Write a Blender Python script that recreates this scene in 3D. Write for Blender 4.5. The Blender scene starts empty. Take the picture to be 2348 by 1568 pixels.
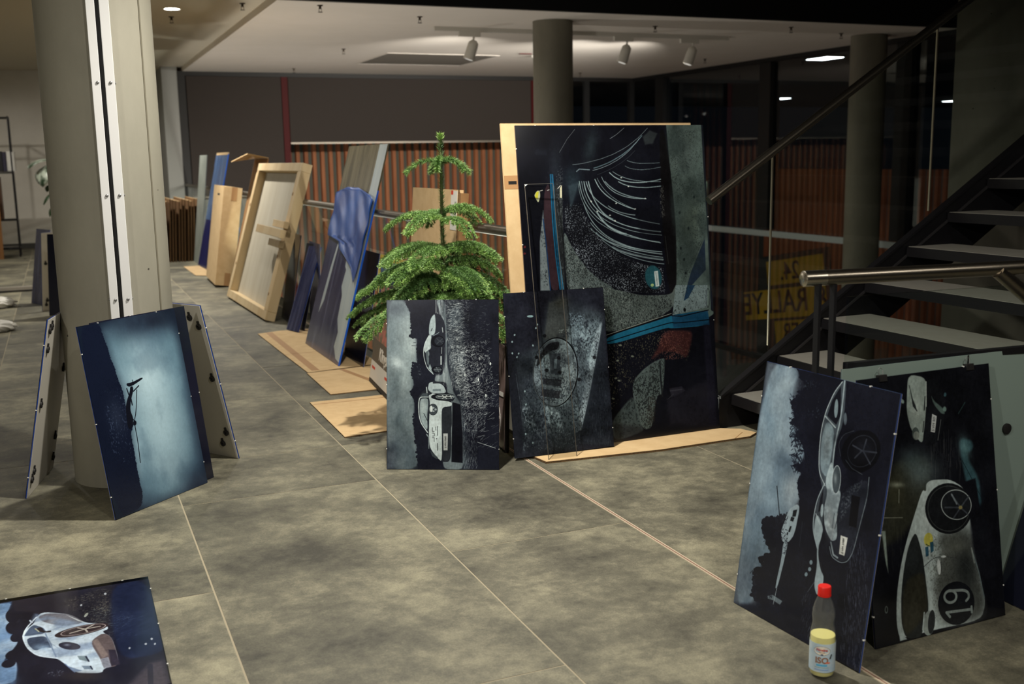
import bpy, bmesh, math, random
import numpy as np
from mathutils import Matrix, Vector

random.seed(7)
scene = bpy.context.scene
COL = scene.collection
PI = math.pi

# ---------------------------------------------------------------- camera
FPX, PITCH, ROLL, YAW = 2413.356, 0.17272276, -0.01694631, -0.40124439
cam_data = bpy.data.cameras.new('camera'); cam = bpy.data.objects.new('camera', cam_data); COL.objects.link(cam)
cam_data.sensor_width = 36.0; cam_data.lens = 36.0 * FPX / 2348; cam_data.clip_end = 200
_f = Vector((0, math.cos(PITCH), -math.sin(PITCH))); _u = Vector((0, math.sin(PITCH), math.cos(PITCH))); _r = Vector((1, 0, 0))
_r2 = _r*math.cos(ROLL) + _u*math.sin(ROLL); _u2 = -_r*math.sin(ROLL) + _u*math.cos(ROLL)
_M = Matrix((_r2, _u2, -_f)).transposed()
cam.matrix_world = Matrix.Translation((0, 0, 1.34)) @ (Matrix.Rotation(YAW, 3, 'Z') @ _M).to_4x4()
cam_data.dof.use_dof = True; cam_data.dof.focus_distance = 4.0; cam_data.dof.aperture_fstop = 3.6
scene.camera = cam

# ---------------------------------------------------------------- world, exposure
world = bpy.data.worlds.new('night'); scene.world = world; world.use_nodes = True
world.node_tree.nodes['Background'].inputs[0].default_value = (.35, .45, .6, 1)
world.node_tree.nodes['Background'].inputs[1].default_value = .004
vs = scene.view_settings
vs.view_transform = 'Standard'; vs.look = 'None'; vs.gamma = 1.0; vs.use_curve_mapping = False
vs.exposure = 0.52
scene.cycles.max_bounces = 8; scene.cycles.diffuse_bounces = 5; scene.cycles.glossy_bounces = 4; scene.cycles.transparent_max_bounces = 16; scene.cycles.transmission_bounces = 6
scene.cycles.caustics_reflective = False; scene.cycles.caustics_refractive = False
scene.cycles.sample_clamp_indirect = 4.0

# lamp strengths (watts); the lamps themselves are built with their fittings below
KEY_W = 300.0        # recessed downlights over the walkway
BACK_W = 120.0        # second row of downlights, to the left
FRONT_W = 140.0       # downlight over the walkway behind the camera
SIDE_W = 30.0        # downlight at the right, beside the camera
TRACK_W = 350.0      # three track spots over the atrium
LOWER_W = 62.0       # unseen fill lamps added on the slab edge of the storey below
OUT_W = 45.0         # lamps outside, standing in for lights reflected in the glass
LAMP_COL = (1.0, .95, .85)

# ---------------------------------------------------------------- helpers
def lin(c):
    return tuple(((v/255)/12.92 if v/255 <= .04045 else ((v/255 + .055)/1.055)**2.4) for v in c)

def mat(name, col, rough=.5, metal=0.0, spec=.5, noise=None, col2=None, stretch=(1, 1, 1), bump=None, coat=0, emit=None, coord='Object', detail=5, contrast=(.35, .65)):
    m = bpy.data.materials.new(name); m.use_nodes = True
    nt = m.node_tree; b = nt.nodes['Principled BSDF']
    c = (*lin(col), 1)
    b.inputs['Base Color'].default_value = c; b.inputs['Roughness'].default_value = rough
    b.inputs['Metallic'].default_value = metal; b.inputs['Specular IOR Level'].default_value = spec
    if coat: b.inputs['Coat Weight'].default_value = coat; b.inputs['Coat Roughness'].default_value = .06
    if emit: b.inputs['Emission Color'].default_value = (*emit[0], 1); b.inputs['Emission Strength'].default_value = emit[1]
    if noise or bump:
        tc = nt.nodes.new('ShaderNodeTexCoord'); mp = nt.nodes.new('ShaderNodeMapping'); mp.inputs['Scale'].default_value = stretch
        nt.links.new(tc.outputs[coord], mp.inputs[0])
        oi = nt.nodes.new('ShaderNodeObjectInfo'); ml = nt.nodes.new('ShaderNodeVectorMath'); ml.operation = 'SCALE'; ml.inputs[0].default_value = (37, 53, 19)
        nt.links.new(oi.outputs['Random'], ml.inputs['Scale']); nt.links.new(ml.outputs[0], mp.inputs['Location'])
    if noise:
        n = nt.nodes.new('ShaderNodeTexNoise'); n.inputs['Scale'].default_value = noise; n.inputs['Detail'].default_value = detail; n.inputs['Roughness'].default_value = .6
        nt.links.new(mp.outputs[0], n.inputs['Vector'])
        r = nt.nodes.new('ShaderNodeValToRGB'); r.color_ramp.elements[0].position, r.color_ramp.elements[1].position = contrast
        r.color_ramp.elements[0].color = (*lin(col2), 1); r.color_ramp.elements[1].color = c
        nt.links.new(n.outputs[0], r.inputs[0]); nt.links.new(r.outputs[0], b.inputs['Base Color'])
    if bump:
        n2 = nt.nodes.new('ShaderNodeTexNoise'); n2.inputs['Scale'].default_value = bump[0]; n2.inputs['Detail'].default_value = 6
        nt.links.new(mp.outputs[0], n2.inputs['Vector'])
        bp = nt.nodes.new('ShaderNodeBump'); bp.inputs['Strength'].default_value = bump[1]; bp.inputs['Distance'].default_value = .005
        nt.links.new(n2.outputs[0], bp.inputs['Height']); nt.links.new(bp.outputs[0], b.inputs['Normal'])
    return m

def glass(name, tint=(1, 1, 1), ior=1.5, boost=1.0, rough=.0, highlight_white=0.0):
    m = bpy.data.materials.new(name); m.use_nodes = True; nt = m.node_tree; nt.nodes.clear()
    o = nt.nodes.new('ShaderNodeOutputMaterial'); t = nt.nodes.new('ShaderNodeBsdfTransparent'); t.inputs[0].default_value = (*tint, 1)
    g = nt.nodes.new('ShaderNodeBsdfGlossy'); g.inputs['Roughness'].default_value = rough; f = nt.nodes.new('ShaderNodeFresnel'); f.inputs[0].default_value = ior
    k = nt.nodes.new('ShaderNodeMath'); k.operation = 'MULTIPLY'; k.inputs[1].default_value = boost; k.use_clamp = True
    x = nt.nodes.new('ShaderNodeMixShader'); nt.links.new(f.outputs[0], k.inputs[0])
    ge = nt.nodes.new('ShaderNodeNewGeometry'); iv = nt.nodes.new('ShaderNodeMath'); iv.operation = 'SUBTRACT'; iv.inputs[0].default_value = 1.0; nt.links.new(ge.outputs['Backfacing'], iv.inputs[1])
    fr = nt.nodes.new('ShaderNodeMath'); fr.operation = 'MULTIPLY'; nt.links.new(k.outputs[0], fr.inputs[0]); nt.links.new(iv.outputs[0], fr.inputs[1])   # a pane mirrors on its entry side only
    nt.links.new(fr.outputs[0], x.inputs[0]); base = t.outputs[0]
    if highlight_white:     # faint white diffuse stands in for highlights on the glass
        df = nt.nodes.new('ShaderNodeBsdfDiffuse'); df.inputs[0].default_value = (.8, .82, .82, 1); hx = nt.nodes.new('ShaderNodeMixShader'); hx.inputs[0].default_value = highlight_white; nt.links.new(t.outputs[0], hx.inputs[1]); nt.links.new(df.outputs[0], hx.inputs[2]); base = hx.outputs[0]
    nt.links.new(base, x.inputs[1]); nt.links.new(g.outputs[0], x.inputs[2]); nt.links.new(x.outputs[0], o.inputs[0])
    return m

def emission(name, col, s):
    m = bpy.data.materials.new(name); m.use_nodes = True; nt = m.node_tree; nt.nodes.clear()
    o = nt.nodes.new('ShaderNodeOutputMaterial'); e = nt.nodes.new('ShaderNodeEmission'); e.inputs[0].default_value = (*col, 1); e.inputs[1].default_value = s
    nt.links.new(e.outputs[0], o.inputs[0]); return m

class MB:
    """collects boxes, tubes and lathes; build() links them as ONE mesh object"""
    def __init__(s): s.v = []; s.f = []; s.uv = None
    def add(s, vs, fs):
        n = len(s.v); s.v += [tuple(v) for v in vs]; s.f += [tuple(i + n for i in f) for f in fs]; return s
    def box(s, lo, hi, M=None):
        x0, y0, z0 = lo; x1, y1, z1 = hi
        vs = [Vector(p) for p in ((x0, y0, z0), (x1, y0, z0), (x1, y1, z0), (x0, y1, z0), (x0, y0, z1), (x1, y0, z1), (x1, y1, z1), (x0, y1, z1))]
        if M is not None: vs = [M @ v for v in vs]
        return s.add(vs, [(0, 3, 2, 1), (4, 5, 6, 7), (0, 1, 5, 4), (1, 2, 6, 5), (2, 3, 7, 6), (3, 0, 4, 7)])
    def bar(s, a, b, w, h, up=(0, 0, 1)):
        a = Vector(a); b = Vector(b); d = (b - a).normalized(); x = d.cross(Vector(up)).normalized(); y = x.cross(d)
        vs = [p + x*i*w/2 + y*j*h/2 for p in (a, b) for i, j in ((-1, -1), (1, -1), (1, 1), (-1, 1))]
        return s.add(vs, [(0, 3, 2, 1), (4, 5, 6, 7), (0, 1, 5, 4), (1, 2, 6, 5), (2, 3, 7, 6), (3, 0, 4, 7)])
    def tube(s, pts, r, n=10, cap=True):
        pts = [Vector(p) for p in pts]; rs = r if isinstance(r, (list, tuple)) else [r]*len(pts); vs = []; prev = None
        for i, p in enumerate(pts):
            d = ((pts[min(i + 1, len(pts) - 1)] - pts[max(i - 1, 0)])).normalized()
            x = d.cross(Vector((0, 0, 1)) if abs(d.z) < .95 else Vector((1, 0, 0))).normalized()
            if prev is not None and x.dot(prev) < 0: x = -x
            prev = x; y = d.cross(x)
            vs += [p + (x*math.cos(t) + y*math.sin(t))*rs[i] for t in (2*PI*k/n for k in range(n))]
        fs = [(i*n + k, i*n + (k + 1) % n, (i + 1)*n + (k + 1) % n, (i + 1)*n + k) for i in range(len(pts) - 1) for k in range(n)]
        if cap: fs += [tuple(reversed(range(n))), tuple(range((len(pts) - 1)*n, len(pts)*n))]
        return s.add(vs, fs)
    def lathe(s, prof, n=24, c=(0, 0, 0), cap=True):
        vs = [(c[0] + r*math.cos(2*PI*k/n), c[1] + r*math.sin(2*PI*k/n), c[2] + z) for r, z in prof for k in range(n)]
        fs = [(i*n + k, i*n + (k + 1) % n, (i + 1)*n + (k + 1) % n, (i + 1)*n + k) for i in range(len(prof) - 1) for k in range(n)]
        if cap: fs += [tuple(reversed(range(n))), tuple(range((len(prof) - 1)*n, len(prof)*n))]
        return s.add(vs, fs)
    def prism(s, poly, lo, hi, axis='z'):
        n = len(poly)
        def P(p, t): return {'z': (p[0], p[1], t), 'y': (p[0], t, p[1]), 'x': (t, p[0], p[1])}[axis]
        vs = [P(p, lo) for p in poly] + [P(p, hi) for p in poly]
        return s.add(vs, [tuple(reversed(range(n))), tuple(range(n, 2*n))] + [(i, (i + 1) % n, n + (i + 1) % n, n + i) for i in range(n)])
    def build(s, name, m, parent=None, smooth=False, bevel=0, loc=None, rot=None, fix=True):
        me = bpy.data.meshes.new(name); me.from_pydata(s.v, [], s.f)
        if fix:
            bm = bmesh.new(); bm.from_mesh(me); bmesh.ops.recalc_face_normals(bm, faces=bm.faces); bm.to_mesh(me); bm.free()
        me.materials.append(m)
        if smooth:
            for p in me.polygons: p.use_smooth = True
            try: me.set_sharp_from_angle(angle=math.radians(40))
            except Exception: pass
        o = bpy.data.objects.new(name, me); COL.objects.link(o)
        if parent is not None: o.parent = parent
        if loc: o.location = loc
        if rot: o.rotation_euler = rot
        if bevel:
            b = o.modifiers.new('bevel', 'BEVEL'); b.width = bevel; b.segments = 2; b.limit_method = 'ANGLE'
        return o

def tag(o, label=None, cat=None, group=None, kind=None):
    if label: o['label'] = label
    if cat: o['category'] = cat
    if group: o['group'] = group
    if kind: o['kind'] = kind
    return o

def thing(name, label, cat, loc=(0, 0, 0), rot=(0, 0, 0), group=None):
    o = bpy.data.objects.new(name, None); COL.objects.link(o); o.location = loc; o.rotation_euler = rot; o.empty_display_size = .1
    return tag(o, label, cat, group)

def copy_tree(o, parent=None):
    c = o.copy(); COL.objects.link(c); c.parent = parent
    for ch in list(o.children): copy_tree(ch, c)
    return c

def text_verts(txt, size, extrude=.0006, bold=0.0):
    cu = bpy.data.curves.new('lettering', 'FONT'); cu.body = txt; cu.size = size; cu.extrude = extrude; cu.offset = bold*size; cu.align_x = 'CENTER'; cu.align_y = 'CENTER'; cu.resolution_u = 3
    o = bpy.data.objects.new('lettering', cu); COL.objects.link(o)
    dg = bpy.context.evaluated_depsgraph_get(); me = bpy.data.meshes.new_from_object(o.evaluated_get(dg)); bpy.data.objects.remove(o); bpy.data.curves.remove(cu)
    me.name = 'lettering'; return me

def text_obj(txt, size, m, parent, M, name='lettering', bold=0.0, extrude=.0006, bend=None):
    me = text_verts(txt, size, extrude, bold)
    for v in me.vertices:
        p = v.co.copy()
        if bend: a = p.x/bend; p = Vector((math.sin(a)*(bend + p.z), p.y, math.cos(a)*(bend + p.z)))
        v.co = M @ p
    me.materials.clear(); me.materials.append(m)
    o = bpy.data.objects.new(name, me); COL.objects.link(o); o.parent = parent; return o

def spot(name, loc, target, watts, size=math.radians(120), blend=.7, radius=.045, parent=None, col=LAMP_COL):
    l = bpy.data.lights.new(name, 'SPOT'); l.energy = watts; l.spot_size = size; l.spot_blend = blend; l.shadow_soft_size = radius; l.color = col
    o = bpy.data.objects.new(name, l); COL.objects.link(o); o.location = loc
    o.rotation_euler = (Vector(target) - Vector(loc)).to_track_quat('-Z', 'Y').to_euler(); o.parent = parent; return o

# ---------------------------------------------------------------- print painter
# The photo prints are flat artwork: each is drawn here, stroke by stroke, into a picture made in memory.
def fbm(h, w, su, sv, rng, octv=3):
    out = np.zeros((h, w), np.float32); amp = 1.0; tot = 0
    for o in range(octv):
        gh, gw = max(2, int(h / sv * 2**o) + 2), max(2, int(w / su * 2**o) + 2)
        gh, gw = min(gh, h), min(gw, w)
        g = rng.random((gh, gw)).astype(np.float32)
        ys = np.linspace(0, gh - 1.001, h); xs = np.linspace(0, gw - 1.001, w)
        y0 = ys.astype(int); x0 = xs.astype(int); fy = (ys - y0)[:, None].astype(np.float32); fx = (xs - x0)[None].astype(np.float32)
        fy = fy*fy*(3 - 2*fy); fx = fx*fx*(3 - 2*fx)
        a = g[y0][:, x0]; b = g[y0][:, np.minimum(x0 + 1, gw - 1)]; c = g[np.minimum(y0 + 1, gh - 1)][:, x0]; d = g[np.minimum(y0 + 1, gh - 1)][:, np.minimum(x0 + 1, gw - 1)]
        out += amp * ((a*(1 - fx) + b*fx)*(1 - fy) + (c*(1 - fx) + d*fx)*fy); tot += amp; amp *= .55
    return out / tot

class Painter:
    def __init__(s, w, h, unit, seed=1):
        s.w, s.h, s.k = w, h, unit
        s.img = np.zeros((h, w, 3), np.float32); s.rng = np.random.default_rng(seed)
    def px(s, pts): return np.array(pts, np.float32) * np.array([s.w, s.h], np.float32)
    def box(s, p, pad):
        x0, y0 = np.floor(p.min(0) - pad).astype(int); x1, y1 = np.ceil(p.max(0) + pad).astype(int) + 1
        return max(0, x0), max(0, y0), min(s.w, x1), min(s.h, y1)
    def grid(s, b):
        return np.meshgrid(np.arange(b[0], b[2], dtype=np.float32) + .5, np.arange(b[1], b[3], dtype=np.float32) + .5)
    def segd(s, X, Y, a, b):
        dx, dy = b - a; L = max(dx*dx + dy*dy, 1e-6)
        t = np.clip(((X - a[0])*dx + (Y - a[1])*dy) / L, 0, 1)
        return (X - a[0] - t*dx)**2 + (Y - a[1] - t*dy)**2
    def mix(s, b, m, col):
        if b[2] <= b[0] or b[3] <= b[1]: return
        r = s.img[b[1]:b[3], b[0]:b[2]]; r += (np.array(col, np.float32)/255. - r) * m[..., None]
    def polymask(s, p, soft, rag=0):
        b = s.box(p, soft*2 + rag + 1)
        if b[2] <= b[0] or b[3] <= b[1]: return b, None
        X, Y = s.grid(b); d = np.full(X.shape, 1e12, np.float32); ins = np.zeros(X.shape, bool)
        for i in range(len(p)):
            a, c = p[i - 1], p[i]; np.minimum(d, s.segd(X, Y, a, c), out=d)
            if a[1] != c[1]: ins ^= ((a[1] > Y) != (c[1] > Y)) & (X < (c[0] - a[0])*(Y - a[1])/(c[1] - a[1]) + a[0])
        d = np.sqrt(d); d[~ins] *= -1
        if rag: d += (fbm(X.shape[0], X.shape[1], rag*2.2, rag*2.2, s.rng) - .5) * rag * 4
        t = np.clip(d/(2*soft) + .5, 0, 1); return b, t*t*(3 - 2*t)
    def chaikin(s, p, closed, it=2):
        p = np.array(p, np.float32)
        for _ in range(it):
            q = np.roll(p, -1, 0) if closed else p[1:]; b = p if closed else p[:-1]
            n = np.empty((2*len(b), 2), np.float32); n[0::2] = b*.8 + q*.2; n[1::2] = b*.2 + q*.8
            p = n if closed else np.concatenate([p[:1], n, p[-1:]])
        return p
    def P(s, pts, col, soft, a, rag):
        if 6 <= len(pts) < 28: pts = s.chaikin(pts, True)
        b, m = s.polymask(s.px(pts), max(.6, soft*s.k), rag*s.k)
        if m is not None: s.mix(b, m*a, col)
    def S(s, pts, w, col, a, soft):
        if 3 < len(pts) < 30: pts = s.chaikin(pts, False)
        p = s.px(pts); w = w*s.k/2; soft = max(.6, soft*s.k); b = s.box(p, w + soft*2)
        if b[2] <= b[0] or b[3] <= b[1]: return
        X, Y = s.grid(b); d = np.full(X.shape, 1e12, np.float32)
        for i in range(1, len(p)): np.minimum(d, s.segd(X, Y, p[i - 1], p[i]), out=d)
        s.mix(b, np.clip((w - np.sqrt(d))/soft + .5, 0, 1)*a, col)
    def ring(s, q, n=30):
        c, e, f = [np.array(v) for v in q]
        return [tuple(c + (e - c)*math.cos(t) + (f - c)*math.sin(t)) for t in (2*math.pi*i/n for i in range(n))]
    def E(s, q, col, soft, a): s.P(s.ring(q), col, soft, a, 0)
    def R(s, q, w, col, a): r = s.ring(q, 44); s.S(r + [r[0]], w, col, a, 1)
    def B(s, q, col, a):
        c, e, f = s.px(q); M = np.stack([e - c, f - c], 1); Mi = np.linalg.inv(M + np.eye(2)*1e-6)
        ext = 2.2*(np.abs(e - c) + np.abs(f - c)); b = s.box(np.stack([c - ext, c + ext]), 0)
        if b[2] <= b[0] or b[3] <= b[1]: return
        X, Y = s.grid(b); x = X - c[0]; y = Y - c[1]
        r2 = (Mi[0, 0]*x + Mi[0, 1]*y)**2 + (Mi[1, 0]*x + Mi[1, 1]*y)**2
        s.mix(b, np.exp(-r2*1.1)*a, col)
    def N(s, pts, col, dens, su, sv, a, soft):
        b, m = s.polymask(s.px(pts), max(.8, soft*s.k))
        if m is None: return
        n = fbm(m.shape[0], m.shape[1], max(2.5, su*s.k*2.2), max(2.5, sv*s.k*2.2), s.rng, 2)
        big = fbm(m.shape[0], m.shape[1], 60, 60, s.rng, 2)
        th = np.quantile(n, 1 - dens); n = n + (big - .5)*.25
        s.mix(b, np.clip((n - th)/.16 + .35, 0, 1)*m*a*(.75 + .5*(big - .5)), col)
    def C(s, pts, col, a, su, sv, soft):
        b, m = s.polymask(s.px(pts), max(.8, soft*s.k))
        if m is None: return
        n = fbm(m.shape[0], m.shape[1], su*s.k, sv*s.k, s.rng, 5)
        n = np.clip((n - .38)/.26, 0, 1); s.mix(b, n*n*(3 - 2*n)*m*a, col)
    def L(s, pts, n, ln, w, col, a, ang, sp):
        p = s.px(pts); b, m = s.polymask(p, 4*s.k + .6)
        if m is None: return
        lo, hi = p.min(0), p.max(0); done = 0
        for _ in range(n*4):
            q = lo + (hi - lo)*s.rng.random(2); yi, xi = int(q[1]) - b[1], int(q[0]) - b[0]
            if not (0 <= yi < m.shape[0] and 0 <= xi < m.shape[1]) or m[yi, xi] < s.rng.random()*.8 + .1: continue
            t = ang + (s.rng.random() - .5)*2*sp; l = ln*s.k*(.35 + s.rng.random()); d = np.array([math.cos(t), math.sin(t)])*l/2
            z = np.array([s.w, s.h]); s.S([tuple((q - d)/z), tuple((q + d)/z)], w*(.6 + .8*s.rng.random()), col, a*(.4 + .6*s.rng.random()), 1)
            done += 1
            if done >= n: break
    def run(s, ops, grit=1.0):
        for o in ops: getattr(s, o[0])(*o[1:])
        h, w = s.h, s.w     # photographic grit: slow tonal drift, fine mottling and grain over the whole picture
        drift = fbm(h, w, 110, 110, s.rng, 4); fine = fbm(h, w, 9, 9, s.rng, 3); streak = fbm(h, w, 5, 26, s.rng, 2)
        k = 1 + ((drift - .5)*.75 + (fine - .5)*.45 + (streak - .5)*.25)*grit
        s.img *= k[..., None]; s.img += (((drift - .42)*.10 + (fine - .5)*.035)*grit)[..., None]*np.array([.85, .95, 1.1], np.float32)*(1 - s.img)
        s.img += (s.rng.random((h, w))[..., None] - .5).astype(np.float32)*.02
        return np.clip(s.img, 0, 1)

PRINT_SPEC = {'r1': (610, 890, .6), 'r2': (590, 886, .62), 'ce': (596, 894, .6), 'ov': (590, 890, .61), 'bg': (760, 1130, .41), 'he': (540, 790, .72), 'fl': (560, 840, .36)}
PRINT_GRIT = {'r1': .38, 'r2': .55, 'ce': .4, 'ov': .75, 'bg': .45, 'he': .12, 'fl': .4}

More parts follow.
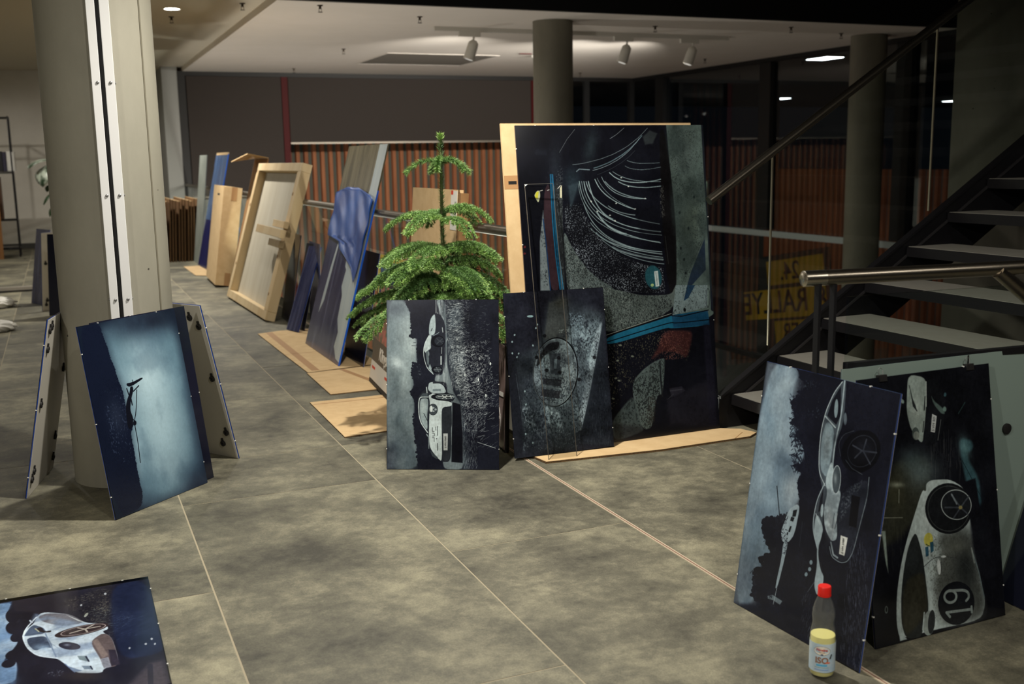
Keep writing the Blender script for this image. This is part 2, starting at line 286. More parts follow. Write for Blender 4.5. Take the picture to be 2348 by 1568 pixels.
# artwork strokes in board coordinates (0..1 across, 0..1 up)
ART = {
 'r1': [
  ('P',[(0.007,1.001),(1.003,1.003),(1.01,0.003),(-0.009,-0.006)],(22,24,36),1,1,0),
  ('P',[(0.007,1.001),(0.28,1.008),(0.234,0.881),(0.409,0.731),(0.386,0.615),(0.422,0.517),(0.305,0.404),(0.293,0.269),(0.172,0.199),(0.183,0.04),(-0.009,-0.006)],(112,134,152),14,1,0),
  ('B',[(0.198,0.917),(0.28,0.922),(0.208,0.764)],(170,190,202),0.75),
  ('B',[(0.349,0.543),(0.419,0.556),(0.353,0.471)],(190,205,215),0.9),
  ('B',[(0.156,0.764),(0.255,0.779),(0.151,0.664)],(135,158,174),0.6),
  ('B',[(0.245,0.639),(0.341,0.655),(0.258,0.592)],(70,86,104),0.6),
  ('B',[(0.046,0.747),(0.114,0.758),(0.042,0.578)],(95,120,140),0.5),
  ('B',[(0.034,0.105),(0.193,0.127),(0.053,-0.02)],(38,48,64),0.85),
  ('B',[(0.109,0.413),(0.228,0.429),(0.106,0.362)],(80,98,116),0.55),
  ('B',[(0.338,0.695),(0.401,0.705),(0.335,0.646)],(165,185,198),0.6),
  ('B',[(0.184,0.462),(0.266,0.478),(0.193,0.43)],(140,162,178),0.5),
  ('C',[(0.007,1.001),(0.28,1.008),(0.266,0.886),(0.409,0.731),(0.386,0.615),(0.422,0.517),(0.305,0.404),(0.293,0.269),(0.172,0.199),(0.183,0.04),(-0.009,-0.006)],(64,80,98),0.45,320,480,20),
  ('C',[(0.007,1.001),(0.28,1.008),(0.266,0.886),(0.409,0.731),(0.386,0.615),(0.422,0.517),(0.305,0.404),(0.293,0.269),(0.172,0.199),(0.183,0.04),(-0.009,-0.006)],(185,202,212),0.3,240,380,20),
  ('P',[(0.246,1.012),(0.488,1.009),(0.512,0.841),(0.554,0.613),(0.559,0.488),(0.432,0.454),(0.415,0.515),(0.374,0.58),(0.401,0.617),(0.321,0.627),(0.415,0.668),(0.384,0.719),(0.308,0.753),(0.35,0.777),(0.251,0.787),(0.289,0.816),(0.239,0.862),(0.28,0.896),(0.358,0.938),(0.283,0.968)],(22,24,36),1.5,1,7),
  ('N',[(0.27,0.959),(0.438,0.964),(0.482,0.837),(0.34,0.8)],(100,118,132),0.14,3,5,0.5,20),
  ('P',[(0.153,0.355),(0.202,0.399),(0.342,0.452),(0.391,0.34),(0.35,0.249),(0.341,0.164),(0.453,0.126),(0.322,0.051),(0.161,0.051),(0.125,0.111),(0.143,0.175),(0.255,0.218),(0.162,0.222),(0.258,0.269),(0.165,0.315)],(22,24,36),2,0.95,9),
  ('P',[(0.43,0.462),(0.559,0.488),(0.543,0.406),(0.594,0.338),(0.708,0.184),(1.037,0.007),(0.175,0.004),(0.355,0.085),(0.338,0.172),(0.379,0.333),(0.43,0.405)],(22,24,36),4,1,0),
  ('P',[(0.404,0.495),(0.428,0.486),(0.416,0.378),(0.379,0.336),(0.33,0.328),(0.308,0.363),(0.335,0.434),(0.354,0.467)],(150,168,180),1.5,1,0),
  ('P',[(0.377,0.341),(0.362,0.243),(0.342,0.148),(0.324,0.139),(0.342,0.263),(0.339,0.333)],(140,158,170),1.2,1,0),
  ('P',[(0.233,0.082),(0.313,0.111),(0.395,0.107),(0.38,0.089),(0.319,0.092)],(95,108,118),1.5,1,0),
  ('S',[(0.339,0.147),(0.328,0.077)],3,(150,165,175),1,1.0),
  ('S',[(0.227,0.53),(0.28,0.423)],7,(26,28,38),1,1.0),
  ('S',[(0.308,0.404),(0.335,0.447)],6,(40,44,54),1,1.0),
  ('P',[(0.38,0.464),(0.41,0.474),(0.407,0.445),(0.379,0.439)],(26,30,38),1,1,0),
  ('P',[(0.371,0.438),(0.399,0.439),(0.392,0.422),(0.368,0.421)],(26,30,38),1,1,0),
  ('P',[(0.373,0.401),(0.386,0.403),(0.38,0.378),(0.364,0.377)],(26,30,38),1,1,0),
  ('P',[(0.356,0.373),(0.368,0.374),(0.364,0.362),(0.354,0.362)],(26,30,38),1,1,0),
  ('S',[(0.462,0.436),(0.465,0.34)],2,(70,78,88),0.6,1.0),
  ('P',[(0.234,0.867),(0.255,0.877),(0.275,0.876),(0.275,0.885),(0.296,0.881),(0.295,0.892),(0.317,0.886),(0.315,0.9),(0.337,0.891),(0.335,0.907),(0.357,0.896),(0.354,0.915),(0.378,0.901),(0.374,0.922),(0.398,0.906),(0.393,0.93),(0.418,0.91),(0.412,0.937),(0.437,0.915),(0.448,0.877),(0.438,0.847),(0.427,0.876),(0.416,0.849),(0.406,0.875),(0.394,0.851),(0.385,0.874),(0.372,0.853),(0.364,0.874),(0.35,0.855),(0.342,0.873),(0.327,0.857),(0.321,0.872),(0.305,0.859),(0.299,0.871),(0.282,0.861),(0.277,0.87),(0.259,0.863)],(22,24,36),1.2,1,0),
  ('P',[(0.251,0.788),(0.271,0.798),(0.292,0.797),(0.291,0.806),(0.312,0.802),(0.311,0.813),(0.333,0.808),(0.331,0.821),(0.353,0.813),(0.351,0.828),(0.373,0.818),(0.371,0.835),(0.394,0.823),(0.39,0.843),(0.414,0.828),(0.409,0.85),(0.434,0.833),(0.429,0.857),(0.453,0.837),(0.464,0.802),(0.453,0.773),(0.443,0.801),(0.431,0.775),(0.422,0.799),(0.409,0.776),(0.401,0.798),(0.387,0.778),(0.38,0.797),(0.365,0.779),(0.358,0.796),(0.343,0.78),(0.337,0.794),(0.32,0.782),(0.315,0.793),(0.298,0.783),(0.293,0.791),(0.275,0.784)],(22,24,36),1.2,1,0),
  ('P',[(0.311,0.743),(0.33,0.752),(0.35,0.752),(0.347,0.759),(0.367,0.756),(0.363,0.765),(0.384,0.761),(0.379,0.771),(0.401,0.765),(0.395,0.778),(0.417,0.769),(0.412,0.784),(0.434,0.774),(0.428,0.791),(0.45,0.778),(0.444,0.797),(0.467,0.782),(0.459,0.803),(0.483,0.787),(0.492,0.756),(0.48,0.731),(0.475,0.755),(0.462,0.732),(0.457,0.754),(0.444,0.733),(0.44,0.753),(0.426,0.735),(0.422,0.752),(0.408,0.736),(0.405,0.75),(0.389,0.737),(0.387,0.749),(0.371,0.738),(0.369,0.748),(0.352,0.739),(0.351,0.747),(0.334,0.74)],(22,24,36),1.2,1,0),
  ('P',[(0.317,0.628),(0.336,0.637),(0.356,0.637),(0.351,0.643),(0.371,0.642),(0.366,0.649),(0.387,0.646),(0.381,0.655),(0.402,0.65),(0.395,0.661),(0.417,0.654),(0.41,0.667),(0.432,0.658),(0.424,0.673),(0.447,0.663),(0.439,0.679),(0.462,0.667),(0.453,0.685),(0.476,0.671),(0.484,0.644),(0.472,0.621),(0.469,0.643),(0.455,0.622),(0.453,0.641),(0.439,0.623),(0.437,0.64),(0.423,0.623),(0.421,0.639),(0.406,0.624),(0.406,0.637),(0.39,0.625),(0.39,0.636),(0.373,0.625),(0.374,0.634),(0.356,0.626),(0.357,0.633),(0.339,0.627)],(22,24,36),1.2,1,0),
  ('P',[(0.275,0.913),(0.294,0.921),(0.314,0.921),(0.309,0.927),(0.329,0.924),(0.323,0.933),(0.344,0.928),(0.338,0.939),(0.359,0.932),(0.353,0.944),(0.375,0.935),(0.367,0.95),(0.39,0.939),(0.382,0.956),(0.405,0.943),(0.396,0.962),(0.419,0.946),(0.41,0.967),(0.434,0.95),(0.443,0.919),(0.431,0.895),(0.427,0.919),(0.415,0.897),(0.412,0.918),(0.398,0.898),(0.396,0.918),(0.382,0.9),(0.38,0.918),(0.365,0.902),(0.364,0.917),(0.348,0.904),(0.348,0.917),(0.331,0.906),(0.331,0.916),(0.314,0.908),(0.315,0.916),(0.297,0.909)],(22,24,36),1.2,1,0),
  ('P',[(0.374,0.572),(0.391,0.58),(0.411,0.581),(0.403,0.585),(0.423,0.585),(0.414,0.591),(0.434,0.588),(0.425,0.596),(0.446,0.592),(0.436,0.601),(0.457,0.595),(0.447,0.606),(0.469,0.599),(0.458,0.611),(0.48,0.602),(0.469,0.616),(0.492,0.606),(0.48,0.621),(0.503,0.609),(0.51,0.585),(0.497,0.564),(0.498,0.584),(0.484,0.565),(0.486,0.583),(0.472,0.566),(0.474,0.582),(0.459,0.566),(0.461,0.581),(0.446,0.567),(0.449,0.58),(0.433,0.568),(0.437,0.579),(0.42,0.569),(0.424,0.578),(0.407,0.57),(0.412,0.577),(0.394,0.571)],(22,24,36),1.2,1,0),
  ('P',[(0.363,0.695),(0.38,0.703),(0.399,0.703),(0.39,0.707),(0.409,0.706),(0.399,0.712),(0.419,0.709),(0.409,0.717),(0.429,0.712),(0.418,0.721),(0.439,0.715),(0.427,0.726),(0.449,0.718),(0.437,0.731),(0.459,0.721),(0.446,0.735),(0.468,0.724),(0.455,0.74),(0.478,0.727),(0.485,0.703),(0.472,0.682),(0.475,0.703),(0.461,0.684),(0.464,0.702),(0.45,0.685),(0.454,0.702),(0.439,0.686),(0.443,0.701),(0.428,0.688),(0.433,0.701),(0.417,0.689),(0.422,0.7),(0.405,0.691),(0.411,0.7),(0.394,0.692),(0.401,0.699),(0.383,0.693)],(22,24,36),1.2,1,0),
  ('P',[(0.42,0.524),(0.438,0.532),(0.457,0.533),(0.447,0.537),(0.466,0.537),(0.456,0.541),(0.476,0.54),(0.466,0.546),(0.486,0.543),(0.475,0.551),(0.496,0.546),(0.485,0.555),(0.506,0.549),(0.494,0.56),(0.515,0.552),(0.503,0.564),(0.525,0.555),(0.513,0.569),(0.535,0.559),(0.541,0.537),(0.527,0.517),(0.531,0.536),(0.517,0.518),(0.52,0.535),(0.506,0.519),(0.51,0.534),(0.495,0.52),(0.5,0.533),(0.484,0.521),(0.489,0.533),(0.473,0.521),(0.479,0.532),(0.462,0.522),(0.468,0.531),(0.451,0.523),(0.458,0.53),(0.44,0.524)],(22,24,36),1.2,1,0),
  ('E',[(0.225,0.352),(0.247,0.355),(0.223,0.34)],(22,24,36),1.5,1),
  ('E',[(0.204,0.376),(0.218,0.376),(0.202,0.363)],(22,24,36),1.5,1),
  ('E',[(0.218,0.359),(0.243,0.361),(0.216,0.346)],(22,24,36),1.5,1),
  ('E',[(0.178,0.348),(0.197,0.349),(0.176,0.339)],(22,24,36),1.5,1),
  ('E',[(0.239,0.393),(0.253,0.393),(0.236,0.385)],(22,24,36),1.5,1),
  ('E',[(0.252,0.355),(0.266,0.355),(0.25,0.345)],(22,24,36),1.5,1),
  ('E',[(0.218,0.399),(0.238,0.401),(0.216,0.387)],(22,24,36),1.5,1),
  ('E',[(0.166,0.378),(0.19,0.38),(0.164,0.366)],(22,24,36),1.5,1),
  ('E',[(0.18,0.348),(0.206,0.351),(0.177,0.339)],(22,24,36),1.5,1),
  ('E',[(0.227,0.381),(0.244,0.382),(0.225,0.368)],(22,24,36),1.5,1),
  ('E',[(0.235,0.347),(0.259,0.35),(0.233,0.337)],(22,24,36),1.5,1),
  ('E',[(0.174,0.35),(0.203,0.354),(0.172,0.339)],(22,24,36),1.5,1),
  ('E',[(0.179,0.369),(0.198,0.37),(0.177,0.357)],(22,24,36),1.5,1),
  ('E',[(0.185,0.393),(0.205,0.394),(0.182,0.384)],(22,24,36),1.5,1),
  ('E',[(0.201,0.385),(0.228,0.388),(0.198,0.377)],(22,24,36),1.5,1),
  ('E',[(0.205,0.383),(0.234,0.387),(0.203,0.373)],(22,24,36),1.5,1),
  ('E',[(0.214,0.364),(0.239,0.367),(0.211,0.356)],(22,24,36),1.5,1),
  ('E',[(0.209,0.364),(0.226,0.365),(0.206,0.357)],(22,24,36),1.5,1),
  ('E',[(0.209,0.346),(0.225,0.347),(0.206,0.338)],(22,24,36),1.5,1),
  ('E',[(0.173,0.379),(0.197,0.382),(0.171,0.368)],(22,24,36),1.5,1),
  ('E',[(0.161,0.37),(0.182,0.372),(0.159,0.36)],(22,24,36),1.5,1),
  ('E',[(0.247,0.379),(0.262,0.38),(0.244,0.371)],(22,24,36),1.5,1),
  ('E',[(0.206,0.374),(0.225,0.375),(0.204,0.362)],(22,24,36),1.5,1),
  ('E',[(0.213,0.357),(0.227,0.357),(0.211,0.345)],(22,24,36),1.5,1),
  ('E',[(0.201,0.342),(0.225,0.345),(0.199,0.33)],(22,24,36),1.5,1),
  ('E',[(0.177,0.359),(0.206,0.363),(0.174,0.351)],(22,24,36),1.5,1),
  ('E',[(0.219,0.33),(0.246,0.334),(0.217,0.32)],(22,24,36),1.5,1),
  ('E',[(0.226,0.301),(0.244,0.303),(0.223,0.29)],(22,24,36),1.5,1),
  ('E',[(0.236,0.308),(0.256,0.31),(0.234,0.297)],(22,24,36),1.5,1),
  ('E',[(0.277,0.322),(0.305,0.325),(0.275,0.31)],(22,24,36),1.5,1),
  ('E',[(0.284,0.321),(0.301,0.323),(0.281,0.314)],(22,24,36),1.5,1),
  ('E',[(0.234,0.326),(0.256,0.329),(0.232,0.315)],(22,24,36),1.5,1),
  ('E',[(0.233,0.323),(0.258,0.327),(0.23,0.316)],(22,24,36),1.5,1),
  ('E',[(0.215,0.325),(0.229,0.326),(0.213,0.314)],(22,24,36),1.5,1),
  ('E',[(0.258,0.299),(0.286,0.303),(0.256,0.288)],(22,24,36),1.5,1),
  ('E',[(0.264,0.309),(0.286,0.311),(0.262,0.298)],(22,24,36),1.5,1),
  ('E',[(0.249,0.299),(0.263,0.3),(0.246,0.29)],(22,24,36),1.5,1),
  ('E',[(0.249,0.304),(0.27,0.306),(0.247,0.294)],(22,24,36),1.5,1),
  ('E',[(0.244,0.294),(0.259,0.295),(0.241,0.286)],(22,24,36),1.5,1),
  ('E',[(0.216,0.327),(0.235,0.329),(0.215,0.314)],(22,24,36),1.5,1),
  ('E',[(0.246,0.255),(0.262,0.256),(0.244,0.244)],(22,24,36),1.5,1),
  ('E',[(0.226,0.241),(0.254,0.246),(0.224,0.228)],(22,24,36),1.5,1),
  ('E',[(0.228,0.215),(0.242,0.216),(0.226,0.205)],(22,24,36),1.5,1),
  ('E',[(0.213,0.212),(0.242,0.217),(0.21,0.203)],(22,24,36),1.5,1),
  ('E',[(0.25,0.247),(0.266,0.248),(0.248,0.236)],(22,24,36),1.5,1),
  ('E',[(0.195,0.232),(0.222,0.236),(0.192,0.221)],(22,24,36),1.5,1),
  ('E',[(0.184,0.219),(0.205,0.221),(0.182,0.207)],(22,24,36),1.5,1),
  ('E',[(0.219,0.232),(0.243,0.235),(0.217,0.223)],(22,24,36),1.5,1),
  ('E',[(0.247,0.224),(0.275,0.228),(0.245,0.212)],(22,24,36),1.5,1),
  ('E',[(0.173,0.227),(0.192,0.229),(0.169,0.22)],(22,24,36),1.5,1),
  ('E',[(0.223,0.25),(0.25,0.254),(0.221,0.239)],(22,24,36),1.5,1),
  ('E',[(0.173,0.225),(0.189,0.226),(0.171,0.214)],(22,24,36),1.5,1),
  ('E',[(0.253,0.232),(0.267,0.233),(0.251,0.222)],(22,24,36),1.5,1),
  ('E',[(0.271,0.254),(0.299,0.258),(0.268,0.247)],(22,24,36),1.5,1),
  ('E',[(0.281,0.243),(0.298,0.245),(0.279,0.233)],(22,24,36),1.5,1),
  ('E',[(0.23,0.231),(0.257,0.235),(0.229,0.219)],(22,24,36),1.5,1),
  ('E',[(0.284,0.239),(0.299,0.24),(0.282,0.228)],(22,24,36),1.5,1),
  ('E',[(0.275,0.229),(0.301,0.233),(0.273,0.217)],(22,24,36),1.5,1),
  ('E',[(0.233,0.239),(0.252,0.241),(0.231,0.229)],(22,24,36),1.5,1),
  ('E',[(0.273,0.23),(0.288,0.231),(0.27,0.221)],(22,24,36),1.5,1),
  ('E',[(0.22,0.141),(0.237,0.142),(0.217,0.133)],(22,24,36),1.5,1),
  ('E',[(0.155,0.145),(0.18,0.149),(0.152,0.138)],(22,24,36),1.5,1),
  ('E',[(0.206,0.182),(0.235,0.186),(0.204,0.17)],(22,24,36),1.5,1),
  ('E',[(0.252,0.164),(0.266,0.165),(0.249,0.156)],(22,24,36),1.5,1),
  ('E',[(0.209,0.17),(0.223,0.171),(0.206,0.162)],(22,24,36),1.5,1),
  ('E',[(0.197,0.157),(0.213,0.158),(0.195,0.144)],(22,24,36),1.5,1),
  ('E',[(0.2,0.136),(0.222,0.139),(0.198,0.123)],(22,24,36),1.5,1),
  ('E',[(0.169,0.178),(0.192,0.181),(0.167,0.168)],(22,24,36),1.5,1),
  ('E',[(0.232,0.143),(0.247,0.144),(0.229,0.134)],(22,24,36),1.5,1),
  ('E',[(0.148,0.159),(0.172,0.162),(0.145,0.15)],(22,24,36),1.5,1),
  ('E',[(0.196,0.161),(0.221,0.165),(0.194,0.149)],(22,24,36),1.5,1),
  ('E',[(0.198,0.165),(0.222,0.168),(0.195,0.157)],(22,24,36),1.5,1),
  ('E',[(0.179,0.132),(0.202,0.135),(0.178,0.119)],(22,24,36),1.5,1),
  ('E',[(0.252,0.18),(0.266,0.181),(0.25,0.17)],(22,24,36),1.5,1),
  ('E',[(0.223,0.142),(0.252,0.147),(0.22,0.134)],(22,24,36),1.5,1),
  ('E',[(0.216,0.182),(0.234,0.184),(0.213,0.175)],(22,24,36),1.5,1),
  ('E',[(0.249,0.181),(0.276,0.185),(0.247,0.17)],(22,24,36),1.5,1),
  ('E',[(0.26,0.148),(0.287,0.152),(0.258,0.136)],(22,24,36),1.5,1),
  ('E',[(0.169,0.184),(0.198,0.189),(0.166,0.176)],(22,24,36),1.5,1),
  ('E',[(0.224,0.199),(0.249,0.203),(0.221,0.19)],(22,24,36),1.5,1),
  ('E',[(0.221,0.137),(0.248,0.141),(0.218,0.128)],(22,24,36),1.5,1),
  ('E',[(0.151,0.161),(0.175,0.164),(0.148,0.152)],(22,24,36),1.5,1),
  ('E',[(0.222,0.188),(0.237,0.189),(0.219,0.18)],(22,24,36),1.5,1),
  ('E',[(0.235,0.197),(0.255,0.2),(0.233,0.187)],(22,24,36),1.5,1),
  ('E',[(0.213,0.169),(0.242,0.174),(0.211,0.16)],(22,24,36),1.5,1),
  ('E',[(0.266,0.151),(0.293,0.155),(0.263,0.144)],(22,24,36),1.5,1),
  ('E',[(0.141,0.157),(0.159,0.159),(0.138,0.149)],(22,24,36),1.5,1),
  ('E',[(0.217,0.144),(0.236,0.146),(0.215,0.131)],(22,24,36),1.5,1),
  ('E',[(0.154,0.173),(0.179,0.176),(0.152,0.162)],(22,24,36),1.5,1),
  ('E',[(0.184,0.134),(0.206,0.137),(0.182,0.122)],(22,24,36),1.5,1),
  ('E',[(0.24,0.101),(0.259,0.103),(0.239,0.089)],(22,24,36),1.5,1),
  ('E',[(0.231,0.12),(0.255,0.123),(0.23,0.107)],(22,24,36),1.5,1),
  ('E',[(0.231,0.078),(0.248,0.08),(0.228,0.069)],(22,24,36),1.5,1),
  ('E',[(0.252,0.085),(0.279,0.089),(0.251,0.072)],(22,24,36),1.5,1),
  ('E',[(0.152,0.089),(0.17,0.091),(0.15,0.078)],(22,24,36),1.5,1),
  ('E',[(0.202,0.099),(0.229,0.103),(0.2,0.087)],(22,24,36),1.5,1),
  ('E',[(0.252,0.111),(0.279,0.115),(0.249,0.1)],(22,24,36),1.5,1),
  ('E',[(0.171,0.104),(0.2,0.109),(0.169,0.093)],(22,24,36),1.5,1),
  ('E',[(0.227,0.104),(0.247,0.107),(0.225,0.091)],(22,24,36),1.5,1),
  ('E',[(0.21,0.102),(0.239,0.107),(0.208,0.09)],(22,24,36),1.5,1),
  ('E',[(0.214,0.069),(0.231,0.071),(0.212,0.057)],(22,24,36),1.5,1),
  ('E',[(0.246,0.099),(0.275,0.104),(0.244,0.089)],(22,24,36),1.5,1),
  ('E',[(0.153,0.069),(0.18,0.073),(0.149,0.061)],(22,24,36),1.5,1),
  ('E',[(0.155,0.072),(0.18,0.075),(0.152,0.064)],(22,24,36),1.5,1),
  ('E',[(0.177,0.077),(0.196,0.08),(0.174,0.069)],(22,24,36),1.5,1),
  ('E',[(0.256,0.108),(0.275,0.111),(0.253,0.098)],(22,24,36),1.5,1),
  ('E',[(0.205,0.099),(0.234,0.104),(0.202,0.091)],(22,24,36),1.5,1),
  ('E',[(0.227,0.103),(0.241,0.104),(0.225,0.091)],(22,24,36),1.5,1),
  ('P',[(0.608,0.999),(0.634,1.0),(0.655,0.847),(0.619,0.765),(0.625,0.681),(0.71,0.604),(0.729,0.431),(0.687,0.41),(0.63,0.448),(0.605,0.545),(0.531,0.641),(0.507,0.739),(0.516,0.857),(0.543,0.923)],(70,80,90),2,1,0),
  ('P',[(0.601,0.977),(0.627,0.869),(0.606,0.832),(0.532,0.856),(0.553,0.917)],(20,22,32),1.5,1,0),
  ('P',[(0.533,0.84),(0.601,0.816),(0.604,0.7),(0.593,0.628),(0.537,0.653),(0.515,0.763)],(120,140,152),3,1,0),
  ('B',[(0.562,0.748),(0.594,0.745),(0.568,0.686)],(165,182,190),0.7),
  ('P',[(0.607,0.701),(0.633,0.671),(0.668,0.603),(0.711,0.6),(0.699,0.509),(0.73,0.427),(0.69,0.409),(0.63,0.448),(0.603,0.513),(0.614,0.578),(0.584,0.619)],(165,184,194),2,1,0),
  ('B',[(0.662,0.478),(0.691,0.484),(0.677,0.427)],(195,208,214),0.7),
  ('S',[(0.606,0.993),(0.559,0.948),(0.519,0.873),(0.504,0.801),(0.51,0.723),(0.531,0.641),(0.589,0.6)],5,(180,196,204),1,1.0),
  ('S',[(0.52,0.852),(0.602,0.822)],8,(165,182,190),1,1.0),
  ('S',[(0.621,1.001),(0.632,0.866),(0.616,0.764),(0.622,0.68)],9,(165,184,194),0.9,2),
  ('E',[(0.589,0.891),(0.602,0.893),(0.595,0.857)],(130,150,160),1.2,1),
  ('E',[(0.663,0.863),(0.674,0.865),(0.669,0.841)],(120,138,150),3,0.7),
  ('E',[(0.663,0.637),(0.693,0.635),(0.668,0.586)],(62,72,80),1.2,1),
  ('R',[(0.663,0.637),(0.693,0.635),(0.668,0.586)],3,(180,195,202),1),
  ('B',[(0.654,0.64),(0.666,0.642),(0.66,0.621)],(150,165,172),0.7),
  ('S',[(0.683,0.514),(0.683,0.459)],3,(30,34,42),1,1.0),
  ('S',[(0.711,0.519),(0.703,0.46)],3,(30,34,42),1,1.0),
  ('S',[(0.704,0.518),(0.686,0.413)],3,(210,220,226),1,1.0),
  ('P',[(0.713,0.601),(0.88,0.685),(0.885,0.607),(0.871,0.507),(0.847,0.4),(0.795,0.353),(0.718,0.354),(0.691,0.407),(0.73,0.427),(0.702,0.51)],(36,40,52),2,1,0),
  ('N',[(0.713,0.601),(0.838,0.666),(0.832,0.635),(0.75,0.512),(0.726,0.492)],(110,122,132),0.4,3,4,0.8,8),
  ('S',[(0.88,0.685),(0.888,0.615),(0.868,0.518),(0.848,0.404),(0.819,0.363),(0.775,0.348),(0.708,0.355),(0.683,0.389)],4,(125,140,150),1,1.0),
  ('S',[(0.813,0.601),(0.802,0.485)],3,(80,90,98),0.8,1.0),
  ('P',[(0.783,0.603),(0.84,0.606),(0.846,0.494),(0.793,0.491)],(14,15,22),2,1,0),
  ('S',[(0.688,0.406),(0.717,0.366),(0.749,0.362)],10,(165,184,194),0.8,3),
  ('P',[(0.749,0.446),(0.798,0.447),(0.794,0.379),(0.756,0.378)],(205,210,208),1,1,0),
  ('E',[(0.798,0.765),(0.928,0.791),(0.808,0.689)],(11,12,18),3,1),
  ('R',[(0.806,0.767),(0.899,0.785),(0.813,0.711)],4,(40,44,54),1),
  ('L',[(0.231,0.889),(0.35,0.937),(0.43,0.726),(0.336,0.703)],200,34,7,(22,24,36),0.9,0.4,1.4),
  ('L',[(0.256,0.804),(0.336,0.815),(0.417,0.62),(0.331,0.605)],90,36,7,(22,24,36),0.9,0.2,1.2),
  ('L',[(0.148,0.371),(0.344,0.444),(0.373,0.287),(0.18,0.293)],150,16,5,(22,24,36),0.9,0.2,1.6),
  ('L',[(0.111,0.158),(0.281,0.249),(0.354,0.117),(0.178,0.055)],150,16,5,(22,24,36),0.9,0.2,1.6),
  ('S',[(0.667,0.726),(0.64,0.768),(0.667,0.807),(0.734,0.83)],3,(90,100,110),0.8,1.0),
  ('S',[(0.707,0.718),(0.757,0.696),(0.832,0.687)],3,(90,100,110),0.8,1.0),
  ('S',[(0.808,0.769),(0.904,0.778)],8,(66,72,84),0.9,2),
  ('S',[(0.815,0.77),(0.875,0.732)],8,(66,72,84),0.9,2),
  ('S',[(0.808,0.769),(0.741,0.778)],8,(66,72,84),0.9,2),
  ('S',[(0.815,0.77),(0.827,0.813)],8,(66,72,84),0.9,2),
  ('S',[(0.808,0.769),(0.767,0.736)],8,(66,72,84),0.9,2),
  ('B',[(0.821,0.775),(0.901,0.788),(0.833,0.732)],(40,44,56),0.5),
  ('C',[(0.517,0.842),(0.855,0.855),(0.97,0.394),(0.618,0.391)],(10,12,20),0.35,90,90,30),
  ('P',[(0.584,0.609),(0.56,0.567),(0.539,0.468),(0.554,0.408),(0.598,0.362),(0.615,0.429),(0.602,0.513)],(60,68,78),1.5,1,0),
  ('P',[(0.569,0.486),(0.621,0.446),(0.615,0.402),(0.599,0.359),(0.555,0.408),(0.553,0.475)],(150,168,178),2,1,0),
  ('S',[(0.584,0.609),(0.547,0.541),(0.538,0.468),(0.551,0.416),(0.602,0.359)],5,(160,178,188),1,1.0),
  ('P',[(0.581,0.587),(0.593,0.511),(0.567,0.494),(0.566,0.545)],(24,26,36),1.5,1,0),
  ('E',[(0.593,0.507),(0.603,0.509),(0.597,0.483)],(150,168,178),1.2,1),
  ('S',[(0.552,0.487),(0.593,0.452)],4,(180,195,202),1,1.0),
  ('P',[(0.605,0.427),(0.608,0.341),(0.648,0.287),(0.672,0.277),(0.676,0.243),(0.648,0.189),(0.612,0.223),(0.615,0.303),(0.595,0.362)],(150,168,178),2,1,0),
  ('S',[(0.639,0.317),(0.667,0.276)],3,(40,44,54),1,1.0),
  ('S',[(0.615,0.24),(0.574,0.189)],3,(90,100,110),0.8,1.0),
  ('E',[(0.568,0.302),(0.579,0.303),(0.568,0.293)],(120,140,152),1.2,1),
  ('E',[(0.545,0.25),(0.556,0.251),(0.544,0.242)],(120,140,152),1.2,1),
  ('E',[(0.565,0.275),(0.576,0.276),(0.564,0.267)],(120,140,152),1.2,1),
  ('L',[(0.828,0.445),(0.898,0.453),(0.978,0.366),(0.99,0.324),(1.007,0.013),(0.866,0.002),(0.836,0.21)],420,26,1.6,(120,128,150),0.5,1.75,0.12),
  ('L',[(0.523,0.169),(0.598,0.188),(0.647,0.017),(0.582,0.023)],40,30,1.5,(120,130,145),0.5,1.4,0.2),
 ],
 'r2': [
  ('P',[(-0.006,0.999),(1.008,1.002),(1.002,0.002),(-0.007,0.0)],(20,21,26),1,1,0),
  ('P',[(0.182,0.678),(0.494,0.679),(0.47,0.507),(0.226,0.388),(0.099,0.374),(0.081,0.447)],(50,52,42),30,0.9,0),
  ('B',[(0.429,0.627),(0.558,0.616),(0.42,0.563)],(110,128,132),0.75),
  ('B',[(0.222,0.56),(0.305,0.552),(0.21,0.476)],(70,70,52),0.7),
  ('B',[(0.35,0.678),(0.435,0.67),(0.344,0.635)],(60,74,76),0.7),
  ('L',[(0.501,0.737),(0.735,0.725),(0.729,0.571),(0.482,0.593)],60,90,2,(120,122,122),0.35,1.5,0.06),
  ('P',[(0.373,0.999),(0.512,0.975),(0.493,0.868),(0.452,0.741),(0.432,0.732),(0.365,0.788),(0.342,0.858),(0.352,0.921)],(150,165,160),3,1,0),
  ('B',[(0.419,0.866),(0.461,0.863),(0.413,0.823)],(190,202,196),0.6),
  ('P',[(0.381,0.926),(0.413,0.874),(0.42,0.852),(0.391,0.875)],(40,44,46),2,1,0),
  ('S',[(0.374,0.956),(0.394,0.897),(0.42,0.855)],5,(50,54,56),1,1.0),
  ('P',[(0.505,0.974),(0.605,0.962),(0.648,0.849),(0.573,0.731),(0.498,0.712),(0.443,0.731),(0.487,0.839)],(24,26,30),4,1,0),
  ('S',[(0.503,0.961),(0.491,0.868)],6,(180,192,188),1,1.0),
  ('S',[(0.487,0.905),(0.474,0.855)],7,(30,32,34),1,1.0),
  ('S',[(0.466,0.812),(0.452,0.773)],6,(30,32,34),1,1.0),
  ('E',[(0.398,0.771),(0.423,0.763),(0.39,0.748)],(70,80,78),1.2,1),
  ('E',[(0.404,0.763),(0.427,0.757),(0.397,0.748)],(150,158,150),3,0.7),
  ('P',[(0.532,0.836),(0.566,0.825),(0.543,0.763),(0.512,0.769)],(190,196,196),1,1,0),
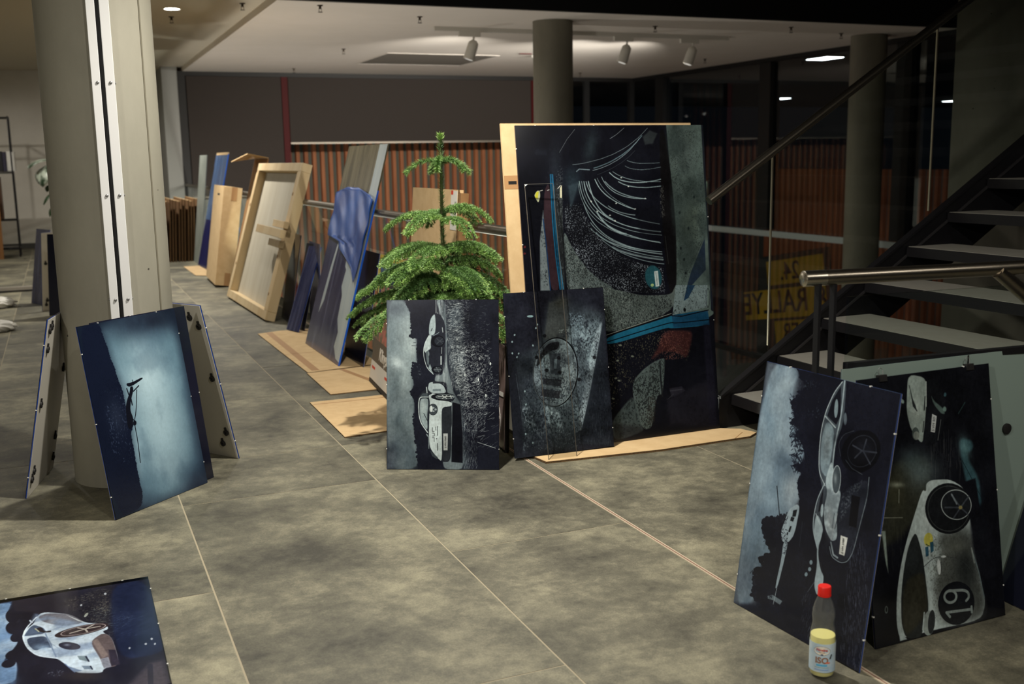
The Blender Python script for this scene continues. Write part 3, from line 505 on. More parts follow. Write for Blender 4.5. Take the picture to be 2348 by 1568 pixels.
  ('S',[(0.596,0.809),(0.562,0.732)],3,(140,146,146),0.8,1.0),
  ('P',[(0.532,0.909),(0.551,0.885),(0.619,0.851),(0.631,0.828),(0.602,0.831),(0.549,0.871)],(90,110,106),4,1,0),
  ('E',[(0.63,0.847),(0.643,0.846),(0.629,0.837)],(120,150,142),4,0.9),
  ('E',[(0.641,0.902),(0.651,0.902),(0.64,0.894)],(70,110,120),3,0.8),
  ('S',[(0.733,0.821),(0.791,0.861)],6,(60,90,88),0.7,4),
  ('P',[(0.724,0.729),(0.823,0.71),(0.834,0.68),(0.77,0.655),(0.863,0.558),(0.865,0.468),(0.87,0.393),(0.787,0.446),(0.737,0.629)],(70,110,120),12,0.8,0),
  ('B',[(0.767,0.685),(0.811,0.682),(0.776,0.64)],(110,150,155),0.7),
  ('S',[(0.738,0.64),(0.816,0.548),(0.881,0.467)],3,(14,18,22),1,1.0),
  ('B',[(0.844,0.426),(0.889,0.421),(0.862,0.334)],(40,66,78),0.7),
  ('P',[(0.488,0.586),(0.633,0.576),(0.738,0.533),(0.785,0.432),(0.781,0.298),(0.823,0.159),(0.848,0.067),(0.802,0.005),(0.446,0.015),(0.231,0.014),(0.173,0.019),(0.16,0.081),(0.177,0.186),(0.228,0.302),(0.281,0.382),(0.333,0.449),(0.419,0.556),(0.446,0.545),(0.45,0.575)],(188,204,204),2.5,1,0),
  ('P',[(0.511,0.379),(0.777,0.373),(0.796,0.237),(0.848,0.067),(0.802,0.005),(0.477,0.025),(0.455,0.189),(0.528,0.297)],(84,88,84),46,0.9,0),
  ('N',[(0.467,0.377),(0.789,0.357),(0.826,0.069),(0.45,0.043),(0.413,0.303)],(66,68,60),0.28,3,3,0.6,10),
  ('B',[(0.46,0.436),(0.517,0.43),(0.452,0.378)],(210,222,222),0.6),
  ('B',[(0.71,0.217),(0.814,0.205),(0.706,0.077)],(34,38,38),0.85),
  ('B',[(0.649,0.313),(0.737,0.303),(0.645,0.284)],(96,100,92),0.6),
  ('P',[(0.337,0.397),(0.356,0.389),(0.386,0.313),(0.396,0.232),(0.405,0.137),(0.401,0.086),(0.36,0.07),(0.343,0.003),(0.272,0.003),(0.217,0.016),(0.195,0.077),(0.209,0.183),(0.247,0.286),(0.292,0.36)],(40,44,44),2,1,0),
  ('P',[(0.239,0.229),(0.384,0.248),(0.397,0.181),(0.398,0.087),(0.231,0.014),(0.197,0.076)],(58,56,42),14,0.7,0),
  ('B',[(0.314,0.307),(0.356,0.302),(0.308,0.264)],(52,58,60),0.7),
  ('P',[(0.175,0.036),(0.23,0.007),(0.177,0.007)],(188,204,204),2,1,0),
  ('E',[(0.4,0.046),(0.445,0.038),(0.385,0.0)],(150,162,158),1.2,1),
  ('E',[(0.419,0.048),(0.444,0.041),(0.404,0.004)],(40,44,46),2,1),
  ('S',[(0.37,0.09),(0.35,0.027)],8,(188,204,204),1,1.0),
  ('E',[(0.61,0.464),(0.789,0.439),(0.585,0.368)],(26,28,30),1.2,1),
  ('R',[(0.61,0.464),(0.768,0.442),(0.588,0.379)],5,(62,66,66),1),
  ('P',[(0.741,0.555),(0.833,0.561),(0.866,0.364),(0.787,0.342),(0.767,0.411)],(20,21,26),6,1,0),
  ('E',[(0.67,0.473),(0.788,0.457),(0.657,0.415)],(32,35,38),1.2,1),
  ('R',[(0.67,0.473),(0.785,0.457),(0.657,0.417)],5,(180,192,192),1),
  ('S',[(0.701,0.459),(0.639,0.516)],9,(70,76,84),0.95,2),
  ('S',[(0.701,0.459),(0.582,0.471)],9,(70,76,84),0.95,2),
  ('S',[(0.701,0.459),(0.642,0.424)],9,(70,76,84),0.95,2),
  ('S',[(0.701,0.459),(0.754,0.428)],9,(70,76,84),0.95,2),
  ('S',[(0.701,0.459),(0.771,0.496)],9,(70,76,84),0.95,2),
  ('E',[(0.701,0.459),(0.716,0.458),(0.7,0.452)],(150,140,90),1.2,1),
  ('S',[(0.639,0.516),(0.674,0.476)],10,(140,152,158),0.9,2),
  ('P',[(0.738,0.533),(0.77,0.493),(0.787,0.342),(0.846,0.217),(0.878,0.003),(1.002,0.002),(1.008,1.002),(0.864,1.011),(0.849,0.678)],(20,21,26),22,0.0,0),
  ('P',[(0.767,0.411),(0.773,0.292),(0.824,0.167),(0.849,0.074),(0.909,0.006),(0.971,0.006),(0.993,0.501),(0.881,0.467)],(20,21,26),16,0.9,0),
  ('S',[(0.765,0.293),(0.812,0.191),(0.841,0.09)],5,(120,140,146),0.8,3),
  ('S',[(0.765,0.293),(0.78,0.235)],10,(150,160,156),0.7,4),
  ('S',[(0.386,0.262),(0.469,0.289),(0.556,0.285),(0.657,0.264),(0.727,0.23),(0.792,0.156)],4,(60,64,64),0.9,1.0),
  ('E',[(0.504,0.25),(0.518,0.246),(0.503,0.22)],(215,225,225),1.2,1),
  ('S',[(0.521,0.265),(0.524,0.221)],4,(40,42,44),1,1.0),
  ('E',[(0.544,0.285),(0.565,0.283),(0.544,0.281)],(210,220,220),1.2,1),
  ('E',[(0.619,0.095),(0.758,0.07),(0.59,0.014)],(24,26,29),1.2,1),
  ('R',[(0.576,0.126),(0.622,0.122),(0.575,0.103)],15,(132,144,142),1),
  ('S',[(0.567,0.149),(0.684,0.139),(0.718,0.124),(0.719,0.105),(0.696,0.095)],15,(132,144,142),0.95,1.5),
  ('S',[(0.538,0.069),(0.733,0.057)],15,(132,144,142),0.95,1.5),
  ('S',[(0.538,0.069),(0.562,0.049)],15,(132,144,142),0.95,1.5),
  ('S',[(0.734,0.067),(0.734,0.045)],15,(132,144,142),0.95,1.5),
  ('E',[(0.439,0.362),(0.472,0.355),(0.429,0.337)],(206,200,90),1.2,1),
  ('P',[(0.41,0.336),(0.435,0.337),(0.433,0.301),(0.41,0.299)],(50,90,112),1,1,0),
  ('P',[(0.448,0.35),(0.475,0.351),(0.473,0.314),(0.449,0.31)],(50,90,112),1,1,0),
  ('S',[(0.419,0.346),(0.444,0.336)],5,(40,60,60),1,1.0),
  ('P',[(0.1,0.431),(0.127,0.428),(0.126,0.271),(0.112,0.316)],(150,168,160),4,0.9,0),
  ('S',[(0.113,0.479),(0.258,0.465)],4,(150,156,140),0.8,2),
  ('B',[(0.233,0.592),(0.281,0.587),(0.231,0.582)],(170,178,160),0.8),
  ('S',[(0.247,0.572),(0.239,0.523)],6,(170,178,160),0.7,3),
  ('E',[(0.094,0.136),(0.106,0.135),(0.092,0.122)],(90,100,98),1.2,1),
  ('E',[(0.094,0.136),(0.1,0.135),(0.093,0.127)],(20,21,26),1.2,1),
  ('E',[(0.318,0.899),(0.328,0.899),(0.32,0.891)],(150,175,170),3,1),
  ('L',[(0.099,0.473),(0.292,0.46),(0.208,0.254),(0.071,0.271)],40,60,2,(90,90,70),0.3,1.5,0.08),
 ],
 'ce': [
  ('P',[(-0.005,1.003),(1.003,0.998),(1.002,-0.001),(-0.002,-0.001)],(26,28,38),1,1,0),
  ('P',[(-0.0,1.0),(0.157,0.999),(0.212,0.922),(0.222,0.822),(0.207,0.775),(0.268,0.772),(0.267,0.648),(0.277,0.628),(0.222,0.562),(0.247,0.502),(0.216,0.455),(0.252,0.402),(0.236,0.263),(0.276,0.123),(0.276,0.0),(-0.002,-0.001)],(92,106,112),10,1,0),
  ('B',[(0.187,0.802),(0.247,0.802),(0.186,0.629)],(160,176,178),0.75),
  ('B',[(0.09,0.629),(0.151,0.629),(0.111,0.589)],(200,214,216),0.8),
  ('B',[(0.166,0.529),(0.227,0.529),(0.136,0.396)],(150,166,168),0.7),
  ('B',[(0.085,0.302),(0.156,0.302),(0.085,0.236)],(60,74,80),0.7),
  ('B',[(0.035,0.789),(0.076,0.789),(0.035,0.622)],(70,84,92),0.6),
  ('B',[(0.176,0.302),(0.236,0.302),(0.176,0.236)],(130,146,148),0.6),
  ('B',[(0.206,0.076),(0.266,0.077),(0.205,-0.003)],(84,98,106),0.6),
  ('B',[(0.076,0.949),(0.228,0.949),(0.076,0.896)],(44,52,64),0.85),
  ('B',[(0.034,0.069),(0.115,0.069),(0.034,-0.05)],(30,36,50),0.9),
  ('B',[(0.237,0.722),(0.267,0.722),(0.237,0.662)],(186,198,198),0.6),
  ('C',[(-0.0,1.0),(0.157,0.999),(0.212,0.922),(0.222,0.822),(0.268,0.772),(0.277,0.628),(0.222,0.562),(0.247,0.402),(0.236,0.263),(0.276,0.0),(-0.002,-0.001)],(56,66,74),0.45,420,560,20),
  ('C',[(-0.0,1.0),(0.157,0.999),(0.212,0.922),(0.222,0.822),(0.268,0.772),(0.277,0.628),(0.222,0.562),(0.247,0.402),(0.236,0.263),(0.276,0.0),(-0.002,-0.001)],(190,204,206),0.25,300,420,20),
  ('P',[(0.157,1.002),(0.46,1.001),(0.449,0.921),(0.399,0.888),(0.348,0.755),(0.358,0.622),(0.428,0.555),(0.448,0.515),(0.378,0.489),(0.307,0.422),(0.287,0.322),(0.307,0.269),(0.377,0.203),(0.407,0.09),(0.497,0.044),(0.497,-0.002),(0.276,-0.003),(0.276,0.123),(0.251,0.189),(0.236,0.269),(0.255,0.336),(0.247,0.402),(0.214,0.455),(0.249,0.502),(0.217,0.562),(0.245,0.622),(0.275,0.632),(0.267,0.688),(0.273,0.768),(0.205,0.779),(0.223,0.829),(0.212,0.922)],(26,28,38),1.5,1,5),
  ('N',[(0.237,0.609),(0.308,0.622),(0.317,0.542),(0.237,0.535)],(110,124,128),0.14,4,4,0.8,12),
  ('S',[(0.242,0.747),(0.262,0.747)],4,(26,28,38),1,1.0),
  ('S',[(0.227,0.729),(0.267,0.728)],4,(26,28,38),1,1.0),
  ('E',[(0.236,0.776),(0.245,0.774),(0.234,0.769)],(26,28,38),1.5,1),
  ('E',[(0.23,0.792),(0.24,0.791),(0.228,0.786)],(26,28,38),1.5,1),
  ('E',[(0.228,0.787),(0.242,0.786),(0.226,0.778)],(26,28,38),1.5,1),
  ('E',[(0.217,0.782),(0.23,0.78),(0.215,0.777)],(26,28,38),1.5,1),
  ('E',[(0.21,0.787),(0.221,0.786),(0.208,0.779)],(26,28,38),1.5,1),
  ('E',[(0.208,0.787),(0.216,0.785),(0.206,0.779)],(26,28,38),1.5,1),
  ('E',[(0.25,0.782),(0.264,0.78),(0.248,0.773)],(26,28,38),1.5,1),
  ('E',[(0.237,0.786),(0.247,0.785),(0.235,0.781)],(26,28,38),1.5,1),
  ('E',[(0.226,0.595),(0.236,0.593),(0.224,0.589)],(26,28,38),1.5,1),
  ('E',[(0.232,0.611),(0.239,0.609),(0.23,0.601)],(26,28,38),1.5,1),
  ('E',[(0.244,0.607),(0.258,0.606),(0.242,0.598)],(26,28,38),1.5,1),
  ('E',[(0.244,0.576),(0.257,0.575),(0.242,0.57)],(26,28,38),1.5,1),
  ('E',[(0.258,0.573),(0.273,0.572),(0.256,0.565)],(26,28,38),1.5,1),
  ('E',[(0.239,0.627),(0.253,0.625),(0.237,0.62)],(26,28,38),1.5,1),
  ('E',[(0.241,0.577),(0.252,0.575),(0.239,0.571)],(26,28,38),1.5,1),
  ('E',[(0.256,0.624),(0.271,0.623),(0.254,0.617)],(26,28,38),1.5,1),
  ('E',[(0.233,0.569),(0.244,0.567),(0.231,0.561)],(26,28,38),1.5,1),
  ('E',[(0.248,0.589),(0.259,0.588),(0.246,0.581)],(26,28,38),1.5,1),
  ('E',[(0.24,0.569),(0.253,0.567),(0.238,0.563)],(26,28,38),1.5,1),
  ('E',[(0.242,0.605),(0.249,0.603),(0.24,0.598)],(26,28,38),1.5,1),
  ('E',[(0.257,0.597),(0.265,0.596),(0.255,0.593)],(26,28,38),1.5,1),
  ('E',[(0.252,0.615),(0.261,0.614),(0.25,0.607)],(26,28,38),1.5,1),
  ('E',[(0.255,0.603),(0.269,0.601),(0.253,0.594)],(26,28,38),1.5,1),
  ('E',[(0.23,0.583),(0.241,0.581),(0.228,0.577)],(26,28,38),1.5,1),
  ('E',[(0.268,0.589),(0.283,0.588),(0.266,0.581)],(26,28,38),1.5,1),
  ('E',[(0.261,0.569),(0.275,0.567),(0.259,0.563)],(26,28,38),1.5,1),
  ('E',[(0.253,0.597),(0.26,0.595),(0.251,0.591)],(26,28,38),1.5,1),
  ('E',[(0.236,0.573),(0.244,0.571),(0.234,0.565)],(26,28,38),1.5,1),
  ('E',[(0.232,0.569),(0.239,0.567),(0.23,0.559)],(26,28,38),1.5,1),
  ('E',[(0.253,0.565),(0.26,0.564),(0.251,0.559)],(26,28,38),1.5,1),
  ('E',[(0.248,0.537),(0.262,0.536),(0.246,0.532)],(26,28,38),1.5,1),
  ('E',[(0.252,0.547),(0.266,0.546),(0.25,0.538)],(26,28,38),1.5,1),
  ('E',[(0.242,0.567),(0.25,0.566),(0.24,0.558)],(26,28,38),1.5,1),
  ('E',[(0.229,0.569),(0.244,0.567),(0.227,0.563)],(26,28,38),1.5,1),
  ('E',[(0.236,0.569),(0.249,0.567),(0.234,0.561)],(26,28,38),1.5,1),
  ('E',[(0.235,0.554),(0.242,0.553),(0.233,0.545)],(26,28,38),1.5,1),
  ('E',[(0.246,0.549),(0.253,0.548),(0.244,0.545)],(26,28,38),1.5,1),
  ('E',[(0.229,0.571),(0.244,0.569),(0.227,0.565)],(26,28,38),1.5,1),
  ('E',[(0.256,0.558),(0.271,0.557),(0.254,0.551)],(26,28,38),1.5,1),
  ('E',[(0.228,0.555),(0.241,0.554),(0.226,0.549)],(26,28,38),1.5,1),
  ('E',[(0.251,0.455),(0.259,0.453),(0.249,0.447)],(26,28,38),1.5,1),
  ('E',[(0.253,0.465),(0.263,0.464),(0.251,0.458)],(26,28,38),1.5,1),
  ('E',[(0.246,0.448),(0.258,0.447),(0.244,0.44)],(26,28,38),1.5,1),
  ('E',[(0.218,0.457),(0.231,0.456),(0.216,0.45)],(26,28,38),1.5,1),
  ('E',[(0.231,0.461),(0.245,0.46),(0.229,0.453)],(26,28,38),1.5,1),
  ('E',[(0.223,0.443),(0.235,0.441),(0.221,0.436)],(26,28,38),1.5,1),
  ('E',[(0.231,0.437),(0.246,0.436),(0.228,0.43)],(26,28,38),1.5,1),
  ('E',[(0.242,0.472),(0.254,0.471),(0.24,0.463)],(26,28,38),1.5,1),
  ('E',[(0.241,0.436),(0.256,0.434),(0.239,0.43)],(26,28,38),1.5,1),
  ('E',[(0.234,0.449),(0.245,0.448),(0.232,0.441)],(26,28,38),1.5,1),
  ('E',[(0.254,0.511),(0.265,0.509),(0.252,0.503)],(26,28,38),1.5,1),
  ('E',[(0.25,0.477),(0.261,0.476),(0.248,0.47)],(26,28,38),1.5,1),
  ('E',[(0.263,0.496),(0.273,0.495),(0.261,0.488)],(26,28,38),1.5,1),
  ('E',[(0.252,0.485),(0.267,0.484),(0.25,0.476)],(26,28,38),1.5,1),
  ('E',[(0.252,0.477),(0.267,0.476),(0.25,0.471)],(26,28,38),1.5,1),
  ('E',[(0.244,0.482),(0.252,0.481),(0.242,0.473)],(26,28,38),1.5,1),
  ('E',[(0.226,0.847),(0.239,0.845),(0.224,0.842)],(26,28,38),1.5,1),
  ('E',[(0.223,0.87),(0.233,0.868),(0.221,0.863)],(26,28,38),1.5,1),
  ('E',[(0.228,0.841),(0.239,0.84),(0.226,0.836)],(26,28,38),1.5,1),
  ('E',[(0.226,0.838),(0.234,0.836),(0.224,0.83)],(26,28,38),1.5,1),
  ('E',[(0.224,0.891),(0.232,0.889),(0.222,0.885)],(26,28,38),1.5,1),
  ('E',[(0.219,0.875),(0.227,0.874),(0.217,0.869)],(26,28,38),1.5,1),
  ('E',[(0.221,0.886),(0.233,0.884),(0.219,0.879)],(26,28,38),1.5,1),
  ('E',[(0.22,0.833),(0.232,0.831),(0.218,0.827)],(26,28,38),1.5,1),
  ('E',[(0.243,0.291),(0.255,0.29),(0.241,0.283)],(26,28,38),1.5,1),
  ('E',[(0.249,0.267),(0.262,0.265),(0.247,0.261)],(26,28,38),1.5,1),
  ('E',[(0.238,0.269),(0.246,0.268),(0.236,0.263)],(26,28,38),1.5,1),
  ('E',[(0.254,0.264),(0.266,0.263),(0.252,0.257)],(26,28,38),1.5,1),
  ('E',[(0.248,0.282),(0.263,0.281),(0.246,0.276)],(26,28,38),1.5,1),
  ('E',[(0.249,0.324),(0.262,0.323),(0.247,0.317)],(26,28,38),1.5,1),
  ('E',[(0.252,0.32),(0.267,0.319),(0.25,0.315)],(26,28,38),1.5,1),
  ('E',[(0.237,0.309),(0.246,0.308),(0.235,0.303)],(26,28,38),1.5,1),
  ('E',[(0.247,0.265),(0.256,0.263),(0.245,0.259)],(26,28,38),1.5,1),
  ('E',[(0.25,0.263),(0.264,0.261),(0.248,0.255)],(26,28,38),1.5,1),
  ('E',[(0.256,0.166),(0.268,0.165),(0.254,0.157)],(26,28,38),1.5,1),
  ('E',[(0.273,0.219),(0.289,0.217),(0.271,0.213)],(26,28,38),1.5,1),
  ('E',[(0.262,0.154),(0.276,0.152),(0.26,0.148)],(26,28,38),1.5,1),
  ('E',[(0.269,0.21),(0.284,0.209),(0.267,0.203)],(26,28,38),1.5,1),
  ('E',[(0.269,0.222),(0.282,0.221),(0.267,0.216)],(26,28,38),1.5,1),
  ('E',[(0.27,0.223),(0.278,0.221),(0.268,0.215)],(26,28,38),1.5,1),
  ('E',[(0.264,0.184),(0.276,0.183),(0.262,0.177)],(26,28,38),1.5,1),
  ('E',[(0.26,0.158),(0.269,0.156),(0.258,0.153)],(26,28,38),1.5,1),
  ('E',[(0.271,0.18),(0.28,0.179),(0.269,0.172)],(26,28,38),1.5,1),
  ('E',[(0.258,0.203),(0.266,0.202),(0.256,0.195)],(26,28,38),1.5,1),
  ('E',[(0.278,0.077),(0.29,0.075),(0.276,0.069)],(26,28,38),1.5,1),
  ('E',[(0.28,0.058),(0.288,0.057),(0.278,0.049)],(26,28,38),1.5,1),
  ('E',[(0.28,0.112),(0.294,0.111),(0.278,0.104)],(26,28,38),1.5,1),
  ('E',[(0.267,0.1),(0.28,0.099),(0.265,0.093)],(26,28,38),1.5,1),
  ('E',[(0.276,0.12),(0.285,0.118),(0.274,0.112)],(26,28,38),1.5,1),
  ('E',[(0.285,0.057),(0.3,0.056),(0.283,0.049)],(26,28,38),1.5,1),
  ('E',[(0.269,0.073),(0.278,0.071),(0.267,0.065)],(26,28,38),1.5,1),
  ('E',[(0.279,0.055),(0.286,0.054),(0.277,0.046)],(26,28,38),1.5,1),
  ('E',[(0.276,0.117),(0.287,0.116),(0.274,0.108)],(26,28,38),1.5,1),
  ('E',[(0.279,0.101),(0.293,0.099),(0.277,0.091)],(26,28,38),1.5,1),
  ('P',[(0.442,1.001),(0.525,1.001),(0.54,0.821),(0.539,0.621),(0.579,0.515),(0.599,0.449),(0.669,0.382),(0.678,0.223),(0.698,-0.002),(0.517,-0.002),(0.497,0.051),(0.568,0.382),(0.539,0.455),(0.539,0.515),(0.428,0.515),(0.438,0.555),(0.499,0.555),(0.524,0.621),(0.53,0.821),(0.48,0.921)],(120,134,138),6,0.85,0),
  ('L',[(0.442,1.001),(0.525,1.001),(0.549,0.515),(0.438,0.515)],70,200,2.5,(205,216,218),0.6,1.57,0.03),
  ('L',[(0.48,1.001),(0.525,1.001),(0.528,0.854),(0.5,0.888)],40,80,2.5,(20,22,30),0.7,1.57,0.03),
  ('S',[(0.442,1.001),(0.443,0.921)],3,(190,200,202),1,1.0),
  ('P',[(0.525,1.001),(0.681,1.0),(0.699,0.489),(0.678,0.29),(0.738,-0.001),(0.668,-0.002),(0.669,0.382),(0.579,0.515),(0.539,0.688)],(66,76,84),40,0.8,0),
  ('L',[(0.525,1.001),(0.741,1.0),(0.739,0.455),(0.579,0.489)],900,14,2.2,(200,212,214),0.55,0.12,0.9),
  ('L',[(0.525,0.821),(0.66,0.82),(0.699,0.455),(0.589,0.469)],500,18,2.2,(215,225,226),0.5,1.4,0.4),
  ('L',[(0.66,0.754),(0.92,0.753),(0.969,0.356),(0.679,0.389)],520,22,2.8,(210,222,224),0.6,0.3,1.2),
  ('L',[(0.701,0.98),(0.881,0.979),(0.94,0.74),(0.7,0.741)],130,18,2.2,(150,164,170),0.5,0.1,0.5),
  ('L',[(0.659,0.396),(0.909,0.422),(0.878,0.224),(0.678,0.223)],380,22,2.4,(200,212,216),0.55,0.9,0.9),
  ('L',[(0.669,0.323),(0.809,0.323),(0.808,0.005),(0.678,0.005)],420,22,2,(170,184,190),0.5,1.5,0.3),
  ('L',[(0.779,0.356),(0.978,0.356),(0.978,0.118),(0.798,0.138)],40,50,2.2,(200,212,216),0.6,0.5,0.4),
  ('N',[(0.8,0.674),(0.88,0.674),(0.899,0.502),(0.809,0.488)],(220,230,230),0.2,5,7,0.8,14),
  ('E',[(0.83,0.651),(0.837,0.651),(0.83,0.642)],(220,230,230),1.2,1),
  ('E',[(0.925,0.621),(0.932,0.621),(0.925,0.612)],(220,230,230),1.2,1),
  ('E',[(0.819,0.528),(0.826,0.528),(0.819,0.519)],(220,230,230),1.2,1),
  ('E',[(0.884,0.435),(0.891,0.435),(0.884,0.426)],(220,230,230),1.2,1),
  ('E',[(0.63,0.767),(0.637,0.767),(0.63,0.758)],(220,230,230),1.2,1),
  ('E',[(0.699,0.555),(0.706,0.555),(0.699,0.546)],(220,230,230),1.2,1),
  ('B',[(0.801,0.94),(0.851,0.939),(0.8,0.807)],(20,22,30),0.7),
  ('L',[(0.939,0.555),(0.999,0.561),(0.998,0.356),(0.939,0.363)],40,28,2,(190,205,214),0.5,0.4,0.9),
  ('S',[(0.808,0.161),(0.968,0.126)],3,(200,212,216),1,1.0),
  ('L',[(0.517,0.064),(0.698,0.065),(0.698,0.002),(0.537,0.001)],70,60,2,(130,146,154),0.4,1.57,0.05),
  ('C',[(0.525,1.001),(1.001,0.998),(0.997,0.003),(0.678,0.002)],(14,15,22),0.4,140,200,30),
  ('L',[(0.54,0.981),(0.681,0.98),(0.739,0.422),(0.619,0.435)],500,22,2.4,(205,216,218),0.7,0.1,0.5),
  ('L',[(0.579,0.688),(0.78,0.754),(0.879,0.356),(0.679,0.356)],420,26,2.6,(215,226,228),0.65,0.5,1.2),
  ('P',[(0.434,0.921),(0.48,0.914),(0.525,0.861),(0.527,0.768),(0.509,0.675),(0.504,0.595),(0.479,0.562),(0.418,0.558),(0.368,0.588),(0.333,0.648),(0.328,0.715),(0.343,0.755),(0.374,0.788),(0.379,0.841),(0.394,0.895)],(34,37,46),2,1,0),
  ('P',[(0.434,0.92),(0.441,0.848),(0.434,0.801),(0.409,0.788),(0.379,0.791),(0.381,0.848),(0.399,0.895)],(150,166,170),3,1,0),
  ('P',[(0.377,0.791),(0.404,0.791),(0.394,0.741),(0.399,0.715),(0.378,0.702),(0.343,0.688),(0.33,0.708),(0.343,0.748)],(165,180,182),3,1,0),
  ('S',[(0.379,0.788),(0.346,0.748),(0.33,0.708),(0.334,0.655),(0.363,0.595),(0.418,0.56)],5,(188,202,204),1,1.0),
  ('P',[(0.35,0.69),(0.376,0.703),(0.38,0.648),(0.378,0.608),(0.363,0.622)],(90,102,108),2,1,0),
  ('S',[(0.378,0.718),(0.348,0.69)],6,(188,202,204),1,1.0),
  ('P',[(0.373,0.595),(0.388,0.622),(0.403,0.595),(0.418,0.562)],(140,156,160),3,1,0),
  ('S',[(0.419,0.788),(0.459,0.801),(0.469,0.808)],6,(120,134,140),0.9,2),
  ('E',[(0.376,0.68),(0.383,0.68),(0.376,0.666)],(110,122,128),1.2,1),
  ('S',[(0.409,0.831),(0.399,0.815)],6,(26,28,38),1,1.0),
  ('E',[(0.459,0.755),(0.521,0.754),(0.459,0.72)],(16,17,24),1.2,1),
  ('E',[(0.471,0.755),(0.513,0.754),(0.471,0.728)],(34,38,46),1.2,1),
  ('S',[(0.474,0.755),(0.449,0.771)],6,(60,66,74),1,1.0),
  ('S',[(0.474,0.755),(0.449,0.738)],6,(60,66,74),1,1.0),
  ('S',[(0.474,0.755),(0.499,0.768)],6,(60,66,74),1,1.0),
  ('S',[(0.474,0.755),(0.501,0.741)],6,(60,66,74),1,1.0),
  ('S',[(0.474,0.755),(0.509,0.754)],6,(60,66,74),1,1.0),
  ('E',[(0.451,0.587),(0.501,0.587),(0.45,0.566)],(16,17,24),1.2,1),
  ('E',[(0.457,0.587),(0.493,0.587),(0.457,0.571)],(50,56,62),1.2,1),
  ('S',[(0.423,0.587),(0.489,0.587)],4,(110,120,126),1,1.0),
  ('S',[(0.444,0.602),(0.469,0.571)],4,(110,120,126),1,1.0),
  ('S',[(0.487,0.665),(0.487,0.618)],9,(188,202,204),1,1.0),
  ('S',[(0.494,0.718),(0.491,0.681)],5,(150,160,164),1,1.0),
  ('S',[(0.499,0.834),(0.504,0.808)],7,(150,160,164),1,1.0),
  ('P',[(0.277,0.422),(0.317,0.455),(0.378,0.489),(0.373,0.509),(0.408,0.519),(0.499,0.515),(0.539,0.449),(0.599,0.442),(0.614,0.422),(0.579,0.389),(0.583,0.29),(0.578,0.157),(0.568,0.044),(0.489,0.044),(0.407,0.09),(0.377,0.137),(0.372,0.196),(0.307,0.263),(0.285,0.322)],(36,40,48),2,1,0),
  ('P',[(0.299,0.416),(0.37,0.419),(0.373,0.382),(0.362,0.316),(0.367,0.223),(0.312,0.276),(0.295,0.329)],(140,156,160),4,1,0),
  ('S',[(0.37,0.426),(0.295,0.426),(0.285,0.382),(0.289,0.316),(0.309,0.269),(0.367,0.216)],8,(188,202,204),1,1.0),
  ('B',[(0.327,0.369),(0.352,0.369),(0.327,0.329)],(190,204,204),0.6),
  ('S',[(0.332,0.329),(0.367,0.283)],6,(50,56,62),1,1.0),
  ('P',[(0.302,0.429),(0.368,0.428),(0.366,0.449),(0.322,0.447)],(70,80,86),2,1,0),
  ('P',[(0.373,0.435),(0.398,0.442),(0.408,0.449),(0.448,0.442),(0.418,0.409),(0.579,0.399),(0.584,0.372),(0.498,0.366),(0.49,0.323),(0.497,0.044),(0.457,0.064),(0.387,0.123),(0.377,0.19),(0.382,0.316),(0.388,0.396)],(188,202,204),2,1,0),
  ('P',[(0.378,0.509),(0.408,0.514),(0.448,0.512),(0.509,0.495),(0.539,0.447),(0.408,0.447),(0.368,0.469)],(165,180,184),2,1,0),
  ('P',[(0.413,0.472),(0.483,0.474),(0.486,0.461),(0.413,0.459)],(110,124,130),1.5,1,0),
  ('S',[(0.418,0.509),(0.504,0.51)],12,(40,44,50),1,1.0),
  ('S',[(0.358,0.485),(0.363,0.449),(0.378,0.447)],14,(50,56,60),1,1.0),
  ('S',[(0.356,0.483),(0.362,0.45)],7,(188,202,204),1,1.0),
  ('P',[(0.503,0.362),(0.578,0.366),(0.584,0.29),(0.578,0.157),(0.568,0.051),(0.495,0.044),(0.493,0.289)],(40,44,50),2,1,0),
  ('S',[(0.583,0.399),(0.586,0.27),(0.578,0.236),(0.58,0.144)],5,(150,164,168),1,1.0),
  ('P',[(0.587,0.396),(0.659,0.382),(0.678,0.21),(0.678,0.038),(0.578,0.044)],(18,19,26),5,1,0),
  ('E',[(0.415,0.352),(0.455,0.352),(0.415,0.319)],(60,68,74),1.2,1),
  ('R',[(0.415,0.352),(0.455,0.352),(0.415,0.319)],4,(40,44,48),1),
  ('E',[(0.398,0.356),(0.412,0.356),(0.398,0.337)],(200,210,210),1.2,1),
  ('E',[(0.418,0.362),(0.428,0.362),(0.418,0.356)],(150,162,166),1.2,1),
  ('E',[(0.418,0.342),(0.428,0.342),(0.418,0.337)],(150,162,166),1.2,1),
  ('E',[(0.438,0.352),(0.448,0.352),(0.438,0.346)],(150,162,166),1.2,1),
  ('E',[(0.503,0.427),(0.609,0.427),(0.503,0.407)],(24,26,32),1.2,1),
  ('E',[(0.523,0.427),(0.609,0.427),(0.523,0.412)],(120,132,136),1.2,1),
  ('E',[(0.523,0.427),(0.6,0.427),(0.523,0.416)],(50,56,60),1.2,1),
  ('S',[(0.458,0.427),(0.594,0.429)],6,(205,215,215),1,1.0),
  ('S',[(0.498,0.435),(0.538,0.417)],6,(205,215,215),1,1.0),
  ('S',[(0.539,0.435),(0.498,0.417)],6,(205,215,215),1,1.0),
  ('S',[(0.569,0.434),(0.579,0.419)],6,(205,215,215),1,1.0),
  ('S',[(0.454,0.253),(0.454,0.2)],6,(40,44,48),1,1.0),
  ('S',[(0.455,0.153),(0.455,0.112)],6,(40,44,48),1,1.0),
  ('E',[(0.447,0.18),(0.452,0.18),(0.447,0.177)],(40,44,48),1.2,1),
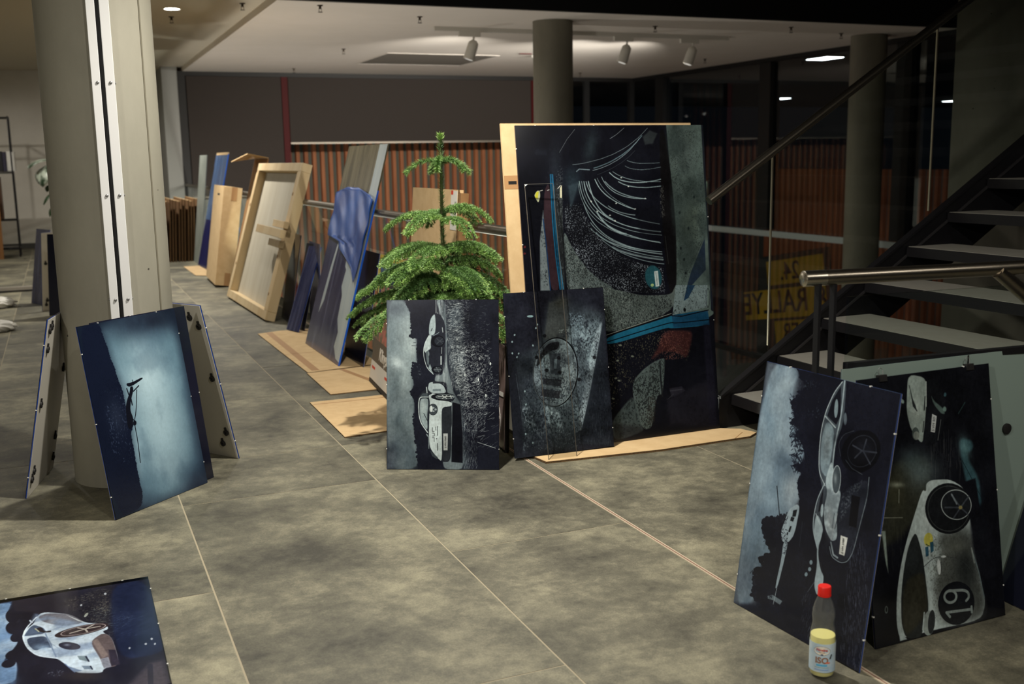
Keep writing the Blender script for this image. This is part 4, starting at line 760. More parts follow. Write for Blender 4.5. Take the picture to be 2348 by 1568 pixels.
  ('S',[(0.409,0.246),(0.409,0.223),(0.425,0.223)],5,(56,60,64),1,1.0),
  ('S',[(0.407,0.213),(0.427,0.213),(0.427,0.196),(0.407,0.196)],5,(56,60,64),1,1.0),
  ('S',[(0.407,0.186),(0.425,0.186),(0.425,0.163)],5,(56,60,64),1,1.0),
  ('S',[(0.438,0.25),(0.44,0.23)],5,(56,60,64),1,1.0),
  ('P',[(0.387,0.11),(0.457,0.07),(0.447,0.06),(0.407,0.077)],(60,68,74),3,1,0),
  ('S',[(0.372,0.196),(0.377,0.123)],6,(120,134,138),1,1.0),
  ('S',[(0.357,0.206),(0.367,0.196)],10,(130,144,148),1,1.0),
  ('P',[(0.505,0.211),(0.546,0.211),(0.544,0.112),(0.508,0.112)],(170,176,176),1,1,0),
 ],
 'ov': [
  ('P',[(-0.0,1.004),(0.998,0.997),(1.002,0.004),(-0.003,0.0)],(24,25,33),1,1,0),
  ('P',[(0.438,0.927),(0.633,0.947),(0.957,0.849),(0.981,0.798),(0.908,0.618),(0.781,0.329),(0.662,0.097),(0.561,0.02),(0.212,0.039),(0.1,0.13),(0.078,0.325),(0.077,0.607),(0.212,0.627),(0.356,0.709),(0.416,0.838)],(66,77,85),60,0.9,0),
  ('P',[(0.627,0.794),(0.976,0.806),(0.893,0.591),(0.768,0.316),(0.676,0.118),(0.485,0.159),(0.323,0.121),(0.244,0.314),(0.349,0.647),(0.548,0.7)],(112,130,140),46,0.85,0),
  ('P',[(0.976,0.806),(0.908,0.618),(0.781,0.329),(0.668,0.104),(0.649,0.183),(0.776,0.484),(0.87,0.698)],(150,168,178),10,0.8,0),
  ('P',[(0.438,0.927),(0.633,0.947),(0.615,0.689),(0.367,0.702),(0.409,0.825)],(64,68,68),12,0.8,0),
  ('B',[(0.573,0.922),(0.641,0.919),(0.568,0.88)],(90,92,74),0.6),
  ('N',[(0.632,0.842),(0.98,0.841),(0.893,0.591),(0.662,0.097),(0.214,0.06),(0.089,0.324),(0.246,0.625),(0.547,0.693)],(22,25,32),0.34,4,6,0.85,14),
  ('N',[(0.652,0.813),(0.919,0.717),(0.788,0.385),(0.634,0.254),(0.677,0.532)],(165,190,200),0.3,5,7,0.6,20),
  ('N',[(0.098,0.303),(0.501,0.298),(0.52,0.065),(0.124,0.053)],(160,180,190),0.28,5,8,0.8,16),
  ('N',[(0.088,0.606),(0.277,0.61),(0.244,0.314),(0.099,0.316)],(90,104,112),0.22,5,7,0.6,12),
  ('P',[(0.077,0.607),(0.243,0.598),(0.241,0.487),(0.089,0.324),(0.09,0.427)],(26,28,36),30,0.6,0),
  ('N',[(0.096,0.289),(0.426,0.233),(0.391,0.131),(0.122,0.129)],(20,22,30),0.32,9,12,0.8,20),
  ('E',[(0.456,0.499),(0.232,0.505),(0.489,0.706)],(126,142,150),3,0.75),
  ('N',[(0.282,0.651),(0.547,0.693),(0.682,0.574),(0.664,0.421),(0.501,0.298),(0.322,0.316),(0.244,0.418)],(30,34,42),0.4,4,5,0.8,10),
  ('N',[(0.518,0.638),(0.671,0.574),(0.654,0.428),(0.504,0.318)],(170,186,192),0.34,5,6,0.6,14),
  ('P',[(0.409,0.679),(0.523,0.687),(0.506,0.639),(0.415,0.63),(0.344,0.599),(0.305,0.553),(0.27,0.541),(0.293,0.595),(0.36,0.647)],(26,26,30),6,0.9,0),
  ('N',[(0.301,0.622),(0.445,0.601),(0.421,0.491),(0.3,0.511)],(150,175,190),0.34,5,7,0.8,10),
  ('P',[(0.334,0.468),(0.514,0.449),(0.5,0.407),(0.322,0.433)],(36,36,42),2,0.95,0),
  ('P',[(0.31,0.406),(0.494,0.379),(0.474,0.334),(0.296,0.363)],(36,36,42),2,0.95,0),
  ('P',[(0.409,0.616),(0.52,0.61),(0.5,0.486),(0.405,0.492)],(52,58,66),4,0.85,0),
  ('P',[(0.454,0.579),(0.482,0.578),(0.47,0.519),(0.445,0.521)],(120,140,150),3,1,0),
  ('S',[(0.397,0.478),(0.508,0.472)],18,(130,148,156),0.85,3),
  ('S',[(0.318,0.422),(0.495,0.394)],14,(130,146,152),0.85,3),
  ('N',[(0.328,0.461),(0.508,0.451),(0.471,0.334),(0.305,0.359)],(90,100,106),0.14,3,5,0.7,4),
  ('P',[(0.012,0.137),(0.664,0.111),(0.665,0.027),(-0.004,-0.007)],(30,33,41),60,0.7,0),
  ('N',[(0.073,0.187),(0.668,0.146),(0.653,0.021),(0.066,0.029)],(96,110,118),0.14,4,6,0.6,30),
  ('C',[(0.08,0.634),(0.978,0.827),(0.667,0.041),(0.058,0.051)],(20,23,30),0.45,90,120,40),
  ('R',[(0.459,0.499),(0.236,0.505),(0.492,0.708)],11,(14,14,18),1),
  ('R',[(0.452,0.497),(0.234,0.503),(0.484,0.702)],3,(170,190,200),0.55),
  ('E',[(0.247,0.851),(0.278,0.85),(0.246,0.844)],(130,160,166),3,1),
  ('E',[(0.294,0.777),(0.302,0.776),(0.292,0.771)],(150,175,182),2,0.85),
  ('E',[(0.082,0.746),(0.09,0.745),(0.079,0.74)],(150,175,182),2,0.85),
  ('E',[(0.053,0.705),(0.061,0.703),(0.05,0.699)],(150,175,182),2,0.85),
  ('E',[(0.253,0.673),(0.261,0.671),(0.251,0.667)],(150,175,182),2,0.85),
  ('E',[(0.089,0.611),(0.096,0.61),(0.086,0.605)],(150,175,182),2,0.85),
  ('E',[(0.047,0.636),(0.055,0.634),(0.045,0.63)],(150,175,182),2,0.85),
  ('E',[(0.121,0.141),(0.129,0.139),(0.118,0.135)],(150,175,182),2,0.85),
  ('E',[(0.142,0.4),(0.15,0.398),(0.139,0.394)],(150,175,182),2,0.85),
  ('E',[(0.144,0.32),(0.152,0.319),(0.141,0.314)],(150,175,182),2,0.85),
  ('E',[(0.184,0.083),(0.191,0.081),(0.181,0.077)],(150,175,182),2,0.85),
  ('E',[(0.108,0.632),(0.115,0.631),(0.105,0.626)],(150,175,182),2,0.85),
  ('E',[(0.31,0.798),(0.318,0.796),(0.307,0.792)],(150,175,182),2,0.85),
  ('P',[(0.981,0.798),(1.002,0.004),(0.667,0.041),(0.668,0.104),(0.781,0.329)],(30,34,42),6,0.85,0),
  ('L',[(0.931,0.617),(0.98,0.018),(0.701,0.038),(0.845,0.382)],220,40,2,(80,94,104),0.4,1.5,0.1),
  ('P',[(0.076,0.6),(0.099,0.316),(0.094,0.22),(0.081,0.014),(-0.003,0.0),(-0.003,0.433)],(24,25,33),10,0.9,0),
  ('S',[(0.066,0.511),(0.09,0.331),(0.095,0.234)],2.5,(90,104,112),0.7,1.0),
  ('N',[(0.634,0.856),(0.794,0.842),(0.757,0.724),(0.631,0.731)],(140,165,180),0.22,4,5,0.8,16),
  ('N',[(0.509,0.757),(0.623,0.759),(0.62,0.731),(0.518,0.736)],(160,175,178),0.25,4,4,0.8,5),
  ('B',[(0.733,0.915),(0.964,0.905),(0.725,0.845)],(24,26,34),0.7),
  ('E',[(0.282,0.599),(0.3,0.598),(0.281,0.588)],(18,18,22),4,0.9),
  ('E',[(0.375,0.726),(0.393,0.725),(0.374,0.715)],(18,18,22),4,0.9),
  ('E',[(0.69,0.44),(0.708,0.439),(0.688,0.429)],(18,18,22),4,0.9),
  ('E',[(0.861,0.568),(0.879,0.567),(0.86,0.556)],(18,18,22),4,0.9),
  ('E',[(0.5,0.584),(0.518,0.583),(0.499,0.573)],(18,18,22),4,0.9),
  ('E',[(0.373,0.514),(0.391,0.513),(0.372,0.503)],(18,18,22),4,0.9),
  ('E',[(0.501,0.496),(0.52,0.495),(0.5,0.485)],(18,18,22),4,0.9),
 ],
 'bg': [
  ('P',[(-0.003,1.001),(0.988,1.0),(1.02,-0.05),(-0.008,0.0)],(17,18,26),1,1,0),
  ('P',[(0.785,1.107),(1.07,1.109),(1.083,0.652),(1.065,0.468),(0.995,0.361),(0.779,0.372),(0.812,0.696),(0.801,0.84)],(98,116,112),5,0.95,0),
  ('B',[(0.884,0.911),(0.96,0.91),(0.875,0.821)],(80,92,90),0.7),
  ('B',[(0.9,0.694),(0.957,0.692),(0.893,0.621)],(120,134,112),0.6),
  ('N',[(0.797,0.983),(0.986,0.982),(0.986,0.655),(0.846,0.478),(0.802,0.48)],(40,46,46),0.22,3,3,0.75,5),
  ('S',[(0.943,0.805),(0.922,0.693)],2,(140,150,140),0.6,1.0),
  ('E',[(0.849,0.565),(0.855,0.565),(0.848,0.56)],(26,30,32),3,1),
  ('E',[(0.834,0.602),(0.839,0.601),(0.833,0.597)],(26,30,32),3,1),
  ('E',[(0.884,0.665),(0.89,0.665),(0.884,0.66)],(26,30,32),3,1),
  ('E',[(0.854,0.521),(0.86,0.521),(0.853,0.516)],(26,30,32),3,1),
  ('E',[(0.926,0.766),(0.932,0.766),(0.926,0.761)],(26,30,32),3,1),
  ('E',[(0.839,0.717),(0.845,0.717),(0.838,0.712)],(26,30,32),3,1),
  ('P',[(0.974,0.63),(0.97,0.527),(0.844,0.456),(0.882,0.52)],(34,46,66),4,0.95,0),
  ('S',[(0.977,0.637),(0.814,0.472)],3,(40,46,48),0.8,1.0),
  ('P',[(0.754,0.987),(0.782,0.987),(0.805,0.818),(0.814,0.66),(0.797,0.458),(0.75,0.46),(0.737,0.698),(0.746,0.876)],(18,17,19),8,1,0),
  ('N',[(0.736,0.805),(0.76,0.805),(0.756,0.705),(0.732,0.705)],(110,112,108),0.3,3,4,0.7,6),
  ('S',[(0.75,0.644),(0.76,0.554)],4,(90,96,96),0.5,4),
  ('P',[(0.22,0.76),(0.3,0.758),(0.34,0.695),(0.404,0.637),(0.518,0.584),(0.624,0.559),(0.716,0.548),(0.738,0.461),(0.494,0.472),(0.335,0.538),(0.251,0.618),(0.218,0.684)],(20,21,27),8,1,0),
  ('N',[(0.226,0.76),(0.312,0.758),(0.351,0.687),(0.415,0.63),(0.524,0.584),(0.63,0.555),(0.728,0.544),(0.732,0.461),(0.494,0.472),(0.335,0.538),(0.251,0.618),(0.218,0.684)],(165,178,190),0.2,3,3,0.8,8),
  ('P',[(0.209,0.685),(0.251,0.618),(0.335,0.538),(0.494,0.472),(0.212,0.471),(0.206,0.574)],(104,118,118),4,0.9,0),
  ('P',[(0.171,0.829),(0.219,0.828),(0.208,0.678),(0.199,0.485),(0.188,0.485),(0.177,0.679)],(44,48,50),6,0.8,0),
  ('N',[(0.188,0.883),(0.227,0.883),(0.193,0.506),(0.176,0.507)],(120,130,134),0.22,3,4,0.6,8),
  ('P',[(0.125,0.803),(0.154,0.829),(0.157,0.645),(0.174,0.493),(0.124,0.495),(0.117,0.646),(0.113,0.715)],(62,44,52),4,0.95,0),
  ('P',[(0.113,0.742),(0.114,0.646),(0.121,0.495),(0.073,0.497),(0.086,0.647)],(138,152,160),6,0.95,0),
  ('N',[(0.098,0.729),(0.12,0.728),(0.114,0.509),(0.075,0.511)],(40,46,54),0.16,4,6,0.8,5),
  ('S',[(0.11,0.715),(0.118,0.632),(0.124,0.495)],10,(36,66,110),0.95,1.0),
  ('S',[(0.161,0.85),(0.159,0.802),(0.157,0.693),(0.162,0.593),(0.174,0.493)],11,(30,112,160),0.95,1.5),
  ('S',[(0.167,0.85),(0.166,0.802),(0.165,0.693),(0.171,0.593),(0.182,0.493)],11,(30,112,160),0.95,1.5),
  ('S',[(0.172,0.85),(0.173,0.802),(0.172,0.692),(0.179,0.593),(0.19,0.492)],11,(30,112,160),0.95,1.5),
  ('S',[(0.166,0.85),(0.165,0.802),(0.164,0.693),(0.171,0.593),(0.183,0.493)],3,(12,30,50),1,1.0),
  ('S',[(0.175,0.815),(0.173,0.692),(0.183,0.575),(0.192,0.492)],3,(150,160,160),0.6,1.0),
  ('B',[(0.188,0.883),(0.222,0.883),(0.175,0.815)],(48,56,66),0.5),
  ('B',[(0.118,0.918),(0.152,0.918),(0.117,0.905)],(40,46,58),0.4),
  ('B',[(0.273,0.827),(0.319,0.827),(0.268,0.779)],(44,58,68),0.8),
  ('B',[(0.377,0.933),(0.412,0.933),(0.359,0.878)],(46,58,64),0.7),
  ('P',[(0.307,0.827),(0.266,0.759),(0.253,0.745),(0.249,0.814)],(64,82,92),14,0.6,0),
  ('P',[(0.66,0.962),(0.698,0.983),(0.74,0.973),(0.712,0.941),(0.669,0.938)],(60,68,70),10,0.7,0),
  ('S',[(0.301,0.988),(0.258,0.958),(0.214,0.917)],4,(110,118,122),0.8,2),
  ('S',[(0.56,0.991),(0.516,0.97),(0.482,0.958)],4,(130,140,146),0.9,2),
  ('S',[(0.687,0.99),(0.663,0.976),(0.638,0.962),(0.611,0.95),(0.584,0.938),(0.554,0.927),(0.524,0.918),(0.493,0.909),(0.46,0.902),(0.426,0.895),(0.391,0.89),(0.354,0.885),(0.317,0.881),(0.278,0.879)],5,(120,136,142),0.8,2),
  ('S',[(0.654,0.966),(0.637,0.955),(0.62,0.944),(0.602,0.935),(0.584,0.925),(0.565,0.917),(0.545,0.908),(0.524,0.901),(0.503,0.894),(0.481,0.887),(0.458,0.881),(0.435,0.876),(0.412,0.871),(0.387,0.867)],9,(96,120,130),0.85,2),
  ('S',[(0.641,0.959),(0.624,0.947),(0.607,0.936),(0.59,0.925),(0.571,0.915),(0.552,0.906),(0.533,0.898),(0.513,0.89),(0.492,0.884),(0.471,0.877),(0.449,0.872),(0.427,0.867),(0.404,0.863),(0.381,0.86)],5,(150,170,178),0.8,2),
  ('S',[(0.613,0.92),(0.6,0.913),(0.588,0.906),(0.574,0.899),(0.56,0.893),(0.545,0.886),(0.529,0.88),(0.513,0.875),(0.496,0.869),(0.479,0.864),(0.461,0.859),(0.442,0.855),(0.423,0.85),(0.403,0.846)],3,(80,90,96),0.6,2),
  ('S',[(0.296,0.858),(0.311,0.865),(0.363,0.862)],9,(120,140,150),0.9,3),
  ('S',[(0.567,0.889),(0.574,0.887),(0.582,0.885),(0.591,0.884),(0.601,0.882),(0.612,0.881),(0.625,0.88),(0.638,0.879),(0.653,0.879),(0.669,0.879),(0.685,0.879),(0.704,0.879),(0.723,0.879),(0.743,0.88)],5,(128,152,158),0.6,2.5),
  ('S',[(0.567,0.888),(0.574,0.886),(0.582,0.884),(0.591,0.883),(0.601,0.881),(0.612,0.88),(0.625,0.879),(0.638,0.878),(0.653,0.878),(0.668,0.878),(0.685,0.878),(0.703,0.878),(0.723,0.879),(0.743,0.879)],1.75,(185,204,206),0.6,1),
  ('S',[(0.554,0.872),(0.562,0.869),(0.572,0.866),(0.582,0.864),(0.594,0.862),(0.607,0.861),(0.62,0.86),(0.635,0.859),(0.651,0.859),(0.668,0.86),(0.687,0.86),(0.706,0.862),(0.726,0.864),(0.748,0.866)],4,(128,152,158),0.6,2.5),
  ('S',[(0.553,0.871),(0.562,0.868),(0.571,0.865),(0.582,0.863),(0.594,0.861),(0.606,0.86),(0.62,0.859),(0.635,0.858),(0.651,0.858),(0.668,0.859),(0.686,0.86),(0.706,0.861),(0.726,0.863),(0.748,0.865)],1.4,(185,204,206),0.6,1),
  ('S',[(0.468,0.852),(0.48,0.845),(0.493,0.838),(0.508,0.833),(0.524,0.828),(0.542,0.825),(0.562,0.822),(0.583,0.82),(0.606,0.819),(0.63,0.818),(0.656,0.819),(0.684,0.821),(0.713,0.823),(0.744,0.827)],9,(128,152,158),0.9,2.5),
  ('S',[(0.468,0.851),(0.48,0.844),(0.493,0.837),(0.508,0.832),(0.524,0.827),(0.542,0.824),(0.562,0.821),(0.583,0.819),(0.606,0.818),(0.63,0.818),(0.656,0.818),(0.684,0.82),(0.713,0.822),(0.744,0.826)],3.15,(185,204,206),0.9,1),
  ('S',[(0.486,0.855),(0.497,0.85),(0.51,0.845),(0.524,0.841),(0.539,0.837),(0.556,0.833),(0.574,0.83),(0.594,0.827),(0.615,0.825),(0.637,0.823),(0.662,0.821),(0.687,0.82),(0.714,0.82),(0.743,0.819)],4,(128,152,158),0.9,2.5),
  ('S',[(0.486,0.854),(0.497,0.849),(0.51,0.844),(0.524,0.84),(0.539,0.836),(0.556,0.832),(0.574,0.829),(0.594,0.826),(0.615,0.824),(0.637,0.822),(0.662,0.82),(0.687,0.819),(0.714,0.819),(0.743,0.819)],1.4,(185,204,206),0.9,1),
  ('S',[(0.513,0.823),(0.525,0.819),(0.537,0.815),(0.551,0.812),(0.566,0.809),(0.582,0.807),(0.598,0.805),(0.616,0.803),(0.634,0.803),(0.654,0.802),(0.674,0.802),(0.696,0.803),(0.718,0.804),(0.742,0.805)],9,(128,152,158),0.75,2.5),
  ('S',[(0.512,0.822),(0.524,0.818),(0.537,0.814),(0.551,0.811),(0.566,0.808),(0.581,0.806),(0.598,0.804),(0.616,0.803),(0.634,0.802),(0.654,0.801),(0.674,0.801),(0.696,0.802),(0.718,0.803),(0.742,0.805)],3.15,(185,204,206),0.75,1),
  ('S',[(0.425,0.839),(0.432,0.828),(0.441,0.819),(0.452,0.81),(0.464,0.802),(0.478,0.795),(0.494,0.788),(0.512,0.783),(0.531,0.778),(0.553,0.774),(0.576,0.771),(0.601,0.768),(0.629,0.767),(0.658,0.766)],6,(128,152,158),0.9,2.5),
  ('S',[(0.425,0.838),(0.432,0.827),(0.441,0.818),(0.451,0.809),(0.464,0.801),(0.478,0.794),(0.494,0.787),(0.512,0.782),(0.531,0.777),(0.553,0.773),(0.576,0.77),(0.601,0.767),(0.629,0.766),(0.658,0.765)],2.0999999999999996,(185,204,206),0.9,1),
  ('S',[(0.441,0.825),(0.451,0.818),(0.462,0.811),(0.474,0.805),(0.486,0.799),(0.5,0.794),(0.515,0.789),(0.53,0.785),(0.547,0.781),(0.565,0.777),(0.583,0.774),(0.603,0.771),(0.624,0.769),(0.646,0.767)],9,(128,152,158),0.7,2.5),
  ('S',[(0.441,0.824),(0.451,0.817),(0.462,0.81),(0.473,0.804),(0.486,0.798),(0.5,0.793),(0.514,0.788),(0.53,0.784),(0.547,0.78),(0.564,0.776),(0.583,0.773),(0.603,0.771),(0.624,0.768),(0.646,0.767)],3.15,(185,204,206),0.7,1),
  ('S',[(0.389,0.832),(0.395,0.823),(0.402,0.814),(0.41,0.805),(0.421,0.796),(0.433,0.788),(0.447,0.78),(0.462,0.773),(0.48,0.765),(0.499,0.758),(0.52,0.752),(0.542,0.745),(0.567,0.739),(0.594,0.734)],9,(128,152,158),0.95,2.5),
  ('S',[(0.389,0.831),(0.395,0.822),(0.401,0.813),(0.41,0.804),(0.421,0.795),(0.433,0.787),(0.447,0.779),(0.462,0.772),(0.48,0.764),(0.499,0.758),(0.52,0.751),(0.542,0.745),(0.567,0.739),(0.593,0.733)],3.15,(185,204,206),0.95,1),
  ('S',[(0.401,0.836),(0.407,0.827),(0.415,0.818),(0.424,0.809),(0.434,0.801),(0.445,0.793),(0.458,0.785),(0.472,0.777),(0.488,0.77),(0.505,0.762),(0.524,0.755),(0.543,0.749),(0.565,0.742),(0.588,0.736)],4,(128,152,158),0.8,2.5),
  ('S',[(0.401,0.835),(0.407,0.826),(0.415,0.817),(0.424,0.808),(0.434,0.8),(0.445,0.792),(0.458,0.784),(0.472,0.776),(0.488,0.769),(0.505,0.762),(0.523,0.755),(0.543,0.748),(0.565,0.741),(0.588,0.735)],1.4,(185,204,206),0.8,1),
  ('S',[(0.451,0.748),(0.459,0.744),(0.468,0.74),(0.477,0.737),(0.486,0.734),(0.496,0.731),(0.506,0.728),(0.517,0.726),(0.528,0.724),(0.54,0.722),(0.552,0.72),(0.565,0.718),(0.578,0.717),(0.592,0.716)],8,(128,152,158),0.7,2.5),
  ('S',[(0.451,0.747),(0.459,0.743),(0.468,0.739),(0.477,0.736),(0.486,0.733),(0.496,0.73),(0.506,0.727),(0.517,0.725),(0.528,0.723),(0.54,0.721),(0.552,0.719),(0.565,0.718),(0.578,0.716),(0.592,0.715)],2.8,(185,204,206),0.7,1),
  ('S',[(0.342,0.826),(0.348,0.811),(0.357,0.797),(0.37,0.783),(0.388,0.77),(0.409,0.758),(0.434,0.746),(0.462,0.735),(0.495,0.725),(0.532,0.716),(0.574,0.707),(0.619,0.699),(0.669,0.691),(0.723,0.684)],8,(128,152,158),0.85,2.5),
  ('S',[(0.342,0.825),(0.348,0.81),(0.357,0.796),(0.37,0.782),(0.387,0.769),(0.409,0.757),(0.433,0.745),(0.462,0.734),(0.495,0.724),(0.532,0.715),(0.574,0.706),(0.619,0.698),(0.669,0.69),(0.723,0.683)],2.8,(185,204,206),0.85,1),
  ('S',[(0.354,0.826),(0.358,0.812),(0.363,0.799),(0.369,0.786),(0.375,0.775),(0.383,0.764),(0.391,0.754),(0.4,0.744),(0.41,0.736),(0.42,0.728),(0.432,0.721),(0.444,0.715),(0.457,0.71),(0.471,0.705)],12,(128,152,158),0.8,2.5),
  ('S',[(0.354,0.825),(0.358,0.811),(0.363,0.798),(0.369,0.785),(0.375,0.774),(0.383,0.763),(0.391,0.753),(0.4,0.743),(0.41,0.735),(0.42,0.727),(0.431,0.72),(0.444,0.714),(0.457,0.709),(0.47,0.704)],4.199999999999999,(185,204,206),0.8,1),
  ('S',[(0.331,0.826),(0.335,0.806),(0.343,0.787),(0.356,0.769),(0.373,0.752),(0.394,0.736),(0.42,0.722),(0.45,0.709),(0.485,0.698),(0.524,0.687),(0.567,0.678),(0.616,0.671),(0.669,0.664),(0.727,0.659)],10,(128,152,158),0.9,2.5),
  ('S',[(0.33,0.825),(0.335,0.805),(0.343,0.786),(0.356,0.768),(0.373,0.751),(0.394,0.735),(0.42,0.721),(0.45,0.708),(0.485,0.697),(0.524,0.687),(0.567,0.678),(0.616,0.67),(0.669,0.663),(0.727,0.658)],3.5,(185,204,206),0.9,1),
  ('S',[(0.319,0.827),(0.323,0.804),(0.332,0.783),(0.345,0.763),(0.362,0.745),(0.384,0.729),(0.411,0.713),(0.442,0.7),(0.478,0.687),(0.519,0.677),(0.565,0.667),(0.615,0.659),(0.671,0.653),(0.732,0.648)],5,(128,152,158),0.85,2.5),
  ('S',[(0.319,0.826),(0.323,0.803),(0.332,0.782),(0.345,0.762),(0.362,0.744),(0.384,0.728),(0.411,0.712),(0.442,0.699),(0.478,0.686),(0.519,0.676),(0.565,0.666),(0.615,0.659),(0.671,0.652),(0.732,0.647)],1.75,(185,204,206),0.85,1),
  ('S',[(0.39,0.728),(0.399,0.719),(0.407,0.711),(0.417,0.703),(0.426,0.696),(0.437,0.689),(0.447,0.683),(0.459,0.678),(0.471,0.673),(0.483,0.668),(0.496,0.665),(0.509,0.662),(0.523,0.659),(0.537,0.657)],16,(128,152,158),0.9,2.5),
  ('S',[(0.39,0.727),(0.398,0.718),(0.407,0.71),(0.416,0.702),(0.426,0.695),(0.437,0.688),(0.447,0.682),(0.459,0.677),(0.471,0.672),(0.483,0.668),(0.496,0.664),(0.509,0.661),(0.523,0.659),(0.537,0.657)],5.6,(185,204,206),0.9,1),
  ('S',[(0.307,0.827),(0.311,0.804),(0.319,0.783),(0.331,0.762),(0.349,0.743),(0.371,0.725),(0.397,0.708),(0.429,0.693),(0.465,0.678),(0.506,0.665),(0.553,0.653),(0.604,0.642),(0.661,0.632),(0.723,0.623)],8,(128,152,158),0.85,2.5),
  ('S',[(0.307,0.826),(0.311,0.803),(0.319,0.782),(0.331,0.761),(0.348,0.742),(0.37,0.724),(0.397,0.708),(0.429,0.692),(0.465,0.677),(0.506,0.664),(0.553,0.652),(0.604,0.641),(0.661,0.631),(0.723,0.623)],2.8,(185,204,206),0.85,1),
  ('S',[(0.301,0.82),(0.304,0.796),(0.312,0.774),(0.325,0.754),(0.342,0.734),(0.364,0.717),(0.39,0.7),(0.422,0.686),(0.458,0.672),(0.5,0.66),(0.546,0.65),(0.598,0.641),(0.655,0.633),(0.717,0.627)],4,(128,152,158),0.9,2.5),
  ('S',[(0.301,0.819),(0.304,0.795),(0.312,0.773),(0.325,0.753),(0.342,0.733),(0.364,0.716),(0.39,0.699),(0.422,0.685),(0.458,0.671),(0.5,0.659),(0.546,0.649),(0.598,0.64),(0.655,0.632),(0.717,0.626)],1.4,(185,204,206),0.9,1),
  ('S',[(0.352,0.698),(0.362,0.689),(0.374,0.68),(0.387,0.672),(0.4,0.664),(0.416,0.656),(0.432,0.649),(0.449,0.642),(0.468,0.636),(0.488,0.63),(0.509,0.624),(0.532,0.619),(0.556,0.614),(0.581,0.61)],7,(128,152,158),0.8,2.5),
  ('S',[(0.352,0.697),(0.362,0.688),(0.374,0.679),(0.386,0.671),(0.4,0.663),(0.416,0.655),(0.432,0.648),(0.449,0.641),(0.468,0.635),(0.488,0.629),(0.509,0.623),(0.532,0.618),(0.556,0.614),(0.581,0.609)],2.4499999999999997,(185,204,206),0.8,1),
  ('S',[(0.323,0.757),(0.333,0.737),(0.347,0.717),(0.364,0.699),(0.384,0.683),(0.408,0.667),(0.435,0.653),(0.465,0.641),(0.5,0.63),(0.537,0.62),(0.579,0.611),(0.624,0.604),(0.673,0.599),(0.727,0.594)],9,(128,152,158),0.75,2.5),
  ('S',[(0.323,0.756),(0.333,0.736),(0.347,0.716),(0.364,0.698),(0.384,0.682),(0.407,0.666),(0.435,0.652),(0.465,0.64),(0.5,0.629),(0.537,0.619),(0.579,0.611),(0.624,0.604),(0.673,0.598),(0.726,0.594)],3.15,(185,204,206),0.75,1),
  ('S',[(0.378,0.666),(0.388,0.659),(0.401,0.652),(0.417,0.645),(0.435,0.638),(0.457,0.632),(0.48,0.626),(0.507,0.62),(0.536,0.614),(0.568,0.608),(0.603,0.603),(0.641,0.597),(0.682,0.592),(0.726,0.587)],14,(128,152,158),0.6,2.5),
  ('S',[(0.378,0.665),(0.388,0.658),(0.401,0.651),(0.417,0.644),(0.435,0.637),(0.456,0.631),(0.48,0.625),(0.507,0.619),(0.536,0.613),(0.568,0.607),(0.603,0.602),(0.641,0.597),(0.682,0.591),(0.726,0.587)],4.8999999999999995,(185,204,206),0.6,1),
  ('S',[(0.35,0.68),(0.368,0.669),(0.387,0.658),(0.409,0.648),(0.432,0.638),(0.457,0.629),(0.484,0.62),(0.513,0.612),(0.544,0.605),(0.578,0.598),(0.613,0.592),(0.65,0.586),(0.689,0.581),(0.731,0.576)],6,(128,152,158),0.8,2.5),
  ('S',[(0.35,0.679),(0.368,0.668),(0.387,0.657),(0.409,0.647),(0.432,0.637),(0.457,0.628),(0.484,0.619),(0.513,0.611),(0.544,0.604),(0.578,0.597),(0.613,0.591),(0.65,0.585),(0.689,0.58),(0.731,0.576)],2.0999999999999996,(185,204,206),0.8,1),
  ('S',[(0.461,0.618),(0.475,0.613),(0.49,0.608),(0.506,0.604),(0.523,0.6),(0.542,0.596),(0.561,0.592),(0.582,0.588),(0.603,0.585),(0.626,0.581),(0.65,0.578),(0.676,0.575),(0.702,0.572),(0.73,0.569)],20,(128,152,158),0.5,2.5),
  ('S',[(0.461,0.617),(0.475,0.612),(0.49,0.607),(0.506,0.603),(0.523,0.599),(0.541,0.595),(0.561,0.591),(0.582,0.587),(0.603,0.584),(0.626,0.58),(0.65,0.577),(0.676,0.574),(0.702,0.571),(0.73,0.568)],7.0,(185,204,206),0.5,1),
  ('S',[(0.405,0.644),(0.423,0.634),(0.442,0.625),(0.462,0.616),(0.483,0.607),(0.506,0.599),(0.53,0.592),(0.555,0.585),(0.582,0.579),(0.61,0.573),(0.639,0.567),(0.669,0.563),(0.701,0.558),(0.735,0.555)],8,(128,152,158),0.6,2.5),
  ('S',[(0.405,0.643),(0.423,0.633),(0.441,0.624),(0.462,0.615),(0.483,0.606),(0.506,0.598),(0.53,0.591),(0.555,0.584),(0.582,0.578),(0.61,0.572),(0.639,0.567),(0.669,0.562),(0.701,0.558),(0.735,0.554)],2.8,(185,204,206),0.6,1),
  ('P',[(0.593,0.73),(0.742,0.748),(0.738,0.648),(0.615,0.652)],(14,15,20),20,0.45,0),
  ('E',[(0.529,0.835),(0.534,0.835),(0.529,0.833)],(215,225,220),2,0.9),
  ('E',[(0.565,0.807),(0.57,0.807),(0.565,0.805)],(215,225,220),2,0.9),
  ('E',[(0.494,0.755),(0.499,0.755),(0.493,0.753)],(215,225,220),2,0.9),
  ('E',[(0.594,0.735),(0.599,0.735),(0.594,0.733)],(215,225,220),2,0.9),
  ('E',[(0.652,0.767),(0.657,0.767),(0.652,0.765)],(215,225,220),2,0.9),
  ('E',[(0.457,0.718),(0.462,0.718),(0.457,0.716)],(215,225,220),2,0.9),
  ('E',[(0.482,0.7),(0.487,0.699),(0.482,0.697)],(215,225,220),2,0.9),
